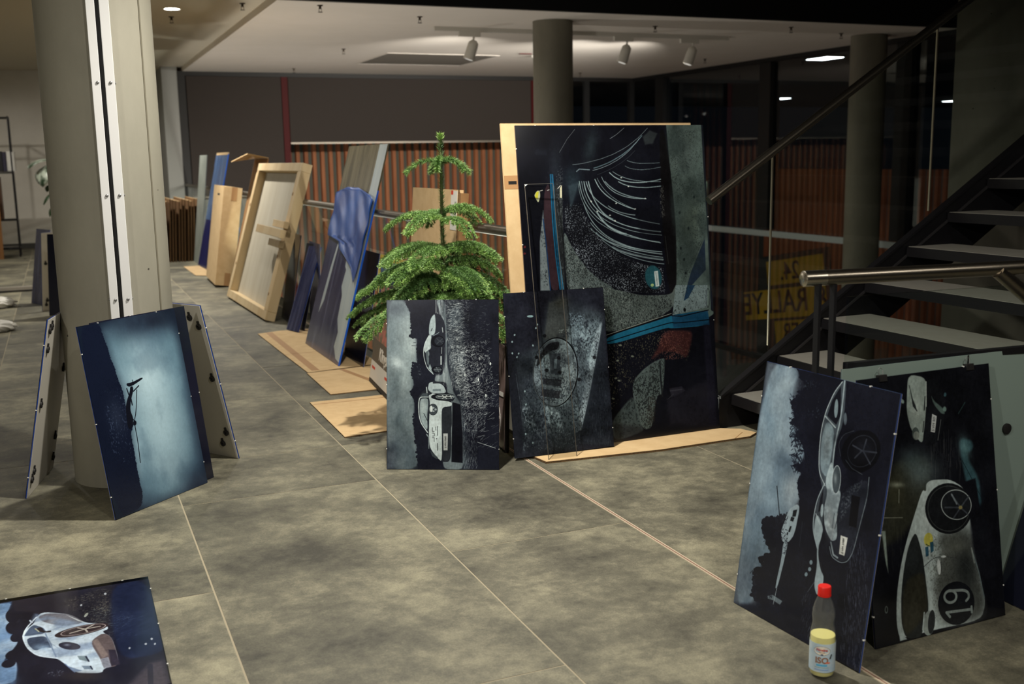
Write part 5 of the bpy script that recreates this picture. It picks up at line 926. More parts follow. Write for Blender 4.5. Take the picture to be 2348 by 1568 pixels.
  ('E',[(0.391,0.732),(0.396,0.731),(0.39,0.73)],(215,225,220),2,0.9),
  ('E',[(0.362,0.764),(0.367,0.763),(0.362,0.761)],(215,225,220),2,0.9),
  ('E',[(0.672,0.514),(0.718,0.512),(0.674,0.476)],(40,92,104),8,0.9),
  ('P',[(0.677,0.533),(0.699,0.534),(0.702,0.484),(0.681,0.483)],(190,205,205),1.5,1,0),
  ('S',[(0.687,0.528),(0.691,0.488)],4,(60,70,72),0.8,1.0),
  ('E',[(0.663,0.489),(0.672,0.489),(0.663,0.484)],(170,200,140),2,1),
  ('P',[(0.09,0.803),(0.103,0.801),(0.103,0.783),(0.091,0.764),(0.076,0.783),(0.074,0.79)],(215,220,180),2,1,0),
  ('P',[(0.083,0.797),(0.097,0.8),(0.089,0.776),(0.076,0.783)],(230,225,70),2,1,0),
  ('S',[(0.103,0.801),(0.116,0.803)],6,(220,220,210),1,1.0),
  ('P',[(0.205,0.808),(0.216,0.818),(0.212,0.777),(0.202,0.779)],(225,222,190),1.5,1,0),
  ('S',[(0.194,0.807),(0.209,0.816)],6,(230,230,225),1,1.0),
  ('S',[(0.141,0.802),(0.15,0.804)],6,(210,215,215),1,1.0),
  ('E',[(0.009,0.633),(0.015,0.633),(0.008,0.629)],(110,40,44),3,0.8),
  ('E',[(0.006,0.613),(0.013,0.613),(0.006,0.61)],(110,40,44),3,0.8),
  ('S',[(1.003,1.054),(1.001,0.873),(1.005,0.654),(0.999,0.397)],46,(22,24,34),0.9,8),
  ('N',[(0.209,0.685),(0.251,0.618),(0.335,0.538),(0.494,0.472),(0.212,0.471),(0.206,0.574)],(26,29,31),0.42,3,4,0.85,4),
  ('N',[(0.218,0.66),(0.335,0.535),(0.446,0.474),(0.214,0.484)],(160,174,172),0.28,3,4,0.6,6),
  ('C',[(0.785,1.107),(1.07,1.109),(1.006,0.471),(0.796,0.48)],(40,50,50),0.6,300,400,20),
  ('P',[(0.384,0.495),(0.478,0.481),(0.591,0.46),(0.66,0.456),(0.767,0.454),(0.793,0.484),(0.805,0.483),(0.766,0.394),(0.393,0.341),(0.391,0.401)],(92,104,102),5,0.95,0),
  ('N',[(0.384,0.498),(0.478,0.481),(0.591,0.46),(0.766,0.452),(0.763,0.394),(0.396,0.34)],(24,26,28),0.42,3,4,0.85,3),
  ('N',[(0.384,0.498),(0.591,0.46),(0.701,0.392),(0.397,0.354)],(165,180,176),0.3,3,4,0.6,6),
  ('P',[(0.793,0.484),(0.974,0.476),(0.967,0.403),(0.766,0.387)],(118,136,140),2,1,0),
  ('P',[(0.859,0.481),(0.904,0.479),(0.861,0.439),(0.833,0.43)],(34,58,84),2,1,0),
  ('N',[(0.793,0.484),(0.974,0.476),(0.967,0.4),(0.769,0.389)],(34,40,42),0.17,4,5,0.9,4),
  ('E',[(0.836,0.401),(0.843,0.403),(0.839,0.395)],(18,20,22),3,1),
  ('R',[(0.973,0.434),(0.984,0.434),(0.97,0.403)],5,(24,26,34),0.9),
  ('P',[(0.393,0.337),(0.754,0.384),(0.766,0.387),(0.969,0.396),(0.973,0.343),(0.755,0.344),(0.732,0.349),(0.398,0.307)],(30,100,132),2,1,0),
  ('P',[(0.76,0.386),(0.969,0.394),(0.974,0.345),(0.768,0.346)],(24,64,96),6,0.8,0),
  ('S',[(0.391,0.319),(0.752,0.365),(0.781,0.36),(0.975,0.362)],9,(10,22,32),1,1.0),
  ('S',[(0.763,0.385),(0.819,0.381),(0.972,0.394)],9,(14,16,24),1,1.0),
  ('S',[(0.39,0.341),(0.76,0.393)],4,(190,195,180),0.9,1.0),
  ('S',[(0.39,0.337),(0.76,0.388)],7,(14,16,18),1,1.0),
  ('P',[(0.719,0.34),(0.862,0.332),(0.873,0.314),(0.835,0.24),(0.783,0.264),(0.701,0.275),(0.627,0.246),(0.679,0.29)],(70,40,40),16,0.9,0),
  ('N',[(0.708,0.34),(0.862,0.332),(0.835,0.243),(0.627,0.246)],(140,90,80),0.26,4,4,0.7,10),
  ('N',[(0.404,0.31),(0.719,0.34),(0.627,0.246),(0.522,0.181),(0.393,0.098)],(110,108,84),0.11,4,5,0.75,12),
  ('N',[(0.773,0.285),(0.864,0.287),(0.84,0.232),(0.782,0.25)],(130,130,96),0.2,4,4,0.6,12),
  ('P',[(0.651,0.244),(0.699,0.251),(0.71,0.247),(0.686,0.132),(0.651,0.134),(0.617,0.033),(0.581,0.026),(0.554,0.042),(0.535,0.088),(0.519,0.157),(0.531,0.19),(0.584,0.221)],(96,112,112),6,0.9,0),
  ('N',[(0.651,0.244),(0.71,0.251),(0.686,0.132),(0.617,0.033),(0.57,0.027),(0.519,0.157),(0.531,0.19)],(22,24,26),0.42,4,5,0.85,5),
  ('S',[(0.68,0.242),(0.679,0.18),(0.683,0.128)],16,(30,32,36),0.9,5),
  ('N',[(0.651,0.131),(0.629,0.036),(0.582,0.036),(0.604,0.131)],(40,36,34),0.5,4,5,0.7,10),
  ('P',[(0.515,0.14),(0.533,0.122),(0.56,0.041),(0.569,0.023),(0.429,0.004),(0.402,0.016),(0.396,0.068)],(78,92,94),10,0.9,0),
  ('N',[(0.515,0.14),(0.56,0.041),(0.429,0.004),(0.401,0.064)],(30,34,36),0.35,6,6,0.8,12),
  ('P',[(0.401,0.061),(0.559,0.038),(0.569,0.017),(0.406,0.003)],(30,30,34),26,0.6,0),
  ('E',[(0.469,0.306),(0.477,0.306),(0.469,0.303)],(150,160,140),3,0.7),
  ('E',[(0.435,0.203),(0.443,0.203),(0.435,0.2)],(150,160,140),3,0.7),
  ('E',[(0.451,0.194),(0.459,0.193),(0.451,0.191)],(150,160,140),3,0.7),
  ('E',[(0.414,0.139),(0.422,0.138),(0.414,0.136)],(150,160,140),3,0.7),
  ('E',[(0.45,0.258),(0.458,0.258),(0.449,0.255)],(150,160,140),3,0.7),
  ('E',[(0.531,0.267),(0.539,0.266),(0.53,0.264)],(150,160,140),3,0.7),
  ('P',[(0.724,0.15),(0.796,0.152),(0.813,0.137),(0.769,0.126),(0.733,0.121)],(48,48,60),8,0.8,0),
  ('P',[(0.813,0.137),(0.975,0.168),(0.965,0.009),(0.712,0.029),(0.709,0.116)],(34,34,44),40,0.8,0),
  ('S',[(0.729,0.142),(0.795,0.143)],10,(70,72,84),0.7,5),
  ('S',[(0.712,0.116),(0.746,0.131)],4,(90,92,100),0.6,2),
  ('P',[(0.937,0.345),(0.973,0.343),(0.986,0.16),(0.984,0.008),(0.941,0.011)],(30,30,44),16,0.7,0),
 ],
 'he': [
  ('P',[(-0.004,0.998),(1.004,1.002),(0.999,-0.001),(0.004,0.001)],(20,28,44),1,1,0),
  ('P',[(0.218,0.988),(0.917,0.996),(0.998,0.766),(0.977,0.018),(0.266,0.013),(0.295,0.225),(0.311,0.402),(0.307,0.59),(0.273,0.745),(0.239,0.873)],(96,128,146),60,0.95,0),
  ('B',[(0.571,0.67),(0.779,0.642),(0.548,0.472)],(190,216,226),0.85),
  ('B',[(0.61,0.398),(0.874,0.354),(0.566,0.099)],(165,192,204),0.85),
  ('B',[(0.614,0.174),(0.808,0.137),(0.611,0.071)],(140,166,180),0.6),
  ('B',[(0.402,0.773),(0.5,0.761),(0.415,0.718)],(110,140,156),0.6),
  ('B',[(0.34,0.297),(0.389,0.289),(0.304,0.159)],(150,180,196),0.6),
  ('B',[(0.717,0.955),(1.206,0.944),(0.721,0.872)],(18,24,40),0.9),
  ('B',[(1.02,0.475),(1.114,0.462),(0.951,0.003)],(36,50,68),0.75),
  ('B',[(0.33,0.045),(0.479,0.014),(0.343,-0.012)],(60,80,98),0.6),
  ('B',[(0.881,0.027),(1.048,-0.006),(0.838,-0.08)],(26,34,52),0.8),
  ('C',[(0.218,0.988),(0.917,0.996),(0.998,0.766),(0.977,0.018),(0.266,0.013),(0.273,0.745)],(60,84,104),0.35,200,300,60),
  ('P',[(-0.004,0.998),(0.213,0.997),(0.222,0.936),(0.249,0.854),(0.253,0.801),(0.277,0.754),(0.277,0.71),(0.307,0.635),(0.303,0.582),(0.318,0.508),(0.352,0.485),(0.34,0.433),(0.303,0.403),(0.3,0.35),(0.298,0.278),(0.295,0.225),(0.295,0.134),(0.3,0.079),(0.264,0.009),(0.004,0.001)],(18,24,42),2,1,3),
  ('B',[(0.201,0.509),(0.279,0.496),(0.197,0.412)],(44,52,72),0.6),
  ('N',[(0.127,0.66),(0.315,0.633),(0.263,0.231),(0.091,0.307)],(70,84,112),0.1,3,4,0.7,20),
  ('P',[(0.302,0.542),(0.331,0.578),(0.373,0.616),(0.386,0.641),(0.411,0.64),(0.412,0.62),(0.368,0.572),(0.34,0.522),(0.356,0.475),(0.332,0.434),(0.302,0.421),(0.284,0.442)],(16,18,28),1.5,1,0),
  ('P',[(0.356,0.663),(0.41,0.66),(0.519,0.673),(0.53,0.665),(0.421,0.644),(0.377,0.641),(0.355,0.65)],(16,18,28),1.2,1,0),
  ('S',[(0.42,0.672),(0.42,0.655)],4,(16,18,28),1,1.0),
  ('S',[(0.409,0.613),(0.472,0.634)],7,(16,18,28),1,1.0),
  ('S',[(0.349,0.636),(0.357,0.602)],7,(16,18,28),1,1.0),
  ('S',[(0.371,0.581),(0.371,0.545)],8,(16,18,28),1,1.0),
  ('S',[(0.444,0.615),(0.4,0.513),(0.356,0.453),(0.355,0.358),(0.338,0.239)],5.5,(16,18,28),1,1.0),
  ('E',[(0.36,0.449),(0.377,0.447),(0.355,0.436)],(16,18,28),1.2,1),
  ('S',[(0.343,0.486),(0.364,0.451)],5,(16,18,28),1,1.0),
  ('L',[(0.264,0.852),(1.005,0.784),(0.965,0.388),(0.36,0.484)],6,160,1.2,(150,175,190),0.18,0.1,0.1),
 ],
 'fl': [
  ('P',[(-0.076,0.967),(0.999,0.973),(0.993,-0.038),(0.016,0.188)],(26,26,40),1,1,0),
  ('P',[(-0.113,0.947),(0.236,0.965),(0.216,0.875),(0.211,0.814),(0.235,0.746),(0.216,0.664),(0.257,0.623),(0.287,0.558),(0.256,0.486),(0.226,0.431),(0.218,0.389),(0.283,0.4),(0.29,0.323),(0.284,0.217),(-0.026,0.257)],(150,176,206),8,1,0),
  ('B',[(0.198,0.773),(0.247,0.757),(0.211,0.68)],(190,212,232),0.6),
  ('B',[(0.229,0.264),(0.294,0.243),(0.232,0.216)],(120,150,190),0.5),
  ('C',[(-0.113,0.947),(0.236,0.965),(0.211,0.814),(0.287,0.558),(0.29,0.323),(0.284,0.217),(-0.026,0.257)],(90,124,170),0.7,300,300,20),
  ('E',[(0.244,0.811),(0.28,0.807),(0.251,0.741)],(26,26,40),5,1),
  ('E',[(0.254,0.696),(0.293,0.69),(0.26,0.636)],(26,26,40),5,1),
  ('E',[(0.274,0.603),(0.304,0.608),(0.279,0.56)],(26,26,40),5,1),
  ('E',[(0.269,0.456),(0.31,0.463),(0.275,0.415)],(26,26,40),5,1),
  ('E',[(0.247,0.386),(0.28,0.388),(0.252,0.353)],(26,26,40),5,1),
  ('P',[(0.232,0.966),(0.595,0.977),(0.589,0.756),(0.383,0.79),(0.258,0.861)],(34,32,44),14,1,0),
  ('N',[(0.516,0.893),(0.78,0.962),(0.761,0.671),(0.725,0.562),(0.628,0.652),(0.528,0.808)],(110,108,96),0.36,5,5,0.6,30),
  ('L',[(0.631,0.743),(0.78,0.76),(0.893,0.598),(0.739,0.457),(0.725,0.562)],360,34,2,(150,170,170),0.5,0.6,1.0),
  ('L',[(0.759,0.633),(0.935,0.6),(0.933,0.396),(0.775,0.411)],120,60,1.8,(110,140,170),0.5,0.5,0.3),
  ('P',[(0.78,0.962),(0.994,0.975),(0.996,0.376),(0.994,0.242),(0.786,0.243),(0.756,0.537)],(28,40,74),20,0.55,0),
  ('P',[(0.399,0.801),(0.49,0.764),(0.547,0.731),(0.626,0.622),(0.719,0.593),(0.744,0.534),(0.703,0.518),(0.754,0.452),(0.776,0.214),(0.697,0.208),(0.687,0.174),(0.56,0.214),(0.514,0.302),(0.477,0.358),(0.383,0.407),(0.332,0.489),(0.305,0.594),(0.318,0.661),(0.36,0.706),(0.371,0.763)],(190,208,226),3,1,0),
  ('P',[(0.375,0.762),(0.424,0.785),(0.548,0.738),(0.627,0.626),(0.505,0.631),(0.433,0.683),(0.401,0.709)],(88,86,96),10,0.85,0),
  ('P',[(0.527,0.733),(0.627,0.626),(0.587,0.657)],(190,200,205),4,1,0),
  ('B',[(0.457,0.691),(0.482,0.683),(0.457,0.661)],(150,160,172),0.6),
  ('P',[(0.357,0.693),(0.41,0.647),(0.426,0.591),(0.32,0.596),(0.312,0.605),(0.334,0.663)],(70,84,108),4,1,0),
  ('P',[(0.325,0.58),(0.426,0.57),(0.462,0.448),(0.412,0.471),(0.371,0.45),(0.335,0.515)],(60,72,96),4,1,0),
  ('B',[(0.404,0.473),(0.446,0.46),(0.405,0.446)],(150,180,214),0.8),
  ('C',[(0.362,0.797),(0.626,0.622),(0.754,0.452),(0.687,0.174),(0.514,0.302),(0.309,0.592)],(120,140,170),0.75,260,220,30),
  ('S',[(0.316,0.597),(0.422,0.581)],12,(170,190,212),1,1.0),
  ('P',[(0.37,0.659),(0.401,0.656),(0.414,0.609),(0.45,0.612),(0.446,0.592),(0.394,0.608)],(34,30,36),4,1,0),
  ('S',[(0.366,0.653),(0.386,0.618)],10,(190,190,150),0.8,4),
  ('S',[(0.371,0.763),(0.318,0.668),(0.305,0.594),(0.332,0.489),(0.383,0.407),(0.477,0.358)],14,(205,222,240),1,1.0),
  ('S',[(0.418,0.593),(0.473,0.372)],12,(120,140,170),1,1.0),
  ('E',[(0.604,0.563),(0.742,0.575),(0.619,0.52)],(46,36,42),1.2,1),
  ('R',[(0.612,0.565),(0.726,0.573),(0.623,0.53)],9,(150,140,142),1),
  ('R',[(0.608,0.564),(0.701,0.571),(0.618,0.535)],6,(80,66,70),1),
  ('S',[(0.621,0.569),(0.544,0.554)],16,(190,186,180),0.9,3),
  ('S',[(0.621,0.569),(0.585,0.591)],16,(190,186,180),0.9,3),
  ('S',[(0.621,0.569),(0.666,0.595)],16,(190,186,180),0.9,3),
  ('S',[(0.621,0.569),(0.697,0.57)],16,(190,186,180),0.9,3),
  ('S',[(0.621,0.569),(0.631,0.54)],16,(190,186,180),0.9,3),
  ('E',[(0.539,0.443),(0.592,0.413),(0.53,0.415)],(40,42,60),1.2,1),
  ('B',[(0.527,0.455),(0.543,0.45),(0.527,0.445)],(150,160,180),0.7),
  ('P',[(0.575,0.347),(0.616,0.334),(0.631,0.281),(0.585,0.312)],(110,128,140),3,1,0),
  ('S',[(0.616,0.331),(0.629,0.285)],14,(40,46,66),1,1.0),
  ('P',[(0.593,0.262),(0.635,0.249),(0.645,0.218),(0.605,0.23)],(110,128,150),3,1,0),
  ('S',[(0.635,0.246),(0.643,0.217)],12,(40,46,66),1,1.0),
  ('S',[(0.438,0.51),(0.504,0.409),(0.571,0.355)],5,(140,160,190),1,1.0),
  ('S',[(0.514,0.302),(0.56,0.22)],8,(90,110,150),1,1.0),
  ('P',[(0.528,0.279),(0.597,0.221),(0.56,0.22)],(110,130,160),3,1,0),
  ('P',[(0.64,0.447),(0.71,0.509),(0.754,0.452),(0.775,0.208),(0.697,0.208),(0.686,0.287)],(92,82,86),5,1,0),
  ('P',[(0.652,0.45),(0.68,0.462),(0.725,0.306),(0.694,0.29)],(120,108,108),6,1,0),
  ('P',[(0.728,0.351),(0.762,0.341),(0.776,0.214),(0.731,0.216)],(44,40,54),8,1,0),
  ('P',[(0.686,0.287),(0.724,0.291),(0.734,0.209),(0.697,0.208)],(130,134,150),2,1,0),
  ('S',[(0.693,0.278),(0.718,0.278)],5,(60,60,72),0.8,1.0),
  ('S',[(0.694,0.267),(0.719,0.267)],5,(60,60,72),0.8,1.0),
  ('S',[(0.694,0.256),(0.72,0.256)],5,(60,60,72),0.8,1.0),
  ('S',[(0.695,0.245),(0.721,0.244)],5,(60,60,72),0.8,1.0),
  ('S',[(0.695,0.234),(0.722,0.233)],5,(60,60,72),0.8,1.0),
  ('S',[(0.696,0.224),(0.724,0.222)],5,(60,60,72),0.8,1.0),
  ('S',[(0.337,0.74),(0.348,0.714)],16,(190,205,225),1,1.0),
  ('E',[(0.631,0.7),(0.642,0.706),(0.627,0.682)],(190,200,190),4,0.8),
  ('N',[(0.429,0.279),(0.51,0.254),(0.502,0.208),(0.437,0.228)],(130,140,160),0.25,5,4,0.7,10),
  ('P',[(0.921,0.181),(0.982,0.181),(0.986,-0.036),(0.783,0.027)],(70,64,74),40,0.7,0),
  ('S',[(0.917,0.164),(0.9,-0.009)],40,(30,30,46),0.9,6),
  ('B',[(0.592,0.18),(0.686,0.151),(0.591,0.145)],(54,48,50),0.7),
  ('E',[(0.915,0.343),(0.921,0.345),(0.916,0.335)],(200,210,220),3,0.8),
  ('E',[(0.949,0.376),(0.955,0.378),(0.95,0.367)],(200,210,220),3,0.8),
  ('E',[(0.96,0.329),(0.965,0.331),(0.96,0.321)],(200,210,220),3,0.8),
  ('E',[(0.744,0.883),(0.751,0.886),(0.746,0.872)],(200,210,220),3,0.8),
  ('E',[(0.608,0.806),(0.614,0.809),(0.609,0.796)],(200,210,220),3,0.8),
  ('E',[(0.832,0.332),(0.837,0.335),(0.833,0.324)],(200,210,220),3,0.8),
 ],
}
# ---------------------------------------------------------------- materials
def tile_material():
    m = bpy.data.materials.new('concrete_look_tile'); m.use_nodes = True; nt = m.node_tree; b = nt.nodes['Principled BSDF']
    tc = nt.nodes.new('ShaderNodeTexCoord'); oi = nt.nodes.new('ShaderNodeObjectInfo')
    sc = nt.nodes.new('ShaderNodeVectorMath'); sc.operation = 'SCALE'; sc.inputs[0].default_value = (31, 47, 13); nt.links.new(oi.outputs['Random'], sc.inputs['Scale'])
    ad = nt.nodes.new('ShaderNodeVectorMath'); ad.operation = 'ADD'; nt.links.new(tc.outputs['Object'], ad.inputs[0]); nt.links.new(sc.outputs[0], ad.inputs[1])
    def noise(scale, det, rough, st=(1, 1, 1)):
        mp = nt.nodes.new('ShaderNodeMapping'); mp.inputs['Scale'].default_value = st; nt.links.new(ad.outputs[0], mp.inputs[0])
        n = nt.nodes.new('ShaderNodeTexNoise'); n.inputs['Scale'].default_value = scale; n.inputs['Detail'].default_value = det; n.inputs['Roughness'].default_value = rough; n.inputs['Distortion'].default_value = .1
        nt.links.new(mp.outputs[0], n.inputs['Vector']); return n
    a = noise(2.1, 10, .70, (1, 1, 1)); c = noise(16, 10, .78, (1, 1.1, 1)); d = noise(210, 4, .7)
    r = nt.nodes.new('ShaderNodeValToRGB'); e = r.color_ramp.elements
    e[0].position = .38; e[0].color = (*lin((60, 58, 49)), 1); e[1].position = .63; e[1].color = (*lin((147, 142, 119)), 1)
    k = r.color_ramp.elements.new(.5); k.color = (*lin((101, 98, 83)), 1)
    mx = nt.nodes.new('ShaderNodeMath'); mx.operation = 'MULTIPLY_ADD'; mx.inputs[1].default_value = .30; nt.links.new(c.outputs[0], mx.inputs[0])
    m2 = nt.nodes.new('ShaderNodeMath'); m2.operation = 'MULTIPLY_ADD'; m2.inputs[1].default_value = .70; nt.links.new(a.outputs[0], m2.inputs[0]); m2.inputs[2].default_value = 0; nt.links.new(m2.outputs[0], mx.inputs[2])
    nt.links.new(mx.outputs[0], r.inputs[0])
    mm = nt.nodes.new('ShaderNodeMixRGB'); mm.blend_type = 'OVERLAY'; mm.inputs[0].default_value = .6; nt.links.new(r.outputs[0], mm.inputs[1]); nt.links.new(d.outputs[0], mm.inputs[2])
    hs = nt.nodes.new('ShaderNodeHueSaturation'); mr = nt.nodes.new('ShaderNodeMapRange'); mr.inputs['To Min'].default_value = .88; mr.inputs['To Max'].default_value = 1.1; nt.links.new(oi.outputs['Random'], mr.inputs[0]); nt.links.new(mr.outputs[0], hs.inputs['Value']); nt.links.new(mm.outputs[0], hs.inputs['Color'])
    nt.links.new(hs.outputs[0], b.inputs['Base Color'])
    rr = nt.nodes.new('ShaderNodeMapRange'); rr.inputs['To Min'].default_value = .52; rr.inputs['To Max'].default_value = .72; nt.links.new(c.outputs[0], rr.inputs[0]); nt.links.new(rr.outputs[0], b.inputs['Roughness'])
    bp = nt.nodes.new('ShaderNodeBump'); bp.inputs['Strength'].default_value = .12; bp.inputs['Distance'].default_value = .003; nt.links.new(c.outputs[0], bp.inputs['Height']); nt.links.new(bp.outputs[0], b.inputs['Normal'])
    return m

def concrete_material(name, c1, c2, rough=.75):
    m = mat(name, c1, rough, noise=2.2, col2=c2, stretch=(1, 1, .5), bump=(40, .12), detail=8, contrast=(.3, .7))
    nt = m.node_tree; b = nt.nodes['Principled BSDF']; base = b.inputs['Base Color'].links[0].from_socket
    tc = nt.nodes.new('ShaderNodeTexCoord'); v = nt.nodes.new('ShaderNodeTexVoronoi'); v.inputs['Scale'].default_value = 11; nt.links.new(tc.outputs['Object'], v.inputs['Vector'])
    lt = nt.nodes.new('ShaderNodeMath'); lt.operation = 'LESS_THAN'; lt.inputs[1].default_value = .055; nt.links.new(v.outputs['Distance'], lt.inputs[0])
    n = nt.nodes.new('ShaderNodeTexNoise'); n.inputs['Scale'].default_value = 9; nt.links.new(tc.outputs['Object'], n.inputs['Vector']); gt = nt.nodes.new('ShaderNodeMath'); gt.operation = 'GREATER_THAN'; gt.inputs[1].default_value = .56; nt.links.new(n.outputs[0], gt.inputs[0])
    ml = nt.nodes.new('ShaderNodeMath'); ml.operation = 'MULTIPLY'; nt.links.new(lt.outputs[0], ml.inputs[0]); nt.links.new(gt.outputs[0], ml.inputs[1])
    mx = nt.nodes.new('ShaderNodeMixRGB'); nt.links.new(ml.outputs[0], mx.inputs[0]); nt.links.new(base, mx.inputs[1]); mx.inputs[2].default_value = (*lin((60, 56, 48)), 1); nt.links.new(mx.outputs[0], b.inputs['Base Color'])
    return m

def perforated_material():
    m = mat('perforated_plaster', (196, 188, 172), .85); nt = m.node_tree; b = nt.nodes['Principled BSDF']
    tc = nt.nodes.new('ShaderNodeTexCoord'); v = nt.nodes.new('ShaderNodeTexVoronoi'); v.inputs['Scale'].default_value = 42; v.inputs['Randomness'].default_value = 0; nt.links.new(tc.outputs['Object'], v.inputs['Vector'])
    r = nt.nodes.new('ShaderNodeValToRGB'); r.color_ramp.elements[0].position = .26; r.color_ramp.elements[0].color = (*lin((70, 66, 58)), 1); r.color_ramp.elements[1].position = .32; r.color_ramp.elements[1].color = (*lin((200, 192, 176)), 1)
    nt.links.new(v.outputs['Distance'], r.inputs[0]); nt.links.new(r.outputs[0], b.inputs['Base Color']); return m

MT = {}
MT['tile'] = tile_material()
MT['grout'] = mat('grout', (160, 150, 127), .8)
MT['slab'] = mat('slab_edge', (70, 68, 64), .8)
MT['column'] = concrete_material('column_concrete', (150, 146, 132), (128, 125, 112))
MT['wallconc'] = concrete_material('wall_concrete', (172, 164, 150), (140, 134, 122))
MT['white_wall'] = mat('white_wall', (205, 200, 190), .85, noise=3, col2=(198, 193, 183))
MT['ceiling'] = mat('smooth_plaster', (238, 230, 222), .85, noise=2, col2=(234, 226, 217))
MT['column_dim'] = concrete_material('atrium_column_concrete', (128, 124, 110), (106, 102, 90))  # darker copy of the column concrete, dimness put into the colour
MT['perforated'] = perforated_material()
MT['black'] = mat('matt_black', (14, 14, 15), .7)
MT['steel_black'] = mat('black_steel', (26, 25, 28), .42, metal=.3)
MT['steel'] = mat('brushed_steel', (158, 149, 136), .3, metal=1.0, noise=60, col2=(128, 120, 108), stretch=(1, 1, 40))
MT['white_metal'] = mat('white_metal', (214, 214, 214), .4)
MT['screw'] = mat('screw_head', (150, 150, 150), .35, metal=.8)
MT['blind'] = mat('taupe_blind', (54, 47, 43), .9, noise=90, col2=(50, 43, 39))
MT['frame_dark'] = mat('dark_frame', (24, 22, 21), .6)
MT['red'] = mat('dark_red_steel', (70, 8, 10), .6, spec=.2)
MT['slat'] = mat('rust_slat', (206, 122, 84), .7, noise=5, col2=(180, 98, 66), stretch=(1, 1, .2))
MT['slat_wall'] = mat('slat_backing', (104, 98, 92), .85)
MT['sill'] = mat('pale_transom', (170, 180, 182), .4)
MT['lower_floor'] = mat('lower_floor', (120, 116, 108), .5)
MT['rail_glass'] = glass('railing_glass', (.92, .96, .94), 1.5, 1.0)
MT['facade_glass'] = glass('facade_glass', (.80, .84, .86), 1.55, 1.6)
MT['cardboard'] = mat('cardboard', (218, 188, 142), .85, noise=14, col2=(208, 176, 130), bump=(90, .08))
MT['cardboard_dark'] = mat('darker_cardboard', (150, 112, 70), .9, noise=14, col2=(136, 100, 62))  # darker brown for flaps, upright sheets and wood knots
MT['corrugated'] = mat('corrugated_edge', (118, 88, 54), .95, noise=260, col2=(64, 46, 26), contrast=(.45, .55))
MT['tape'] = mat('brown_tape', (178, 136, 92), .5)
MT['pine'] = mat('pale_pine', (214, 193, 154), .65, noise=5, col2=(200, 172, 128), stretch=(1, 1, .12), detail=4)
MT['ply'] = mat('pale_plywood', (192, 186, 170), .7, noise=3, col2=(180, 172, 154), stretch=(2.5, 2.5, .3), detail=5)
MT['edge_blue'] = mat('acrylic_edge_blue', (28, 62, 140), .15, spec=.6)
MT['edge_dark'] = mat('acrylic_edge_navy', (22, 28, 60), .15, spec=.6)
MT['back_grey'] = mat('grey_backing', (186, 182, 172), .5)
MT['mint'] = mat('pale_mint_backing', (128, 144, 137), .45)
MT['rubber'] = mat('black_rubber', (20, 18, 18), .6)
MT['pin'] = mat('clear_pin', (225, 225, 220), .3)
MT['navy'] = mat('navy_acrylic', (18, 20, 34), .12, spec=.6, noise=3, col2=(26, 28, 44))
MT['clear_streaked'] = mat('streaked_clear_acrylic', (128, 120, 98), .22, spec=.6, noise=3, col2=(92, 86, 70), stretch=(5, 5, .5), contrast=(.4, .62))  # grey-brown tone and highlight streaks are painted into this clear sheet
MT['film_blue'] = mat('blue_film_surface', (88, 94, 126), .16, spec=.6, noise=4, col2=(34, 40, 82), stretch=(5, 5, .45), contrast=(.42, .72))  # paler streaks stand in for reflections on the blue film
MT['film_peel'] = mat('peeling_blue_film', (46, 96, 182), .35, spec=.4, noise=5, col2=(30, 64, 140), stretch=(1, 1, .5))
MT['reflection_white'] = mat('pale_reflection_paint', (196, 206, 206), .35, noise=6, col2=(176, 190, 198), stretch=(2, 2, .4))  # colour of the painted reflection on the tall panel
MT['clear'] = glass('clear_acrylic', (.82, .80, .70), 1.49, 1.2)
MT['clear_strip'] = glass('clear_strip', (.93, .93, .92), 1.35, .7)
MT['strip_edge'] = mat('clear_strip_edge', (84, 80, 74), .3)
MT['rail_steel'] = mat('satin_steel', (112, 105, 94), .42, metal=1.0)
MT['white'] = mat('white_card', (222, 218, 210), .6)
MT['lamp_white'] = mat('lamp_housing', (214, 210, 202), .5)
MT['dark_bronze'] = mat('sprinkler_bronze', (70, 58, 46), .5, metal=.5)
MT['bag'] = mat('white_plastic_bag', (226, 224, 218), .35, spec=.6)
MT['tread'] = mat('grey_tread', (132, 130, 122), .55, noise=20, col2=(128, 124, 116))
MT['text_white'] = mat('white_print', (224, 218, 206), .6)
MT['text_dark'] = mat('dark_print', (34, 34, 40), .6)
MT['text_red'] = mat('red_print', (206, 62, 40), .6)

def print_material(key, seed):
    w, h, u = PRINT_SPEC[key]
    a = Painter(w, h, u, seed).run(ART[key], PRINT_GRIT[key])
    a = np.clip(a*PRINT_GAIN[key], 0, 1)
    px = np.ones((h, w, 4), np.float32); px[..., :3] = a
    im = bpy.data.images.new('artwork', w, h); im.pixels.foreach_set(px.ravel()); im.update(); im.pack()
    m = bpy.data.materials.new('photo_print'); m.use_nodes = True; nt = m.node_tree; b = nt.nodes['Principled BSDF']
    t = nt.nodes.new('ShaderNodeTexImage'); t.image = im; t.extension = 'EXTEND'; uvn = nt.nodes.new('ShaderNodeUVMap'); nt.links.new(uvn.outputs[0], t.inputs[0])
    nt.links.new(t.outputs[0], b.inputs['Base Color']); b.inputs['Roughness'].default_value = .16; b.inputs['Specular IOR Level'].default_value = .35
    return m

PRINT_GAIN = {'r1': 1.0, 'r2': .9, 'ce': 1.0, 'ov': 1.0, 'bg': .88, 'he': 1.0, 'fl': 1.0}
# ---------------------------------------------------------------- the setting
VX, VY = 1.96, 4.44          # the floor ends here: the atrium lies beyond X > VX, Y > VY
YB, YW = 18.0, 19.2          # glazed back wall, white back wall on the left
XF = 10.27                   # glass facade on the right
ZC, ZL = 2.80, 2.87          # smooth ceiling, perforated ceiling

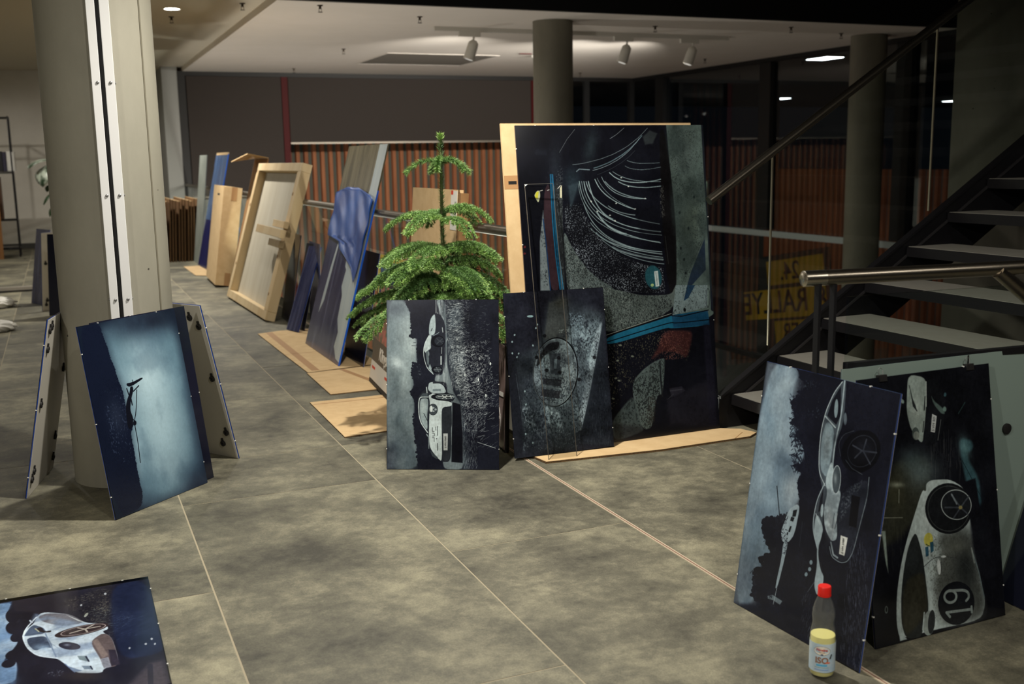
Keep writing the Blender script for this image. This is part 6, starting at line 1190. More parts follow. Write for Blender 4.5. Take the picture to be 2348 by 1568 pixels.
fl = MB(); fl.box((-5.3, -2, -.30), (VX, YW, -.0009)); fl.box((VX, -2, -.30), (7.0, VY, -.0009))
floor = tag(fl.build('floor', MT['grout']), kind='structure')
XJ = [-5.281, -4.477, -3.673, -2.869, -2.065, -1.261, -.457, .351, 1.147, 1.845, 2.649, 3.453, 4.257, 5.061, 5.865, 6.669]
T = 1.838; tile_meshes = {}
for ci in range(len(XJ) - 1):
    x0, x1 = XJ[ci], XJ[ci + 1]
    off = 2.372 if ci % 2 == 1 else 3.282
    ys = [off + T*k for k in range(-4, 10)]
    ys = [-2] + [y for y in ys if -1.95 < y < YW - .05] + [YW]
    if ci == 7: ys.append(4.816); ys.sort()
    if ci == 8: ys = [y for y in ys if abs(y - 5.12) > .02] + [4.816, 6.95]; ys.sort()
    for y0, y1 in zip(ys[:-1], ys[1:]):
        X0, X1, Y0, Y1 = x0 + .0028, x1 - .0028, y0 + .0024, y1 - .0024
        if ci == 8: X1 = x1 - .010
        if ci == 9: X0 = x0 + .010
        if X0 >= VX:
            if Y0 >= VY - .05: continue
            Y1 = min(Y1, VY - .004)
        poly = None
        if X1 > VX > X0 and Y1 > VY:
            if Y0 >= VY: X1 = VX - .004
            else: poly = [(X0, Y0), (X1, Y0), (X1, VY), (VX - .004, VY), (VX - .004, Y1), (X0, Y1)]
        cx_, cy_ = (X0 + X1)/2, (Y0 + Y1)/2
        if poly is None:
            key = (round(X1 - X0, 3), round(Y1 - Y0, 3))
            if key not in tile_meshes:
                tile_meshes[key] = MB().box((-key[0]/2, -key[1]/2, -.008), (key[0]/2, key[1]/2, 0)).build('tile', MT['tile'], floor)
                t = tile_meshes[key]
            else:
                t = tile_meshes[key].copy(); COL.objects.link(t); t.parent = floor
        else:
            t = MB().prism([(a - cx_, b - cy_) for a, b in poly], -.008, 0).build('tile', MT['tile'], floor)
        t.location = (cx_, cy_, 0)
tr = MB(); tr.box((1.837, -2, -.004), (1.853, YW, .0008)); tag(tr.build('trim_1', mat('joint_profile', (190, 176, 154), .4)), kind='structure')
MB().box((1.8425, -2, .0008), (1.8465, YW, .0012)).build('joint_seal', mat('joint_seal', (132, 92, 78), .6), bpy.data.objects['trim_1'])
tag(MB().box((VX, VY, -.45), (VX + .03, YW, -.001)).build('trim_2', MT['slab']), kind='structure')
tag(MB().box((VX, VY, -.45), (7.0, VY + .03, -.001)).build('trim_3', MT['slab']), kind='structure')
tag(MB().box((-5.3, -2, -3.4), (16, 21, -3.2)).build('floor_lower', MT['lower_floor']), kind='structure')

# ceilings
tag(MB().box((-5.3, -2, ZL), (2.04, YW, ZL + .3)).build('ceiling_perforated', MT['perforated']), kind='structure')
tag(MB().box((2.045, -2, ZL), (7.0, 1.3, ZL + .3)).build('ceiling_near', MT['perforated']), kind='structure')
tag(MB().box((2.03, 10.04, ZC), (XF + .1, YB + .2, ZC + .35)).build('ceiling', MT['ceiling']), kind='structure')
tag(MB().box((1.985, 10.04, ZC), (2.029, YW, ZL + .05)).build('trim_4', MT['ceiling']), kind='structure')
tag(MB().box((1.99, 10.0, ZC + .004), (16, 10.035, 6.2)).build('unlit_void_end', MT['black']), kind='structure')  # black walls and top stand in for the unlit upper void
tag(MB().box((1.99, -2, ZL + .31), (2.04, 9.99, 6.2)).build('unlit_void_side', MT['black']), kind='structure')
tag(MB().box((2.05, -2, 6.2), (16, 10.0, 6.4)).build('ceiling_atrium', MT['black']), kind='structure')

# back wall, left part
tag(MB().box((-5.3, YW, -.3), (1.66, YW + .2, ZL + .02)).build('wall_back', MT['white_wall']), kind='structure')
tag(MB().box((1.66, YB, -.3), (1.90, YW + .2, ZL + .02)).build('wall_pier', mat('grey_pier', (158, 158, 154), .7)), kind='structure')
tag(MB().box((-5.3, YW - .018, .001), (1.655, YW - .001, .09)).build('baseboard_back', mat('baseboard_dark', (64, 62, 58), .5)), kind='structure')
tag(MB().box((-5.5, -2, -.3), (-5.31, YW, ZL)).build('wall_left', MT['white_wall']), kind='structure')
# glazed back wall: frame, blinds, red posts
w1 = thing('window_1', None, None); tag(w1, kind='structure')
MB().box((1.90, YB, ZC - .07), (XF, YB + .1, ZC)).build('head_frame', MT['frame_dark'], w1)
MB().box((1.90, YB - .01, -.3), (2.02, YB + .1, ZC)).build('mullion', MT['frame_dark'], w1)
MB().box((2.02, YB, -.3), (3.56, YB + .08, .76)).build('spandrel_panel', mat('pale_spandrel', (150, 150, 146), .6), w1)
for x in (3.6, 8.14): MB().box((x - .05, YB - .03, -3.2), (x + .05, YB + .09, ZC - .07)).build('post', MT['red'], w1)
for x in (9.25, XF - .06): MB().box((x - .05, YB, -3.2), (x + .05, YB + .1, ZC - .07)).build('mullion', MT['black'], w1)
MB().box((3.65, YB + .04, -3.2), (8.09, YB + .06, ZC - .07)).build('pane', MT['rail_glass'], w1)
MB().box((8.19, YB + .04, -3.2), (9.2, YB + .06, ZC - .07)).build('pane', MT['facade_glass'], w1)
for x0, x1, zb, lab in ((2.03, 3.54, .78, 'taupe roller blind pulled far down beside the white pier'), (3.66, 8.08, 1.635, 'wide taupe roller blind half lowered above the rust slats')):
    t = thing('roller_blind', lab, 'blind', (x0, YB - .03, zb), group='roller blinds on the back windows')
    MB().box((0, 0, .03), (x1 - x0, .006, ZC - .075 - zb)).build('fabric', MT['blind'], t)
    MB().box((0, -.012, 0), (x1 - x0, .016, .03)).build('bottom_bar', mat('bar_aluminium', (130, 122, 112), .45, metal=.9), t)
# rust slat facade behind the window
sw = tag(MB().box((1.5, 19.02, -3.2), (8.32, 19.1, 4)).build('wall_slats', MT['slat_wall']), kind='structure')
s0 = None; n = 0; x = 2.2
while x < 8.3:
    if s0 is None:
        s0 = MB().prism([(-.045, 0), (-.03, -.055), (.03, -.055), (.045, 0)], -3.2, 3.9).build('slat', MT['slat'], sw); o = s0
    else:
        o = s0.copy(); COL.objects.link(o); o.parent = sw
    o.location = (x, 19.02, 0); x += .148; n += 1
# glass facade on the right
w2 = thing('window_2', None, None); tag(w2, kind='structure')
MB().box((XF - .05, 4, ZC - .06), (XF + .08, YB, ZC - .001)).build('head_frame', MT['black'], w2)
for y in (17.0, 13.85, 10.9, 7.9):
    MB().box((XF - .07, y - .14, .16), (XF + .12, y + .14, ZC - .07)).build('mullion', MT['black'], w2)
MB().box((XF - .06, 4, .06), (XF - .03, YB - .05, .15)).build('transom', MT['sill'], w2)
MB().box((XF - .03, 4, -1.95), (XF + .08, YB, -1.87)).build('transom', MT['black'], w2)
for y0, y1 in ((14.0, 16.85), (11.05, 13.70), (8.05, 10.75), (4.0, 7.75)):
    MB().box((XF, y0, -3.2), (XF + .02, y1, ZC - .07)).build('pane', MT['facade_glass'], w2)
# concrete wall beside the stair
tag(MB().prism([(6.05, 5.96), (9.2, 5.96), (9.2, 6.22), (6.34, 6.22)], -3.2, 6.2).build('wall_right', MT['wallconc']), kind='structure')

# columns
def column(x, y, r, z0, z1, label, seam=None):
    t = thing('concrete_column', label, 'column', (x, y, z0))
    prof = [(r, 0), (r, z1 - z0)]
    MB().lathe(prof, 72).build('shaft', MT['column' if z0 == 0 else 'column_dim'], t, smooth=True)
    if seam is not None:
        a = seam; p = Vector((r*math.sin(a), -r*math.cos(a), 0)); 
        MB().box((-.004, -.0022, .0), (.004, .004, z1 - z0 - .004), Matrix.Translation(p) @ Matrix.Rotation(a, 4, 'Z')).build('formwork_seam', mat('seam_grey', (104, 99, 84), .9), t)  # thin darker strip marks the formwork seam
    return t
c0 = column(.193, 4.80, .2275, 0.0, ZL, 'thick round concrete column at left carrying white metal strips', math.radians(47))
# white guide rails on the near side of that column (local frame: -Y towards camera)
view = math.atan2(.193, 4.80)
G = Matrix.Rotation(-view, 4, 'Z')
gp = thing('guide_rail', 'pair of white metal guide strips screwed to the left column', 'guide rail', (.193, 4.80, 0), (0, 0, -view))
def strip(xa, xb):
    MB().box((xa, -.262, .02), (xb, -.218, ZL - .004)).build('strip', MT['white_metal'], gp, bevel=.002)
strip(-.026, .007); strip(.023, .060)
MB().box((.007, -.246, .02), (.023, -.215, ZL - .004)).build('slot', MT['black'], gp)
for z in (.42, .80, 1.22, 1.66, 2.12, 2.55):
    for xx, s_ in ((-.004, -1), (.044, 1)):
        MB().lathe([(.006, 0), (.006, .003), (.003, .005)], 10).build('screw', MT['screw'], gp, smooth=True, loc=(xx, -.262, z), rot=(PI/2, 0, 0))
        MB().lathe([(.005, 0), (.005, .004)], 8).build('screw', MT['screw'], gp, loc=(-.026 if s_ < 0 else .060, -.235, z), rot=(0, s_*PI/2, 0))
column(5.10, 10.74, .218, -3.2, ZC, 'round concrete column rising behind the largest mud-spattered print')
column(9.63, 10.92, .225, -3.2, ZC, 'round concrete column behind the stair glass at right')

# ceiling fittings
def downlight(x, y, w, label, grp, cone=178, blend=.25):
    t = thing('downlight', label, 'ceiling light', (x, y, ZL), group=grp)
    MB().lathe([(.075, 0), (.085, -.004), (.085, .0)], 24, cap=False).build('ring', MT['lamp_white'], t)
    MB().lathe([(.072, -.003), (.072, -.0015)], 24).build('lens', emission('lamp_glow', LAMP_COL, 18), t)
    spot('lamp', (0, 0, -.02), (0, 0, -2), w, math.radians(cone), blend, .05, t)
for y, lab in ((3.8, 'recessed round downlight above the leaning prints, nearest of the walkway row'), (7.6, 'recessed round downlight above the tall panel with blue film'), (11.4, 'lit recessed round downlight seen beside the left column top'), (15.2, 'recessed round downlight above the upright cardboard sheets')):
    downlight(1.2, y, KEY_W*{3.8: 1, 7.6: .25, 11.4: .95, 15.2: .6}[y], lab, 'downlights over the walkway', 152, .9)
for y, lab in ((.2, 'recessed round downlight left of the walkway, behind the camera'), (11.4, 'recessed round downlight left of the walkway, above the floor bar'), (15.4, 'recessed round downlight near the wire shelf rack')):
    downlight(-2.2, y, BACK_W*{.2: 1.9, 11.4: .2, 15.4: 1.0}[y], lab, 'downlights left of the walkway')
downlight(1.2, .0, FRONT_W, 'recessed round downlight over the walkway, behind the camera', 'downlights over the walkway')
downlight(3.6, .1, SIDE_W, 'recessed round downlight right of the camera, over the foot of the stair', None)
def sprinkler(x, y, z, label):
    t = thing('sprinkler', label, 'sprinkler', (x, y, z), group='sprinklers on the ceiling')
    MB().lathe([(.028, 0), (.028, -.006), (.012, -.010), (.012, -.035)], 12).build('body', MT['dark_bronze'], t, smooth=True)
    for s_ in (-1, 1): MB().bar((s_*.012, 0, -.03), (s_*.012, 0, -.062), .004, .004, (0, 1, 0)).build('frame_arm', MT['dark_bronze'], t)
    MB().lathe([(.022, -.062), (.022, -.066)], 12).build('deflector', MT['dark_bronze'], t)
for x, y, z, lab in ((1.25, 11.99, ZL, 'small bronze sprinkler just under the lit downlight at left'), (1.80, 10.82, ZL, 'small bronze sprinkler at the perforated ceiling edge'), (2.43, 10.25, ZC, 'small bronze sprinkler by the black ceiling edge, leftmost on smooth plaster'), (3.59, 10.76, ZC, 'small bronze sprinkler left of the spotlight track'), (3.62, 14.06, ZC, 'small bronze sprinkler beside the square ceiling hatch'), (6.43, 10.81, ZC, 'small bronze sprinkler above the middle track spotlight'), (8.06, 10.46, ZC, 'small bronze sprinkler between the spotlight track and right column'), (9.1, 10.82, ZC, 'small bronze sprinkler nearest the right column'), (3.6, 17.15, ZC, 'small bronze sprinkler above the left red post'), (9.34, 14.21, ZC, 'small bronze sprinkler near the dark glass facade'), (8.6, 17.0, ZC, 'small bronze sprinkler near the far window corner')):
    sprinkler(x, y, z, lab)
h = thing('ceiling_hatch', 'shallow grey rectangular recess in the smooth ceiling', 'ceiling hatch', (5.17, 15.25, ZC))
MB().box((-.82, -.80, -.004), (.82, .80, -.001)).build('panel', mat('recess_grey', (120, 114, 106), .9), h)
for a, b, c_, d in ((-.84, -.82, .84, -.80), (-.84, .80, .84, .82), (-.84, -.80, -.82, .80), (.82, -.80, .84, .80)): MB().box((a, b, -.006), (c_, d, -.001)).build('frame', MT['ceiling'], h)
d = thing('smoke_detector', 'small white smoke detector with a red plate beside it', 'detector', (6.5, 14.3, ZC))
MB().lathe([(.05, 0), (.05, -.02), (.035, -.04), (.02, -.045)], 20).build('housing', MT['white'], d, smooth=True)
MB().box((-.34, -.26, -.012), (-.16, -.20, -.001)).build('red_plate', MT['red'], d)
tk = thing('light_track', 'white spotlight track fixed under the smooth ceiling', 'track', (5.95, 11.5, ZC))
MB().box((-1.95, -.02, -.045), (1.95, .02, -.001)).build('rail', MT['lamp_white'], tk)
for x, lab in ((4.42, 'white track spotlight left of the middle column'), (6.40, 'white track spotlight, middle of the three on the track'), (7.33, 'white track spotlight at the right end of the track')):
    t = thing('track_spotlight', lab, 'spotlight', (x, 11.5, ZC - .046), group='spotlights on the ceiling track')
    MB().box((-.13, -.02, -.05), (.13, .02, 0)).build('adapter', MT['lamp_white'], t)
    MB().tube([(.05, 0, -.05), (.05, 0, -.10)], .012, 10).build('stem', MT['lamp_white'], t)
    ax = Vector((-.30, .12, -.95)).normalized(); p = Vector((.06, 0, -.09))
    MB().tube([p, p + ax*.03, p + ax*.07, p + ax*.22], [.025, .055, .06, .064], 20).build('head', MT['lamp_white'], t, smooth=True)
    e = p + ax*.222; MB().tube([e, e + ax*.002], .045, 20).build('lens', emission('spot_glow', LAMP_COL, .4), t)
    spot('lamp', tuple(e + ax*.02), (6.0 - x, 7.4, -2.8), TRACK_W, math.radians(95), .8, .05, t)

# ---------------------------------------------------------------- balustrades and stair
gr = thing('glass_balustrade', 'clear glass balustrade with steel tube rail behind the leaning panels', 'balustrade', (1.93, VY, 0))
ys = [0.0, 1.6, 3.2, 4.8, 6.4, 8.0, 9.6, 11.2, 12.8, 13.55]
for a, b in zip(ys[:-1], ys[1:]): MB().box((-.006, a + .006, -.25), (.006, b - .006, .985)).build('pane', MT['rail_glass'], gr)
MB().tube([(0, -.02, 1.0), (0, 13.6, 1.0)], .0255, 16).build('handrail', MT['rail_steel'], gr, smooth=True)
MB().box((.01, 0, -.25), (.03, 13.6, -.02)).build('base_profile', MT['steel_black'], gr)
g2 = thing('glass_guard', 'short glass guard with steel rail behind the largest print', 'balustrade', (1.93, VY, 0))
MB().box((.02, -.006, -.2), (.90, .006, .985)).build('pane', MT['rail_glass'], g2)
MB().tube([(.0, 0, 1.0), (.93, 0, 1.0)], .0255, 16).build('handrail', MT['steel'], g2, smooth=True)

for y, lab in ((7.0, 'added fill lamp on the slab edge below the balustrade, nearest the camera'), (11.0, 'added fill lamp on the slab edge below the balustrade, middle one'), (15.0, 'added fill lamp on the slab edge below the balustrade, farthest')):  # unseen lamps, added to brighten the ceiling, columns and slats
    t = thing('fill_lamp', lab, 'lamp', (VX + .031, y, -.30), group='added fill lamps under the balustrade')
    MB().box((0, -.10, -.05), (.03, .10, .05)).build('back_plate', MT['lamp_white'], t)
    MB().box((.031, -.09, -.04), (.06, .09, .04)).build('diffuser', emission('fill_lamp_glow', LAMP_COL, 6), t)
    l = bpy.data.lights.new('lamp', 'POINT'); l.energy = LOWER_W; l.shadow_soft_size = .08; l.color = LAMP_COL
    o = bpy.data.objects.new('lamp', l); COL.objects.link(o); o.location = (.16, 0, 0); o.parent = t
RISE, GO, SX, SY = .17, .27, 3.0, 4.27
st = thing('stair', 'open black steel stair with grey treads climbing to the right', 'stair', (SX, SY, 0))
sl = RISE/GO
def sring(x0, x1, up_, dn): return [(x0, x0*sl + RISE + up_), (x1, x1*sl + RISE + up_), (x1, x1*sl + RISE - dn), (x0, max(x0*sl + RISE - dn, 0.0))]
x1 = 3.5
MB().prism([(-.08, .0), (-.08, .165), (x1, x1*sl + RISE + .075), (x1, x1*sl + RISE - .30), (.22, .0)], .004, .022, 'y').build('stringer', MT['steel_black'], st)
MB().prism([(-.08, .168), (x1, x1*sl + RISE + .075), (x1, x1*sl + RISE + .06), (-.08, .153)], -.012, .03, 'y').build('stringer_flange', MT['steel_black'], st)
MB().prism([(.0, .128), (x1, x1*sl + RISE - .022), (x1, x1*sl + RISE - .036), (.0, .114)], -.006, .004, 'y').build('stringer_rib', mat('steel_rib', (58, 56, 58), .4, metal=.4), st)
MB().prism([(-.14, .0), (-.14, .14), (x1, x1*sl + RISE + .075), (x1, x1*sl + RISE - .30), (.22, .0)], -1.9, -1.88, 'y').build('stringer', MT['steel_black'], st)
for k in range(12):
    z = RISE*(k + 1)
    tr_ = MB().box((GO*k, -1.875, z - .045), (GO*k + .30, -.002, z)).build('tread', MT['tread'], st)
    MB().box((0, -1.875, -.052), (.012, -.002, -.002)).build('nosing', MT['steel_black'], tr_, loc=(GO*k - .0125, 0, z))
sb = thing('stair_balustrade', 'slanted glass balustrade with steel handrail along the stair', 'balustrade', (SX, 4.33, 0))
hz = lambda x: 1.113 + (x + .133)*.628
MB().tube([(-.12, 0, hz(-.12)), (3.4, 0, hz(3.4))], .0225, 16).build('handrail', MT['steel'], sb, smooth=True)
for a, b in ((-.10, .243), (.249, 1.262), (1.268, 2.3), (2.306, 3.3)):
    MB().prism([(a, a*sl + RISE - .05), (b, b*sl + RISE - .05), (b, hz(b) - .02), (a, hz(a) - .02)], -.003, .003, 'y').build('pane', MT['rail_glass'], sb)
for a in (.246, 1.265, 2.303):
    MB().box((a - .0035, -.005, a*sl + RISE + .06), (a + .0035, .005, hz(a) - .02)).build('joint_profile', mat('joint_steel', (150, 140, 122), .35, metal=.9), sb)
# near guard beside the right prints
ng = thing('steel_guard', 'steel tube guard with glass and black posts above the right prints', 'balustrade', (1.885, 2.325, 0))
MB().tube([(-.01, .012, 1.0), (.60, -.07, 1.0)], .0215, 20).build('handrail', MT['steel'], ng, smooth=True)
MB().tube([(.60, -.07, 1.0), (1.5, -.17, 1.0)], .0215, 20).build('handrail', MT['steel'], ng, smooth=True)
MB().tube([(.605, -.075, .995), (1.2, -.075, .60)], .0215, 20).build('handrail', MT['steel'], ng, smooth=True)
MB().tube([(-.022, .0136, 1.0), (-.018, .0131, 1.0), (.045, .0045, 1.0)], [.017, .0222, .0222], 24).build('end_sleeve', mat('bright_steel', (200, 192, 178), .25, metal=1.0), ng, smooth=True)
for x in (.022, .075): MB().box((x - .0045, -.010, .0), (x + .0045, .010, .985)).build('post', MT['steel_black'], ng)
MB().box((.09, -.045, .05), (1.2, -.034, .95), Matrix.Rotation(-.06, 4, 'Z')).build('pane', MT['rail_glass'], ng)
MB().box((.09, -.050, .745), (1.2, -.029, .765), Matrix.Rotation(-.06, 4, 'Z')).build('mid_rail', MT['steel_black'], ng)

# ---------------------------------------------------------------- stand-ins for reflections, and a street lamp, outside the dark glass
tag(MB().box((10.42, 8, 2.9), (30, 30, 3.05)).build('ceiling_reflected', mat('reflected_ceiling_dark', (70, 66, 64), .8)), kind='structure')  # added to carry the lamps below; stands in for a reflected ceiling
for x, y, sx, sy, lab in ((11.75, 14.35, .34, .52, 'largest white reflected light, built as a lamp beyond the dark facade glass'), (18.97, 24.94, .30, .40, 'small white reflected light, built as a lamp beyond the facade, left of the right column'), (25.9, 25.6, .30, .40, 'small white reflected light, built as a lamp beyond the facade beside the concrete wall')):
    t = thing('reflected_lamp', lab, 'lamp', (x, y, 2.899), group='reflected lights built beyond the facade')  # each stands in for a ceiling light mirrored in the facade
    MB().box((-sx/2 - .03, -sy/2 - .03, -.03), (sx/2 + .03, sy/2 + .03, 0)).build('housing', MT['black'], t)
    MB().box((-sx/2, -sy/2, -.036), (sx/2, sy/2, -.031)).build('diffuser', emission('reflected_glow', (.95, 1.0, 1.0), 14), t)
    spot('lamp', (0, 0, -.06), (0, 0, -3), OUT_W, math.radians(150), .8, .1, t, (.95, 1, 1))
sg = thing('reflected_banner', 'yellow and dark banner reflection with mirrored lettering, built beyond the facade', 'reflected_banner', (11.6, 15.1, -1.25), (math.radians(-10), 0, 0))  # solid stand-in for a banner mirrored in the facade glass
MB().box((.0, -1.35, -1.0), (.02, 1.7, .85)).build('sheet', mat('reflected_banner_grey', (58, 56, 54), .8), sg)
yel = mat('banner_yellow', (206, 160, 44), .7)
MB().box((-.008, -1.2, -.27), (-.001, 1.1, .25)).build('yellow_field', yel, sg)
MB().box((-.008, -1.2, .32), (-.001, .35, .75)).build('yellow_field', yel, sg)
MB().box((-.008, -1.2, -.75), (-.001, .25, -.32)).build('yellow_field', yel, sg)
for s_, y, z, sz in (('& RALLYE', -.05, 0, .56), ('24.', -.30, .53, .44), ('ER', -.2, -.54, .44)):
    text_obj(s_, sz, MT['text_dark'], sg, Matrix(((0, 0, 1, -.012), (1, 0, 0, y), (0, 1, 0, z), (0, 0, 0, 1))), bold=.012, extrude=.002)
ow = tag(MB().box((15.2, 6, -3.2), (15.35, 21, 1.0)).build('wall_reflected', MT['slat_wall']), kind='structure')  # added slat wall, stands in for slats reflected in the facade
s0 = None; y = 8.0
while y < 20.5:
    if s0 is None: s0 = MB().prism([(-.06, 0), (-.04, -.07), (.04, -.07), (.06, 0)], -3.2, 1.0).build('slat', MT['slat'], ow); o = s0
    else: o = s0.copy(); COL.objects.link(o); o.parent = ow
    o.location = (15.2, y, 0); o.rotation_euler = (0, 0, -PI/2); y += .2
lp = thing('street_lamp', 'slim street lamp glowing far beyond the facade', 'street lamp', (22.0, 33.2, -3.2))
MB().tube([(0, 0, 0), (0, 0, 3.6)], .06, 8).build('pole', mat('lamp_pole', (90, 110, 104), .5), lp)
MB().bar((-.55, 0, 3.62), (.05, 0, 3.62), .14, .07).build('arm', mat('lamp_pole', (90, 110, 104), .5), lp)
MB().box((-.55, -.10, 3.52), (-.2, .10, 3.57)).build('luminaire', emission('street_glow', (.8, 1, .75), 4), lp)
# ---------------------------------------------------------------- prints and panels
def face_quad(w, h, y, name, m, parent, flip=False):
    me = bpy.data.meshes.new(name)
    me.from_pydata([(0, y, 0), (w, y, 0), (w, y, h), (0, y, h), (0, y + .002, 0), (w, y + .002, 0), (w, y + .002, h), (0, y + .002, h)], [], [(0, 1, 2, 3), (7, 6, 5, 4), (4, 5, 1, 0), (3, 2, 6, 7), (1, 5, 6, 2), (4, 0, 3, 7)])
    uv = me.uv_layers.new(name='UVMap'); c = [(0, 0), (1, 0), (1, 1), (0, 1)]
    for i, l in enumerate(me.polygons[0].loop_indices): uv.data[l].uv = c[i]
    for p in list(me.polygons)[1:]:
        for l in p.loop_indices: uv.data[l].uv = (.002, .002)
    me.materials.append(m); o = bpy.data.objects.new(name, me); COL.objects.link(o); o.parent = parent; return o

def panel(name, label, cat, par, w, h, front, t=.008, edge='edge_blue', back='back_grey', pins=(), bumpers=(), group=None, fname='print_face', z=0.0):
    x, y, yaw, lean = par
    r = thing(name, label, cat, (x, y, z + t*math.sin(lean) + .0006), (-lean, 0, yaw), group)
    face_quad(w, h, 0, fname, front, r)
    MB().box((0, .0021, 0), (w, t - .0021, h)).build('core', MT[edge], r)
    MB().box((.001, t - .002, .001), (w - .001, t, h - .001)).build('backing', MT[back], r)
    for a, b in pins:      # little clear clips on the edge, (u, v) of the board
        MB().box((a*w - .0018, -.0010, b*h - .0018), (a*w + .0018, t*.7, b*h + .0018)).build('edge_clip', MT['pin'], r)
    for a, b in bumpers:
        q = MB().lathe([(.014, 0), (.014, .008), (.007, .010), (.005, .004)], 16).build('bumper', MT['rubber'], r, smooth=True, loc=(a, t, b), rot=(-PI/2, 0, 0))
        MB().box((-.005, -.026, .0), (.005, -.012, .006)).build('clip_tab', MT['rubber'], q)
    return r

PM = {k: print_material(k, i + 3) for i, k in enumerate(PRINT_SPEC)}
PINS = [(.0, .12), (.0, .5), (.0, .86), (1, .12), (1, .5), (1, .86), (.2, 1), (.8, 1)]
G_ = 'photo prints leaning in the hall'
panel('photo_print', 'print of a helicopter tail over a dark slope, leaning on the left column', 'photo print', (.1, 4.146, .725, .157), .5134, .7515, PM['he'], pins=PINS, group=G_)
panel('photo_print', 'dark plain print tucked behind the helicopter-tail print', 'photo print', (.1411 - .004, 4.225 + .006, .702, .1377), .5, .75, MT['navy'], edge='edge_dark', pins=[(0, .5), (1, .5), (.4, 1)], group=G_, fname='print_face')
panel('photo_print', 'print seen from its grey back, leaning on the column right of the helicopter-tail print', 'photo print', (.668, 4.806, 2.1725, .2253), .5, .75, MT['navy'], pins=[(0, .12), (0, .5), (0, .86)], bumpers=[(.035, .65), (.035, .40), (.035, .13), (.075, .07), (.08, .69)], group=G_)
panel('photo_print', 'print seen from its grey back, leaning on the left side of the column', 'photo print', (-.1297, 5.0486, -1.7833, .1969), .4665, .7474, MT['navy'], pins=[(1, .12), (1, .5), (1, .86)], bumpers=[(.43, .70), (.40, .71), (.43, .62), (.43, .39), (.06, .47), (.06, .16), (.43, .07), (.41, .10), (.05, .06)], group=G_)
ce = panel('photo_print', 'black and white print of two sports cars in tall grass, in front of the pine', 'photo print', (1.2296, 4.3338, -.4769, .1881), .4961, .7444, PM['ce'], edge='edge_dark', pins=PINS, group=G_)
ov = panel('photo_print', 'print of a mud-splashed oval badge, leaning on the largest print', 'photo print', (1.7857, 4.2171 - .02, -.0475, .1573), .4916, .7421, PM['ov'], edge='edge_dark', pins=PINS, group=G_, z=.0112)
big = panel('large_photo_print', 'largest print showing a muddy spinning wheel and blue stripe, on cardboard', 'photo print', (1.9089, 4.2347, .0074, .1262), .9969, 1.4824, PM['bg'], t=.010, edge='edge_dark', pins=[(0, .1), (0, .36), (0, .64), (0, .93), (1, .1), (1, .36), (1, .7), (.1, 1), (.4, 1)], group=G_, z=.012)
r1 = panel('photo_print', 'print of a helicopter and sports cars beside the bottle', 'photo print', (1.7822, 2.5131, -1.5016, .1415), .5088, .7412, PM['r1'], pins=PINS, group=G_)
r2 = panel('photo_print', 'print of a muddy white race car numbered 19', 'photo print', (1.9523, 2.0907, .0217, .1555), .4906, .7384, PM['r2'], edge='edge_dark', pins=PINS, group=G_)
for u_ in (.09, .415):
    c_ = MB().box((-.013, -.004, -.012), (.013, .012, .006)).build('bulldog_clip', MT['rubber'], r2, loc=(u_, 0, .7384))
    MB().tube([(-.006, .004, .0), (-.008, .006, .02), (.0, .008, .026), (.008, .006, .02), (.006, .004, .0)], .0009, 6).build('wire_handle', MT['screw'], c_)
# floor print
fp = thing('photo_print', 'print of a white sports car in dark grass, lying flat on the floor', 'photo print', (-.36, 2.70, .0085), (-PI/2, 0, 0), G_)
face_quad(.527, .787, 0, 'print_face', PM['fl'], fp); MB().box((0, .0021, 0), (.527, .0078, .787)).build('core', MT['edge_blue'], fp)
for v_ in (.15, .5, .86): MB().box((.525, -.001, v_*.787 - .003), (.529, .005, v_*.787 + .003)).build('edge_clip', MT['pin'], fp)
for u_ in (.2, .55, .85): MB().box((u_*.527 - .003, -.001, .785), (u_*.527 + .003, .005, .789)).build('edge_clip', MT['pin'], fp)
# plate lettering on the prints
def on_board(b, u, v, ang, txt, size, m, w, h, bold=.0):
    c, s_ = math.cos(ang), math.sin(ang)
    text_obj(txt, size, m, b, Matrix(((c, -s_, 0, u*w), (0, 0, -1, -.0005), (s_, c, 0, v*h), (0, 0, 0, 1))), bold=bold, extrude=.0002)
on_board(ce, .526, .162, PI/2, 'S·VM 106D', .0115, MT['text_dark'], .4961, .7444)
on_board(r1, .775, .412, PI/2 + .07, 'S·VM 1084', .0095, MT['text_dark'], .5088, .7412)
on_board(r2, .538, .797, PI/2 - .21, 'S·VM ED', .0115, MT['text_dark'], .4906, .7384)
# white backing board and dark board at the far right
panel('backing_board', 'large pale mint board behind the race car print', 'board', (1.925, 2.222, .0, .02), 1.0, .757, MT['mint'], t=.006, edge='edge_dark', back='mint', fname='board_face')
wb = bpy.data.objects['backing_board']
MB().lathe([(.016, 0), (.016, .006), (.007, .008)], 16).build('bumper', MT['rubber'], wb, smooth=True, loc=(.62, -.0005, .52), rot=(PI/2, 0, 0))
MB().box((.455, -.002, .70), (.459, -.0002, .757)).build('seam', MT['rubber'], wb)
panel('photo_print', 'dark glossy print leaning at the right picture edge', 'photo print', (2.52, 2.205, -1.62, .30), .75, .5, MT['navy'], edge='edge_dark', group=G_)

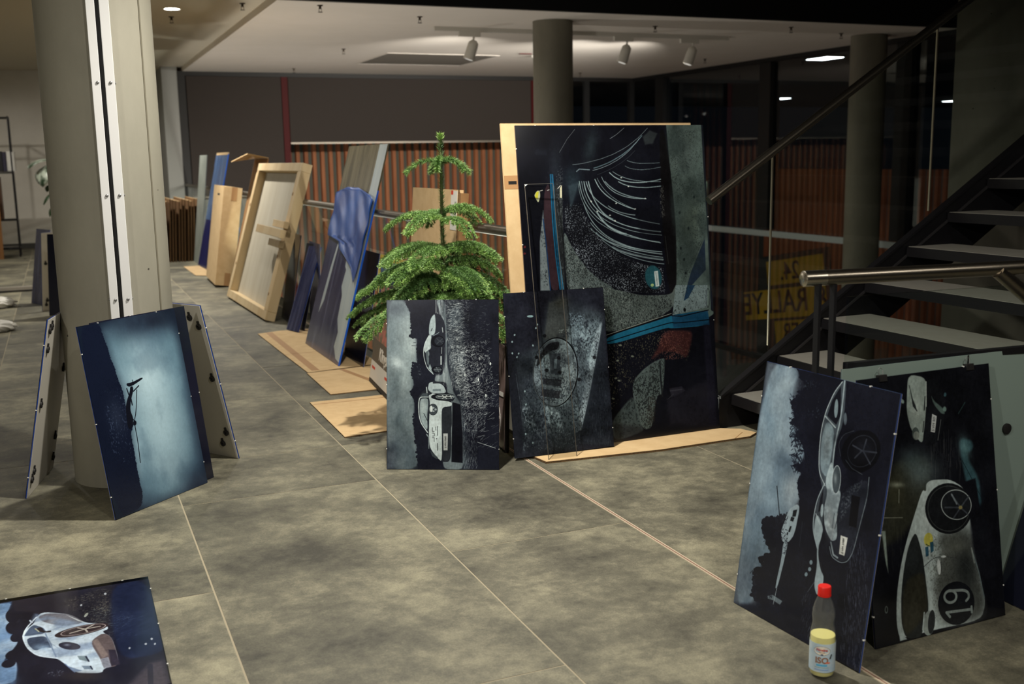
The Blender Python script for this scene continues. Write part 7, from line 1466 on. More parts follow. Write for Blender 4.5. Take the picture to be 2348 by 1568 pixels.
# clear acrylic strip standing before the largest print
P0, P1 = Vector((1.915, 4.085, .0)), Vector((2.065, 4.075, .0))
cs = thing('acrylic_strip', 'narrow clear acrylic strip leaning on the oval badge print', 'acrylic strip', (1.915, 4.118, .012), (-.195, 0, -.03))
MB().box((.002, 0, 0), (.138, .003, 1.235)).build('sheet', MT['clear_strip'], cs)
for x in (0, .138): MB().box((x, 0, 0), (x + .002, .003, 1.235)).build('edge', MT['strip_edge'], cs)
MB().box((0, 0, 1.235), (.14, .003, 1.2368)).build('edge', MT['strip_edge'], cs)

# tall panel with blue film
def clothy(parent, name, poly, m, amp, y, nu=26, seed=1):
    """thin crumpled film over a (u, v) polygon"""
    rng = random.Random(seed); us = [p[0] for p in poly]; v0 = min(p[1] for p in poly); v1 = max(p[1] for p in poly)
    def cut(v):
        xs = []
        for i in range(len(poly)):
            (a, b), (c, d) = poly[i - 1], poly[i]
            if (b > v) != (d > v): xs.append(a + (v - b)*(c - a)/(d - b))
        return (min(xs), max(xs)) if len(xs) >= 2 else (us[0], us[0])
    vs = []; rows = 26
    ph = [(rng.uniform(4, 16), rng.uniform(4, 16), rng.uniform(0, 6)) for _ in range(5)]
    for i in range(rows + 1):
        v = v0 + (v1 - v0)*min(max(i/rows, .004), .996); a, b = cut(v)
        for k in range(nu + 1):
            u = a + (b - a)*k/nu; d = sum(abs(math.sin(p*u + q*v + r)) for p, q, r in ph)/5
            vs.append((u, y - .0015 - amp*d, v))
    n = nu + 1; fs = [(i*n + k, i*n + k + 1, (i + 1)*n + k + 1, (i + 1)*n + k) for i in range(rows) for k in range(nu)]
    o = MB().add(vs, fs).build(name, m, parent, fix=False, smooth=True)
    s_ = o.modifiers.new('thickness', 'SOLIDIFY'); s_.thickness = .0006; return o
tp = thing('acrylic_glass', 'tall acrylic panel with peeling blue film, on the cardboard sheets', 'acrylic panel', (1.6013, 7.7162, .010), (-.2696, 0, -1.565))
MB().box((0, 0, 0), (.9786, .010, .98)).build('filmed_sheet', MT['film_blue'], tp)
MB().box((0, 0, .981), (.9786, .010, 1.4915)).build('clear_sheet', MT['clear_streaked'], tp)
MB().box((.9787, -.0005, 0), (.983, .0105, 1.18)).build('blue_edge', mat('bright_blue_edge', (30, 100, 220), .3), tp)
rng = random.Random(5); pts = [(.9785, 0.02), (.9785, 1.49)]; vv = 1.49
strip_l = [(.80, 1.49), (.80, 1.18), (.70, .93), (.62, .86), (.60, .72), (.62, .64), (.66, .62), (.64, .50), (.70, .44), (.72, .28), (.80, .20), (.78, .10), (.88, .03)]
MB().prism([(.9785, .02), (.9785, 1.49)] + strip_l, -.0008, -.0001, 'y').build('painted_reflection', MT['reflection_white'], tp)
clothy(tp, 'peeling_film', [(.0, .80), (.30, .84), (.42, .75), (.80, .65), (.955, .55), (.978, .75), (.978, 1.13), (.85, 1.15), (.55, 1.19), (.30, 1.19), (.0, 1.15)], MT['film_peel'], .022, 0, seed=3)
MB().prism([(.26, .36), (.30, .62), (.34, .84), (.30, .80), (.24, .60), (.20, .40), (.18, .26)], -.0008, -.0001, 'y').build('painted_reflection', MT['reflection_white'], tp)  # smaller streak in the same painted reflection colour
# far panel
fpn = thing('acrylic_glass', 'far acrylic panel half covered in blue film beside the upright cardboard sheets', 'acrylic panel', (1.6377, 14.5449, .0105), (-.2237, 0, -1.5455))
MB().box((0, 0, 0), (.9076, .010, .62)).build('filmed_sheet', mat('dark_blue_film', (36, 44, 108), .2, noise=4, col2=(28, 34, 84), stretch=(4, 4, .4)), fpn)
MB().box((0, 0, .621), (.9076, .010, 1.4814)).build('upper_sheet', mat('light_blue_film', (96, 128, 176), .2, noise=4, col2=(66, 90, 140), stretch=(4, 4, .5)), fpn)
MB().box((.908, 0, .0), (.912, .011, 1.48)).build('blue_edge', bpy.data.materials['bright_blue_edge'], fpn)
MB().box((.05, -.002, 1.47), (.9, .012, 1.50)).build('cardboard_cap', MT['cardboard'], fpn)
pp = thing('acrylic_glass', 'pale dusty acrylic panel standing behind the far blue panel', 'acrylic panel', (1.66, 15.20, .002), (-.12, 0, -1.5455))
MB().box((0, 0, 0), (.62, .010, 1.46)).build('sheet', mat('dusty_panel', (150, 156, 150), .4, noise=5, col2=(128, 136, 130)), pp)
# smaller boards along the balustrade
panel('photo_print', 'small dark blue panel standing left of the tall filmed panel', 'photo print', (1.6009, 8.4281, -1.2958, .351), .1948, .7005, MT['film_blue'], t=.012, group=G_, z=.0075)
panel('photo_print', 'dark board edge behind the small dark blue panel', 'photo print', (1.66, 8.50, -1.2958, .25), .20, .70, MT['navy'], t=.012, edge='edge_dark', group=G_, z=.0075)
panel('photo_print', 'black board right behind the pale wooden frame', 'photo print', (1.7137, 9.2094, -1.6177, .1672), .5, .75, MT['navy'], edge='edge_dark', group=G_)
panel('photo_print', 'dusky board behind the small dark blue panel, half hidden', 'photo print', (1.835, 8.62, -1.60, .04), .42, .70, MT['film_blue'], edge='edge_dark', group=G_)
panel('photo_print', 'navy board behind the right edge of the tall filmed panel', 'photo print', (1.7529 - .01, 7.118, -PI/2, .189), .5, .75, MT['navy'], group=G_, z=.006)
cloud = mat('cloud_print', (30, 44, 92), .15, noise=7, col2=(130, 160, 200), contrast=(.32, .5))
panel('photo_print', 'blue cloudy print half hidden behind the pine', 'photo print', (1.7737, 6.50, -1.50, .1303), .5, .675, cloud, group=G_, z=.008)
# yellow bordered sign board
ys_ = thing('sign_board', 'grey board with yellow border lines behind the pine', 'sign board', (1.893, 6.72, .0), (-.012, 0, -PI/2))
MB().box((0, 0, 0), (1.82, .008, .74)).build('sheet', mat('sign_grey', (110, 106, 104), .5), ys_)
yl = mat('sign_yellow', (232, 206, 96), .5)
for a, b, c_, d in ((0, .0, .05, .74), (0, .0, 1.82, .035), (0, .705, 1.82, .74), (1.78, 0, 1.82, .74), (0, .52, 1.82, .55)): MB().box((a, -.002, b), (c_, -.0002, d)).build('border', yl, ys_)
# framed posters
p1 = thing('framed_poster', 'black framed poster with white bottom strip beside the cars-in-grass print', 'poster', (1.655, 6.17, .011), (-.17, 0, -1.66))
MB().box((0, .004, 0), (.65, .024, .62)).build('frame', MT['rubber'], p1)
MB().box((.02, .0, .03), (.63, .004, .14)).build('white_strip', MT['white'], p1)
MB().box((.02, .0, .141), (.63, .004, .27)).build('brown_field', mat('poster_brown', (92, 80, 64), .5), p1)
MB().box((.02, .0, .271), (.63, .004, .60)).build('picture', mat('poster_flowers', (70, 96, 66), .4, noise=16, col2=(196, 110, 96), contrast=(.4, .6)), p1)
for x in (.06, .44): MB().box((x, -.001, .095), (x + .09, -.0001, .11)).build('logo', MT['text_red'], p1)
text_obj('Klings', .10, MT['text_white'], p1, Matrix(((1, 0, 0, .34), (0, 0, -1, -.0006), (0, 1, 0, .20), (0, 0, 0, 1))), bold=.02)
p2 = thing('car_poster', 'pinkish car poster glimpsed between the two small centre prints', 'poster', (1.865, 4.86, .0), (-.03, 0, -1.70))
MB().box((0, .0, 0), (.52, .02, .50)).build('frame', MT['rubber'], p2)
MB().box((.006, -.003, .012), (.514, -.0002, .498)).build('picture', mat('poster_mauve', (150, 132, 128), .4, noise=8, col2=(118, 98, 92)), p2)
for rr, mm in ((.085, MT['white']), (.075, mat('poster_wheel', (96, 78, 74), .5))):
    MB().lathe([(rr, 0), (rr, .001)], 30).build('wheel_print', mm, p2, loc=(.37, -.0035 - (.09 - rr)*.1, .13), rot=(PI/2, 0, 0))
for k in range(5):
    a = 2*PI*k/5 + .3; MB().bar((.37, -.0062, .13), (.37 + .07*math.cos(a), -.0062, .13 + .07*math.sin(a)), .014, .0006, (0, 1, 0)).build('spoke_print', MT['white'], p2)
MB().bar((.25, -.005, .25), (.50, -.005, .27), .02, .0006, (0, 1, 0)).build('sill_print', MT['white'], p2)

# wooden frame with clamp bars
wf = thing('transport_crate', 'pale pine transport frame with plywood back leaning on the balustrade', 'frame', (1.4815, 10.8632, .018), (-.2928, 0, -1.5453))
W_, H_, B_, D_ = 1.8797, 1.3743, .10, .085
for lo, hi in (((0, 0, 0), (W_, D_, B_*.75)), ((0, 0, H_ - B_*.75), (W_, D_, H_)), ((0, 0, B_*.75), (B_*1.1, D_, H_ - B_*.75)), ((W_ - B_*1.3, 0, B_*.75), (W_, D_, H_ - B_*.75))):
    MB().box(lo, hi).build('rail', MT['pine'], wf, bevel=.004)
MB().box((.02, D_ - .012, .02), (W_ - .02, D_, H_ - .02)).build('plywood', MT['ply'], wf)
for z_, a, b, y0, hw in ((.745, 1.10, 2.10, -.095, .036), (.655, 1.50, 1.93, -.047, .030), (.825, 1.50, 1.93, -.047, .030)):
    MB().box((a, y0, z_ - hw), (b, y0 + .045, z_ + hw)).build('batten', MT['pine'], wf, bevel=.003)
for x, z in ((.08, .35), (.08, .95), (W_ - .1, .22), (W_ - .1, .55), (W_ - .1, 1.1)): MB().lathe([(.016, 0), (.016, .002)], 10).build('knot', MT['cardboard_dark'], wf, loc=(x, -.0002, z), rot=(PI/2, 0, 0))

# cardboard
def sheet(name, label, poly, z, t=.006, m='cardboard', lines=(), group=None, cat='cardboard'):
    cx_ = sum(p[0] for p in poly)/len(poly); cy_ = sum(p[1] for p in poly)/len(poly)
    r = thing(name, label, cat, (cx_, cy_, z), group=group)
    MB().prism([(p[0] - cx_, p[1] - cy_) for p in poly], 0, t).build('sheet', MT[m], r)
    MB().prism([((p[0] - cx_)*1.002, (p[1] - cy_)*1.002) for p in poly], .001, t - .0012).build('corrugated_edge', MT['corrugated'], r)
    for a, b, w in lines: MB().bar((a[0] - cx_, a[1] - cy_, t + .0004), (b[0] - cx_, b[1] - cy_, t + .0004), w, .0006).build('crease', MT['tape'], r)
    return r
GC = 'cardboard sheets laid on the floor'
sheet('cardboard_sheet', 'long creased cardboard sheet under the tall filmed panel', [(1.36, 8.35), (1.55, 8.42), (1.88, 8.40), (1.88, 6.70), (1.38, 6.62), (1.37, 7.32)], .001, lines=[((1.45, 8.36), (1.44, 6.66), .05), ((1.37, 7.33), (1.87, 7.36), .008)], group=GC)
sheet('cardboard_sheet', 'cardboard sheet with taped flap right of the long creased sheet', [(1.37, 6.60), (1.88, 6.66), (1.88, 5.95), (1.68, 5.93), (1.36, 5.92)], .001, lines=[((1.60, 6.62), (1.72, 5.95), .035)], group=GC)
sheet('cardboard_sheet', 'nearest cardboard sheet on the floor, left of the cars-in-grass print', [(1.205, 5.77), (1.72, 5.76), (1.60, 4.98), (1.195, 4.94)], .001, lines=[((1.21, 5.70), (1.70, 5.69), .010)], group=GC)
sheet('cardboard_sheet', 'small cardboard scrap under the far blue-filmed panel', [(1.44, 14.45), (1.76, 14.45), (1.78, 13.2), (1.62, 13.05), (1.45, 13.22)], .001, group=GC)
sheet('cardboard_sheet', 'thin cardboard strip under the largest print', [(1.88, 4.205), (1.895, 4.10), (2.45, 4.045), (2.95, 4.055), (3.02, 4.10), (2.99, 4.19), (2.9, 4.25), (1.9, 4.25)], .001, .010, lines=[((2.86, 4.05), (2.96, 4.13), .004)], group=GC)
bb = thing('cardboard_backing', 'tall cardboard sheet standing behind the largest print', 'cardboard', (1.845, 4.262, .012), (-.115, 0, .01))
MB().box((0, 0, 0), (1.0, .012, 1.492)).build('sheet', MT['cardboard'], bb)
MB().box((0, -.0008, 1.20), (.09, -.0002, 1.26)).build('tape', MT['tape'], bb); MB().box((.02, -.001, 1.22), (.06, -.0004, 1.235)).build('slot', MT['rubber'], bb)
MB().box((.002, -.0005, 1.4925), (.998, .0115, 1.494)).build('corrugated_edge', MT['corrugated'], bb)
# flat box behind the pine
fb = thing('flat_box', 'flat cardboard box with white label behind the pine', 'box', (1.775, 5.80, .0), (-.075, 0, -PI/2))
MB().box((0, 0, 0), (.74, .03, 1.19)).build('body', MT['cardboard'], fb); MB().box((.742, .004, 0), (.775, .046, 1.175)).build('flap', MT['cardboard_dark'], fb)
MB().box((.745, -.001, .0), (.750, .006, 1.19)).build('corrugated_edge', MT['corrugated'], fb)
MB().box((.645, -.0012, .985), (.735, -.0002, 1.185)).build('label', MT['white'], fb); MB().box((.645, -.0018, 1.165), (.675, -.0013, 1.186)).build('red_corner', MT['text_red'], fb)
text_obj('GALERIE', .030, MT['text_dark'], fb, Matrix(((0, -1, 0, .715), (0, 0, -1, -.0016), (1, 0, 0, 1.075), (0, 0, 0, 1))))
# tall narrow box
tb = thing('cardboard_box', 'tall narrow cardboard box left of the pale wooden frame', 'box', (1.495, 11.80, .032), (0, .15, -.03))
MB().box((0, 0, 0), (.195, 1.0, 1.075)).build('body', MT['cardboard'], tb)
MB().box((.085, -.0015, .93), (.145, -.0003, 1.076)).build('tape', MT['tape'], tb); MB().box((-.0016, .35, .97), (-.0003, .55, .99)).build('slot', MT['rubber'], tb)
MB().box((.09, -.0015, .0), (.15, -.0003, .14)).build('tape', MT['tape'], tb)
# tall sheet with folded flap
ft = thing('cardboard_backing', 'tall cardboard sheet with folded top flap behind the wooden frame', 'cardboard', (1.62, 11.64, .002), (-.25, 0, -PI/2))
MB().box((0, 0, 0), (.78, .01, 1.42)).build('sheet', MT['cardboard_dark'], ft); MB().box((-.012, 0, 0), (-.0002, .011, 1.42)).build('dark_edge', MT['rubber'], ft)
MB().add([(.0, 0, 1.425), (.78, 0, 1.425), (.74, -.20, 1.42), (.05, -.24, 1.33), (.0, .008, 1.431), (.78, .008, 1.431), (.74, -.20, 1.428), (.05, -.24, 1.338)], [(0, 3, 2, 1), (4, 5, 6, 7), (0, 1, 5, 4), (1, 2, 6, 5), (2, 3, 7, 6), (3, 0, 4, 7)]).build('flap', MT['cardboard'], ft)
# upright sheets
labs = ['leftmost upright cardboard sheet of the row beside the column', 'second upright cardboard sheet from the column', 'third upright cardboard sheet from the column', 'fourth upright cardboard sheet from the column', 'fifth upright cardboard sheet from the column', 'sixth upright cardboard sheet from the column', 'seventh upright cardboard sheet from the column', 'eighth upright cardboard sheet from the column', 'ninth upright cardboard sheet from the column', 'tenth upright cardboard sheet from the column', 'upright cardboard sheet nearest the pale dusty panel']
for i, lab in enumerate(labs):
    t = thing('cardboard_sheet', lab, 'cardboard', (1.30 + i*.041 + .004*((i*5) % 3), 15.25, .001), (0, .055, 0), 'cardboard sheets standing upright in a row')
    hh = .83 + .012*((i*3) % 4)
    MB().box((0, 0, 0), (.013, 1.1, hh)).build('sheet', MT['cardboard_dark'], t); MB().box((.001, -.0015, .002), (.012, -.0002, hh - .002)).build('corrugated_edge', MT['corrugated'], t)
    MB().box((0, 0, hh + .0002), (.013, 1.1, hh + .004)).build('top_edge', MT['cardboard'], t)

# ---------------------------------------------------------------- pine tree
def pine_tree():
    rng = np.random.default_rng(11)
    t = thing('norfolk_pine', 'bright green potted Norfolk pine behind the cars-in-grass print', 'tree', (1.662, 4.735, 0))
    MB().lathe([(.19, 0), (.235, .50), (.245, .52), (.245, .56), (.225, .56), (.215, .50)], 32).build('pot', mat('dark_pot', (60, 58, 54), .5), t, smooth=True)
    MB().lathe([(.21, .50), (.21, .505)], 24).build('soil', mat('soil', (48, 38, 30), .95), t)
    trunk = MB().tube([(0, 0, .5), (.002, 0, .75), (-.003, .002, 1.0), (.0, 0, 1.25), (0, 0, 1.44)], [.014, .011, .008, .006, .004], 10).build('trunk', mat('green_brown_bark', (78, 84, 48), .8), t, smooth=True)
    g1 = mat('needle_green', (126, 160, 90), .5, noise=18, col2=(84, 120, 62)); g2 = mat('needle_tip_green', (176, 206, 124), .5, noise=18, col2=(140, 178, 96)); g3 = mat('needle_dark', (98, 132, 72), .5, noise=18, col2=(66, 100, 52))
    bark = mat('twig_green', (72, 104, 50), .7)
    def needles(P, D, ln, wd, per):
        """needles round the axis points P with directions D"""
        n = len(P)*per; p = np.repeat(P, per, 0); d = np.repeat(D, per, 0)
        r = rng.normal(size=(n, 3)); r -= (r*d).sum(1)[:, None]*d; r /= np.linalg.norm(r, axis=1)[:, None] + 1e-9
        v = r*.85 + d*.62 + np.array([0, 0, .10]); v /= np.linalg.norm(v, axis=1)[:, None]
        L = ln*(.75 + .5*rng.random(n))[:, None]; s = np.cross(v, r + .3*rng.normal(size=(n, 3))); s /= np.linalg.norm(s, axis=1)[:, None] + 1e-9
        p = p + d*(rng.random(n)[:, None] - .5)*.003
        return np.stack([p - s*wd/2, p + s*wd/2, p + v*L], 1)
    def needle_mesh(name, tri, m, parent):
        v = tri.reshape(-1, 3); me = bpy.data.meshes.new(name); k = len(tri)
        me.vertices.add(len(v)); me.vertices.foreach_set('co', v.astype(np.float32).ravel()); me.loops.add(k*3); me.loops.foreach_set('vertex_index', np.arange(k*3, dtype=np.int32))
        me.polygons.add(k); me.polygons.foreach_set('loop_start', np.arange(0, k*3, 3, dtype=np.int32)); me.polygons.foreach_set('loop_total', np.full(k, 3, np.int32)); me.update(); me.validate()
        me.materials.append(m); o = bpy.data.objects.new(name, me); COL.objects.link(o); o.parent = parent; o['kind'] = 'stuff'; return o
    def samp(pts, step):
        pts = np.array(pts); seg = np.linalg.norm(np.diff(pts, axis=0), axis=1); cum = np.r_[0, np.cumsum(seg)]; n = max(2, int(cum[-1]/step)); q = np.linspace(0, cum[-1], n)
        P = np.stack([np.interp(q, cum, pts[:, i]) for i in range(3)], 1); D = np.gradient(P, axis=0); D /= np.linalg.norm(D, axis=1)[:, None] + 1e-9; return P, D
    # leader
    P, D = samp([(0, 0, .80), (0, 0, 1.44)], .0028); tri = needles(P, D, .026, .0030, 7)
    P2, D2 = samp([(0, 0, 1.425), (0, 0, 1.452)], .0015); tri2 = needles(P2, D2, .026, .0042, 12)
    needle_mesh('leader_needles', tri, g3, trunk); needle_mesh('tip_needles', tri2, g2, trunk)
    whorls = [(1.330, .150, 5, .25, 0, .028), (1.065, .255, 6, .55, .050, .05), (.905, .28, 6, .1, .080, .05), (.835, .32, 6, .6, .095, .06), (.765, .36, 7, .35, .105, .07), (.70, .41, 7, .15, .11, .08), (.63, .40, 7, .7, .11, .09)]
    for z0, R, nb, ph, side, droop in whorls:
        for b in range(nb):
            a = 2*PI*(b + ph)/nb + rng.normal()*.12; L = R*(.78 + .36*rng.random()); dx, dy = math.cos(a), math.sin(a); L = min(L, .235/max(dx, .01)); zz = z0 + rng.normal()*(.006 if side == 0 else .016)
            s = np.linspace(0, 1, 12); lift = .035*(R/.25)
            pts = np.stack([dx*L*s, dy*L*s, zz + lift*np.sin(s*PI*.8) - (droop + .02)*s**2.2*1.2], 1)
            br = MB().tube([tuple(p) for p in pts], [.0032*(1 - .7*k) + .0008 for k in s], 6).build('branch', bark, t, smooth=True)
            P, D = samp(pts, .0030); tris = [needles(P, D, .024 if side == 0 else .0165, .0032, 11 if side == 0 else 5)]; tips = []
            Pe, De = samp(pts[-2:], .0016); tips.append(needles(Pe, De, .016, .0034, 7))
            if side:
                ns = int(L/.0145)
                for k in range(ns):
                    q = .10 + .90*k/ns
                    c = np.array([np.interp(q, s, pts[:, i]) for i in range(3)])
                    for sg_ in (-1, 1):
                        ll = side*(1 - .62*abs(q - .42))*(1 if q < .95 else .6)*(.85 + .3*rng.random())
                        fw = np.array([dx, dy, 0])*(.55 + .1*rng.normal()) + np.array([-dy, dx, 0])*sg_*.85; fw /= np.linalg.norm(fw)
                        u = np.linspace(0, 1, 5); bp = c + fw[None]*ll*u[:, None] + np.array([0, 0, 1])*(.012*np.sin(u*PI) - .032*u**2*(ll/.09))[:, None]
                        Pb, Db = samp(bp, .0042); tris.append(needles(Pb, Db, .0125, .0027, 5))
                        Pt, Dt = samp(bp[-2:], .003); tips.append(needles(Pt, Dt, .0125, .003, 5))
            needle_mesh('needles', np.concatenate(tris), g1 if z0 > .85 or b % 2 else g3, br); needle_mesh('tip_needles', np.concatenate(tips), g2, br)
pine_tree()

# ---------------------------------------------------------------- left background
sr = thing('shelf_rack', 'tall black wire shelf rack against the white back wall', 'shelf', (-.98, 17.55, 0))
BK = MT['steel_black']
for x in (-.55, -.02, .38):
    for y in (0, .38): MB().tube([(x, y, 0), (x, y, 2.08)], .011, 8).build('upright', BK, sr)
for z in (.12, .55, 1.25, 2.06):
    for y in (0, .38): MB().tube([(-.55, y, z), (.38, y, z)], .009, 8).build('crossbar', BK, sr)
    for x in (-.55, -.02, .38): MB().tube([(x, 0, z), (x, .38, z)], .009, 8).build('crossbar', BK, sr)
for z in (.13, 1.265): MB().box((-.55, 0, z), (.38, .38, z + .012)).build('shelf_board', BK, sr)
bx_ = thing('wooden_crate', 'dark wooden crate hanging in the wire shelf rack', 'crate', (-1.0, 17.60, .57))
for lo, hi in (((-.25, 0, 0), (.22, .30, .02)), ((-.25, 0, .60), (.22, .30, .62)), ((-.25, 0, .02), (-.23, .30, .60)), ((.20, 0, .02), (.22, .30, .60)), ((-.23, .28, .02), (.20, .30, .60))): MB().box(lo, hi).build('board', mat('walnut', (86, 60, 42), .6), bx_)
for i, (x, w, h_, c_, lab) in enumerate(((-.34, .07, .26, (60, 56, 74), 'dark violet book on the wire rack, left of the black books'), (-.265, .06, .29, (30, 28, 32), 'thick black book on the wire rack'), (-.20, .05, .28, (46, 42, 62), 'dark blue book beside the white books'), (-.145, .06, .29, (222, 220, 214), 'thick white book on the wire rack'), (-.08, .05, .28, (206, 204, 198), 'slim white book at the right end of the rack'))):
    t = thing('book', lab, 'book', (-.60 + (x + .08)*1.0 - .0, 17.62, 1.278), group='books on the wire rack')
    m_ = mat('book_cover', c_, .6); MB().box((0, 0, 0), (.004, .2, h_)).build('cover', m_, t); MB().box((w - .006, 0, 0), (w - .002, .2, h_)).build('cover', m_, t); MB().box((.004, 0, 0), (w - .006, .006, h_)).build('spine', m_, t); MB().box((.005, .008, .004), (w - .007, .195, h_ - .004)).build('pages', MT['white'], t)
for i, (x, lab) in enumerate(((-1.02, 'brown plank leaning at the left picture edge'), (-.90, 'brown plank leaning right of the leftmost plank'))):
    t = thing('plank', lab, 'plank', (x, 17.2, .001), (-.10, .02*i, .1), 'planks leaning on the wire rack')
    MB().box((0, 0, 0), (.09, .02, 1.06)).build('board', mat('oak_plank', (150, 104, 58), .7, noise=6, col2=(120, 80, 42), stretch=(1, 1, .1)), t, bevel=.002)
# leafy plant
pl = thing('potted_plant', 'leafy green plant half hidden behind the left column', 'plant', (-.05, 16.6, 0))
MB().lathe([(.12, 0), (.16, .30), (.17, .32), (.15, .32)], 20).build('pot', MT['white'], pl, smooth=True)
lm_ = mat('pale_leaf', (196, 206, 190), .3, spec=.6, noise=9, col2=(44, 70, 44), contrast=(.42, .56)); lg = mat('deep_leaf', (40, 66, 36), .4)
MB().tube([(0, 0, .3), (.01, 0, .8), (-.04, 0, 1.35)], .008, 6).build('stem', lg, pl)
def leaf(c, L, w, yaw, pitch, m):
    vs = []; n = 9
    for i in range(n):
        s = i/(n - 1); ww = w*math.sin(PI*min(1, s*.96 + .04))**.7
        for k in (-1, -.5, 0, .5, 1): vs.append((L*s, ww*k*.5, .10*L*math.sin(s*2.6) - .12*w*abs(k) - .25*L*s*s))
    M = Matrix.Translation(c) @ Matrix.Rotation(yaw, 4, 'Z') @ Matrix.Rotation(pitch, 4, 'Y')
    o = MB().add([M @ Vector(v) for v in vs], [(i*5 + k, i*5 + k + 1, (i + 1)*5 + k + 1, (i + 1)*5 + k) for i in range(n - 1) for k in range(4)]).build('leaf', m, pl, smooth=True)
    s_ = o.modifiers.new('thickness', 'SOLIDIFY'); s_.thickness = .002
for c, L, w, yw, pt, m_ in (((-.04, 0, 1.44), .30, .26, 3.4, .15, lm_), ((-.05, -.02, 1.38), .34, .34, 3.9, .9, lm_), ((-.02, 0, 1.3), .30, .26, 5.2, .7, lm_), ((0, 0, 1.35), .3, .22, .6, .3, lm_), ((.0, 0, .98), .24, .14, 3.5, .6, lg), ((0, 0, .80), .20, .12, 3.7, .8, lg), ((.0, 0, .7), .2, .12, 1.5, .5, lg), ((0, 0, 1.1), .2, .14, 2.2, .4, lg)): leaf(c, L, w, yw, pt, m_)
fbar = thing('floor_bar', 'long grey metal bar lying across the far left floor', 'bar', (-.90, 12.55, 0), (0, 0, .02))
MB().box((-2.5, 0, .0005), (.62, .05, .055)).build('bar_body', mat('grey_bar', (150, 144, 134), .45), fbar, bevel=.004); MB().box((-2.5, -.003, .0), (.62, -.0005, .02)).build('bar_foot', MT['frame_dark'], fbar)
def crumple(name, label, x, y, sx, sy, sz, seed):
    rng = random.Random(seed); bm = bmesh.new(); bmesh.ops.create_icosphere(bm, subdivisions=4, radius=1)
    ph = [(rng.uniform(2, 9), rng.uniform(2, 9), rng.uniform(2, 9), rng.uniform(0, 6)) for _ in range(6)]
    for v in bm.verts:
        c = v.co; d = sum(abs(math.sin(a*c.x + b*c.y + e*c.z + f)) for a, b, e, f in ph)/6
        k = .72 + .5*d; v.co = Vector((c.x*k*sx, c.y*k*sy, max(c.z*k*sz + sz*.75, .001)))
    me = bpy.data.meshes.new(name); bm.to_mesh(me); bm.free(); me.materials.append(MT['bag'])
    o = bpy.data.objects.new(name, me); COL.objects.link(o); o.location = (x, y, 0); return tag(o, label, 'plastic bag', 'crumpled white bags on the left floor')
crumple('plastic_bag', 'crumpled white plastic bag on the left floor, nearer the metal bar', -.68, 11.25, .20, .16, .06, 2)
crumple('plastic_bag', 'crumpled white plastic bag on the left floor, nearer the camera', -.62, 9.6, .20, .14, .05, 5)
# blue prints standing behind the column
panel('photo_print', 'deep blue print standing far behind the left column, leftmost of the group', 'photo print', (-.335, 11.42, -1.15, .16), .30, .74, MT['film_blue'], group=G_)
panel('photo_print', 'print with grey back to the camera, far behind the left column', 'photo print', (.117, 10.96, 3.74, .12), .42, .74, MT['navy'], bumpers=[(.38, .06), (.37, .10), (.38, .45)], group=G_)
panel('photo_print', 'dark print with painted pale reflection, far behind the left column', 'photo print', (-.165, 10.36, -.35, .16), .5, .74, mat('pale_reflection_sweep', (20, 24, 40), .15, noise=2.2, col2=(120, 150, 170), stretch=(2.4, 2.4, .5), contrast=(.36, .44)), group=G_)  # noise sweep puts a light reflection into the print colour

# ---------------------------------------------------------------- bottle
bt = thing('bottle', 'clear bottle of yellow drink with red cap in front of the right print', 'bottle', (1.731, 2.046, .0005), (0, 0, -.72))
R0 = .0325
prof = [(.024, 0), (.030, .003), (R0, .010), (R0, .115), (.031, .124), (.0275, .142), (.0275, .150), (.0295, .165), (.0275, .182), (.021, .203), (.0155, .215), (.0145, .222), (.0145, .236)]
MB().lathe(prof, 40).build('bottle_glass', glass('bottle_glass', (.95, .97, .95), 1.5, 1.6, .03, .05), bt, smooth=True)
MB().lathe([(.022, .003), (.029, .005), (.0312, .012), (.0312, .110), (.0308, .111)], 40).build('drink', mat('yellow_drink', (226, 216, 140), .3, spec=.3), bt, smooth=True)
MB().lathe([(.0168, .220), (.0168, .2405), (.0155, .2425)], 30).build('cap', mat('red_cap', (222, 34, 24), .4), bt, smooth=True)
MB().lathe([(.0172, .2165), (.0172, .2195)], 30).build('cap_ring', mat('red_cap', (222, 34, 24), .4), bt, smooth=True)
def band(z0, z1, a0, a1, r, n=24):
    vs = [(r*math.sin(a0 + (a1 - a0)*i/n), -r*math.cos(a0 + (a1 - a0)*i/n), z) for z in (z0, z1) for i in range(n + 1)]
    vs += [(v[0]*.995, v[1]*.995, v[2]) for v in vs]; k = 2*(n + 1); fs = []
    for i in range(n): fs += [(i, i + 1, n + 2 + i, n + 1 + i), (k + i, k + n + 1 + i, k + n + 2 + i, k + i + 1), (i, k + i, k + i + 1, i + 1), (n + 1 + i, n + 2 + i, k + n + 2 + i, k + n + 1 + i)]
    return MB().add(vs, fs)
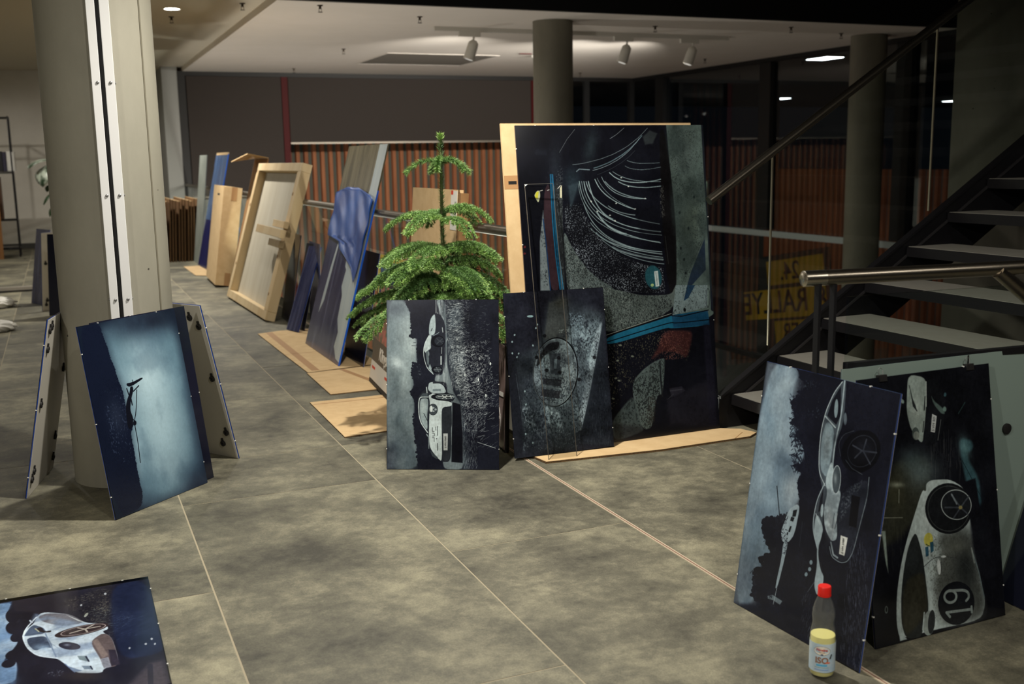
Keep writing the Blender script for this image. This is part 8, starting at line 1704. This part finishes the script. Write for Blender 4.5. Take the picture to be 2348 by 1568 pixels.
lbl = band(.018, .096, -2.6, 2.6, R0 + .0006, 48).build('label', mat('pale_blue_label', (206, 220, 228), .5, noise=30, col2=(178, 204, 222)), bt, smooth=True)
def on_label(txt, size, z, m, x=0, bold=.0):
    M = Matrix(((1, 0, 0, 0), (0, 0, -1, 0), (0, 1, 0, z), (0, 0, 0, 1))) @ Matrix.Identity(4)
    text_obj(txt, size, m, lbl, M @ Matrix.Translation((0, 0, 0)), bend=R0 + .0014, bold=bold, extrude=.0002)
def oval_patch(cz, rx, rz, m, r, cx_=0):
    n = 28; vs = [(math.sin(cx_/r)*r, -math.cos(cx_/r)*r, cz)]
    for i in range(n):
        x_ = cx_ + rx*math.cos(2*PI*i/n); vs.append((math.sin(x_/r)*r, -math.cos(x_/r)*r, cz + rz*math.sin(2*PI*i/n)))
    return MB().add(vs, [(0, 1 + i, 1 + (i + 1) % n) for i in range(n)]).build('emblem', m, lbl, fix=False)
oval_patch(.0775, .0215, .0125, mat('label_grey', (96, 110, 124), .5), R0 + .0009); oval_patch(.0778, .0205, .0116, mat('label_cream', (240, 232, 216), .5), R0 + .0011)
on_label('Förstina', .0088, .0800, MT['text_red'], bold=.02); on_label('SPRUDEL', .0040, .0730, MT['tape']); on_label('ISO', .0225, .0510, mat('iso_brown', (150, 110, 86), .6), bold=.03)
band(.0355, .0405, -.42, .42, R0 + .0011, 12).build('blue_bar', mat('label_blue', (90, 180, 222), .5), lbl)
band(.0310, .0322, -.55, .55, R0 + .0011, 12).build('fine_print', mat('fine_print', (130, 156, 150), .5), lbl); band(.0235, .0275, -.55, .55, R0 + .0011, 12).build('fine_print', mat('fine_print_blue', (150, 180, 214), .5), lbl)
band(.0662, .0690, -.08, .08, R0 + .0014, 6).build('blue_mark', mat('mark_blue', (40, 44, 96), .5), lbl)
band(.0440, .0475, .28, .62, R0 + .0016, 6).build('orange_swoosh', mat('swoosh', (236, 120, 90), .5), lbl)
MB().bar((.0195, -.0275, .056), (.0232, -.0245, .068), .003, .002).build('runner_mark', MT['text_dark'], lbl)
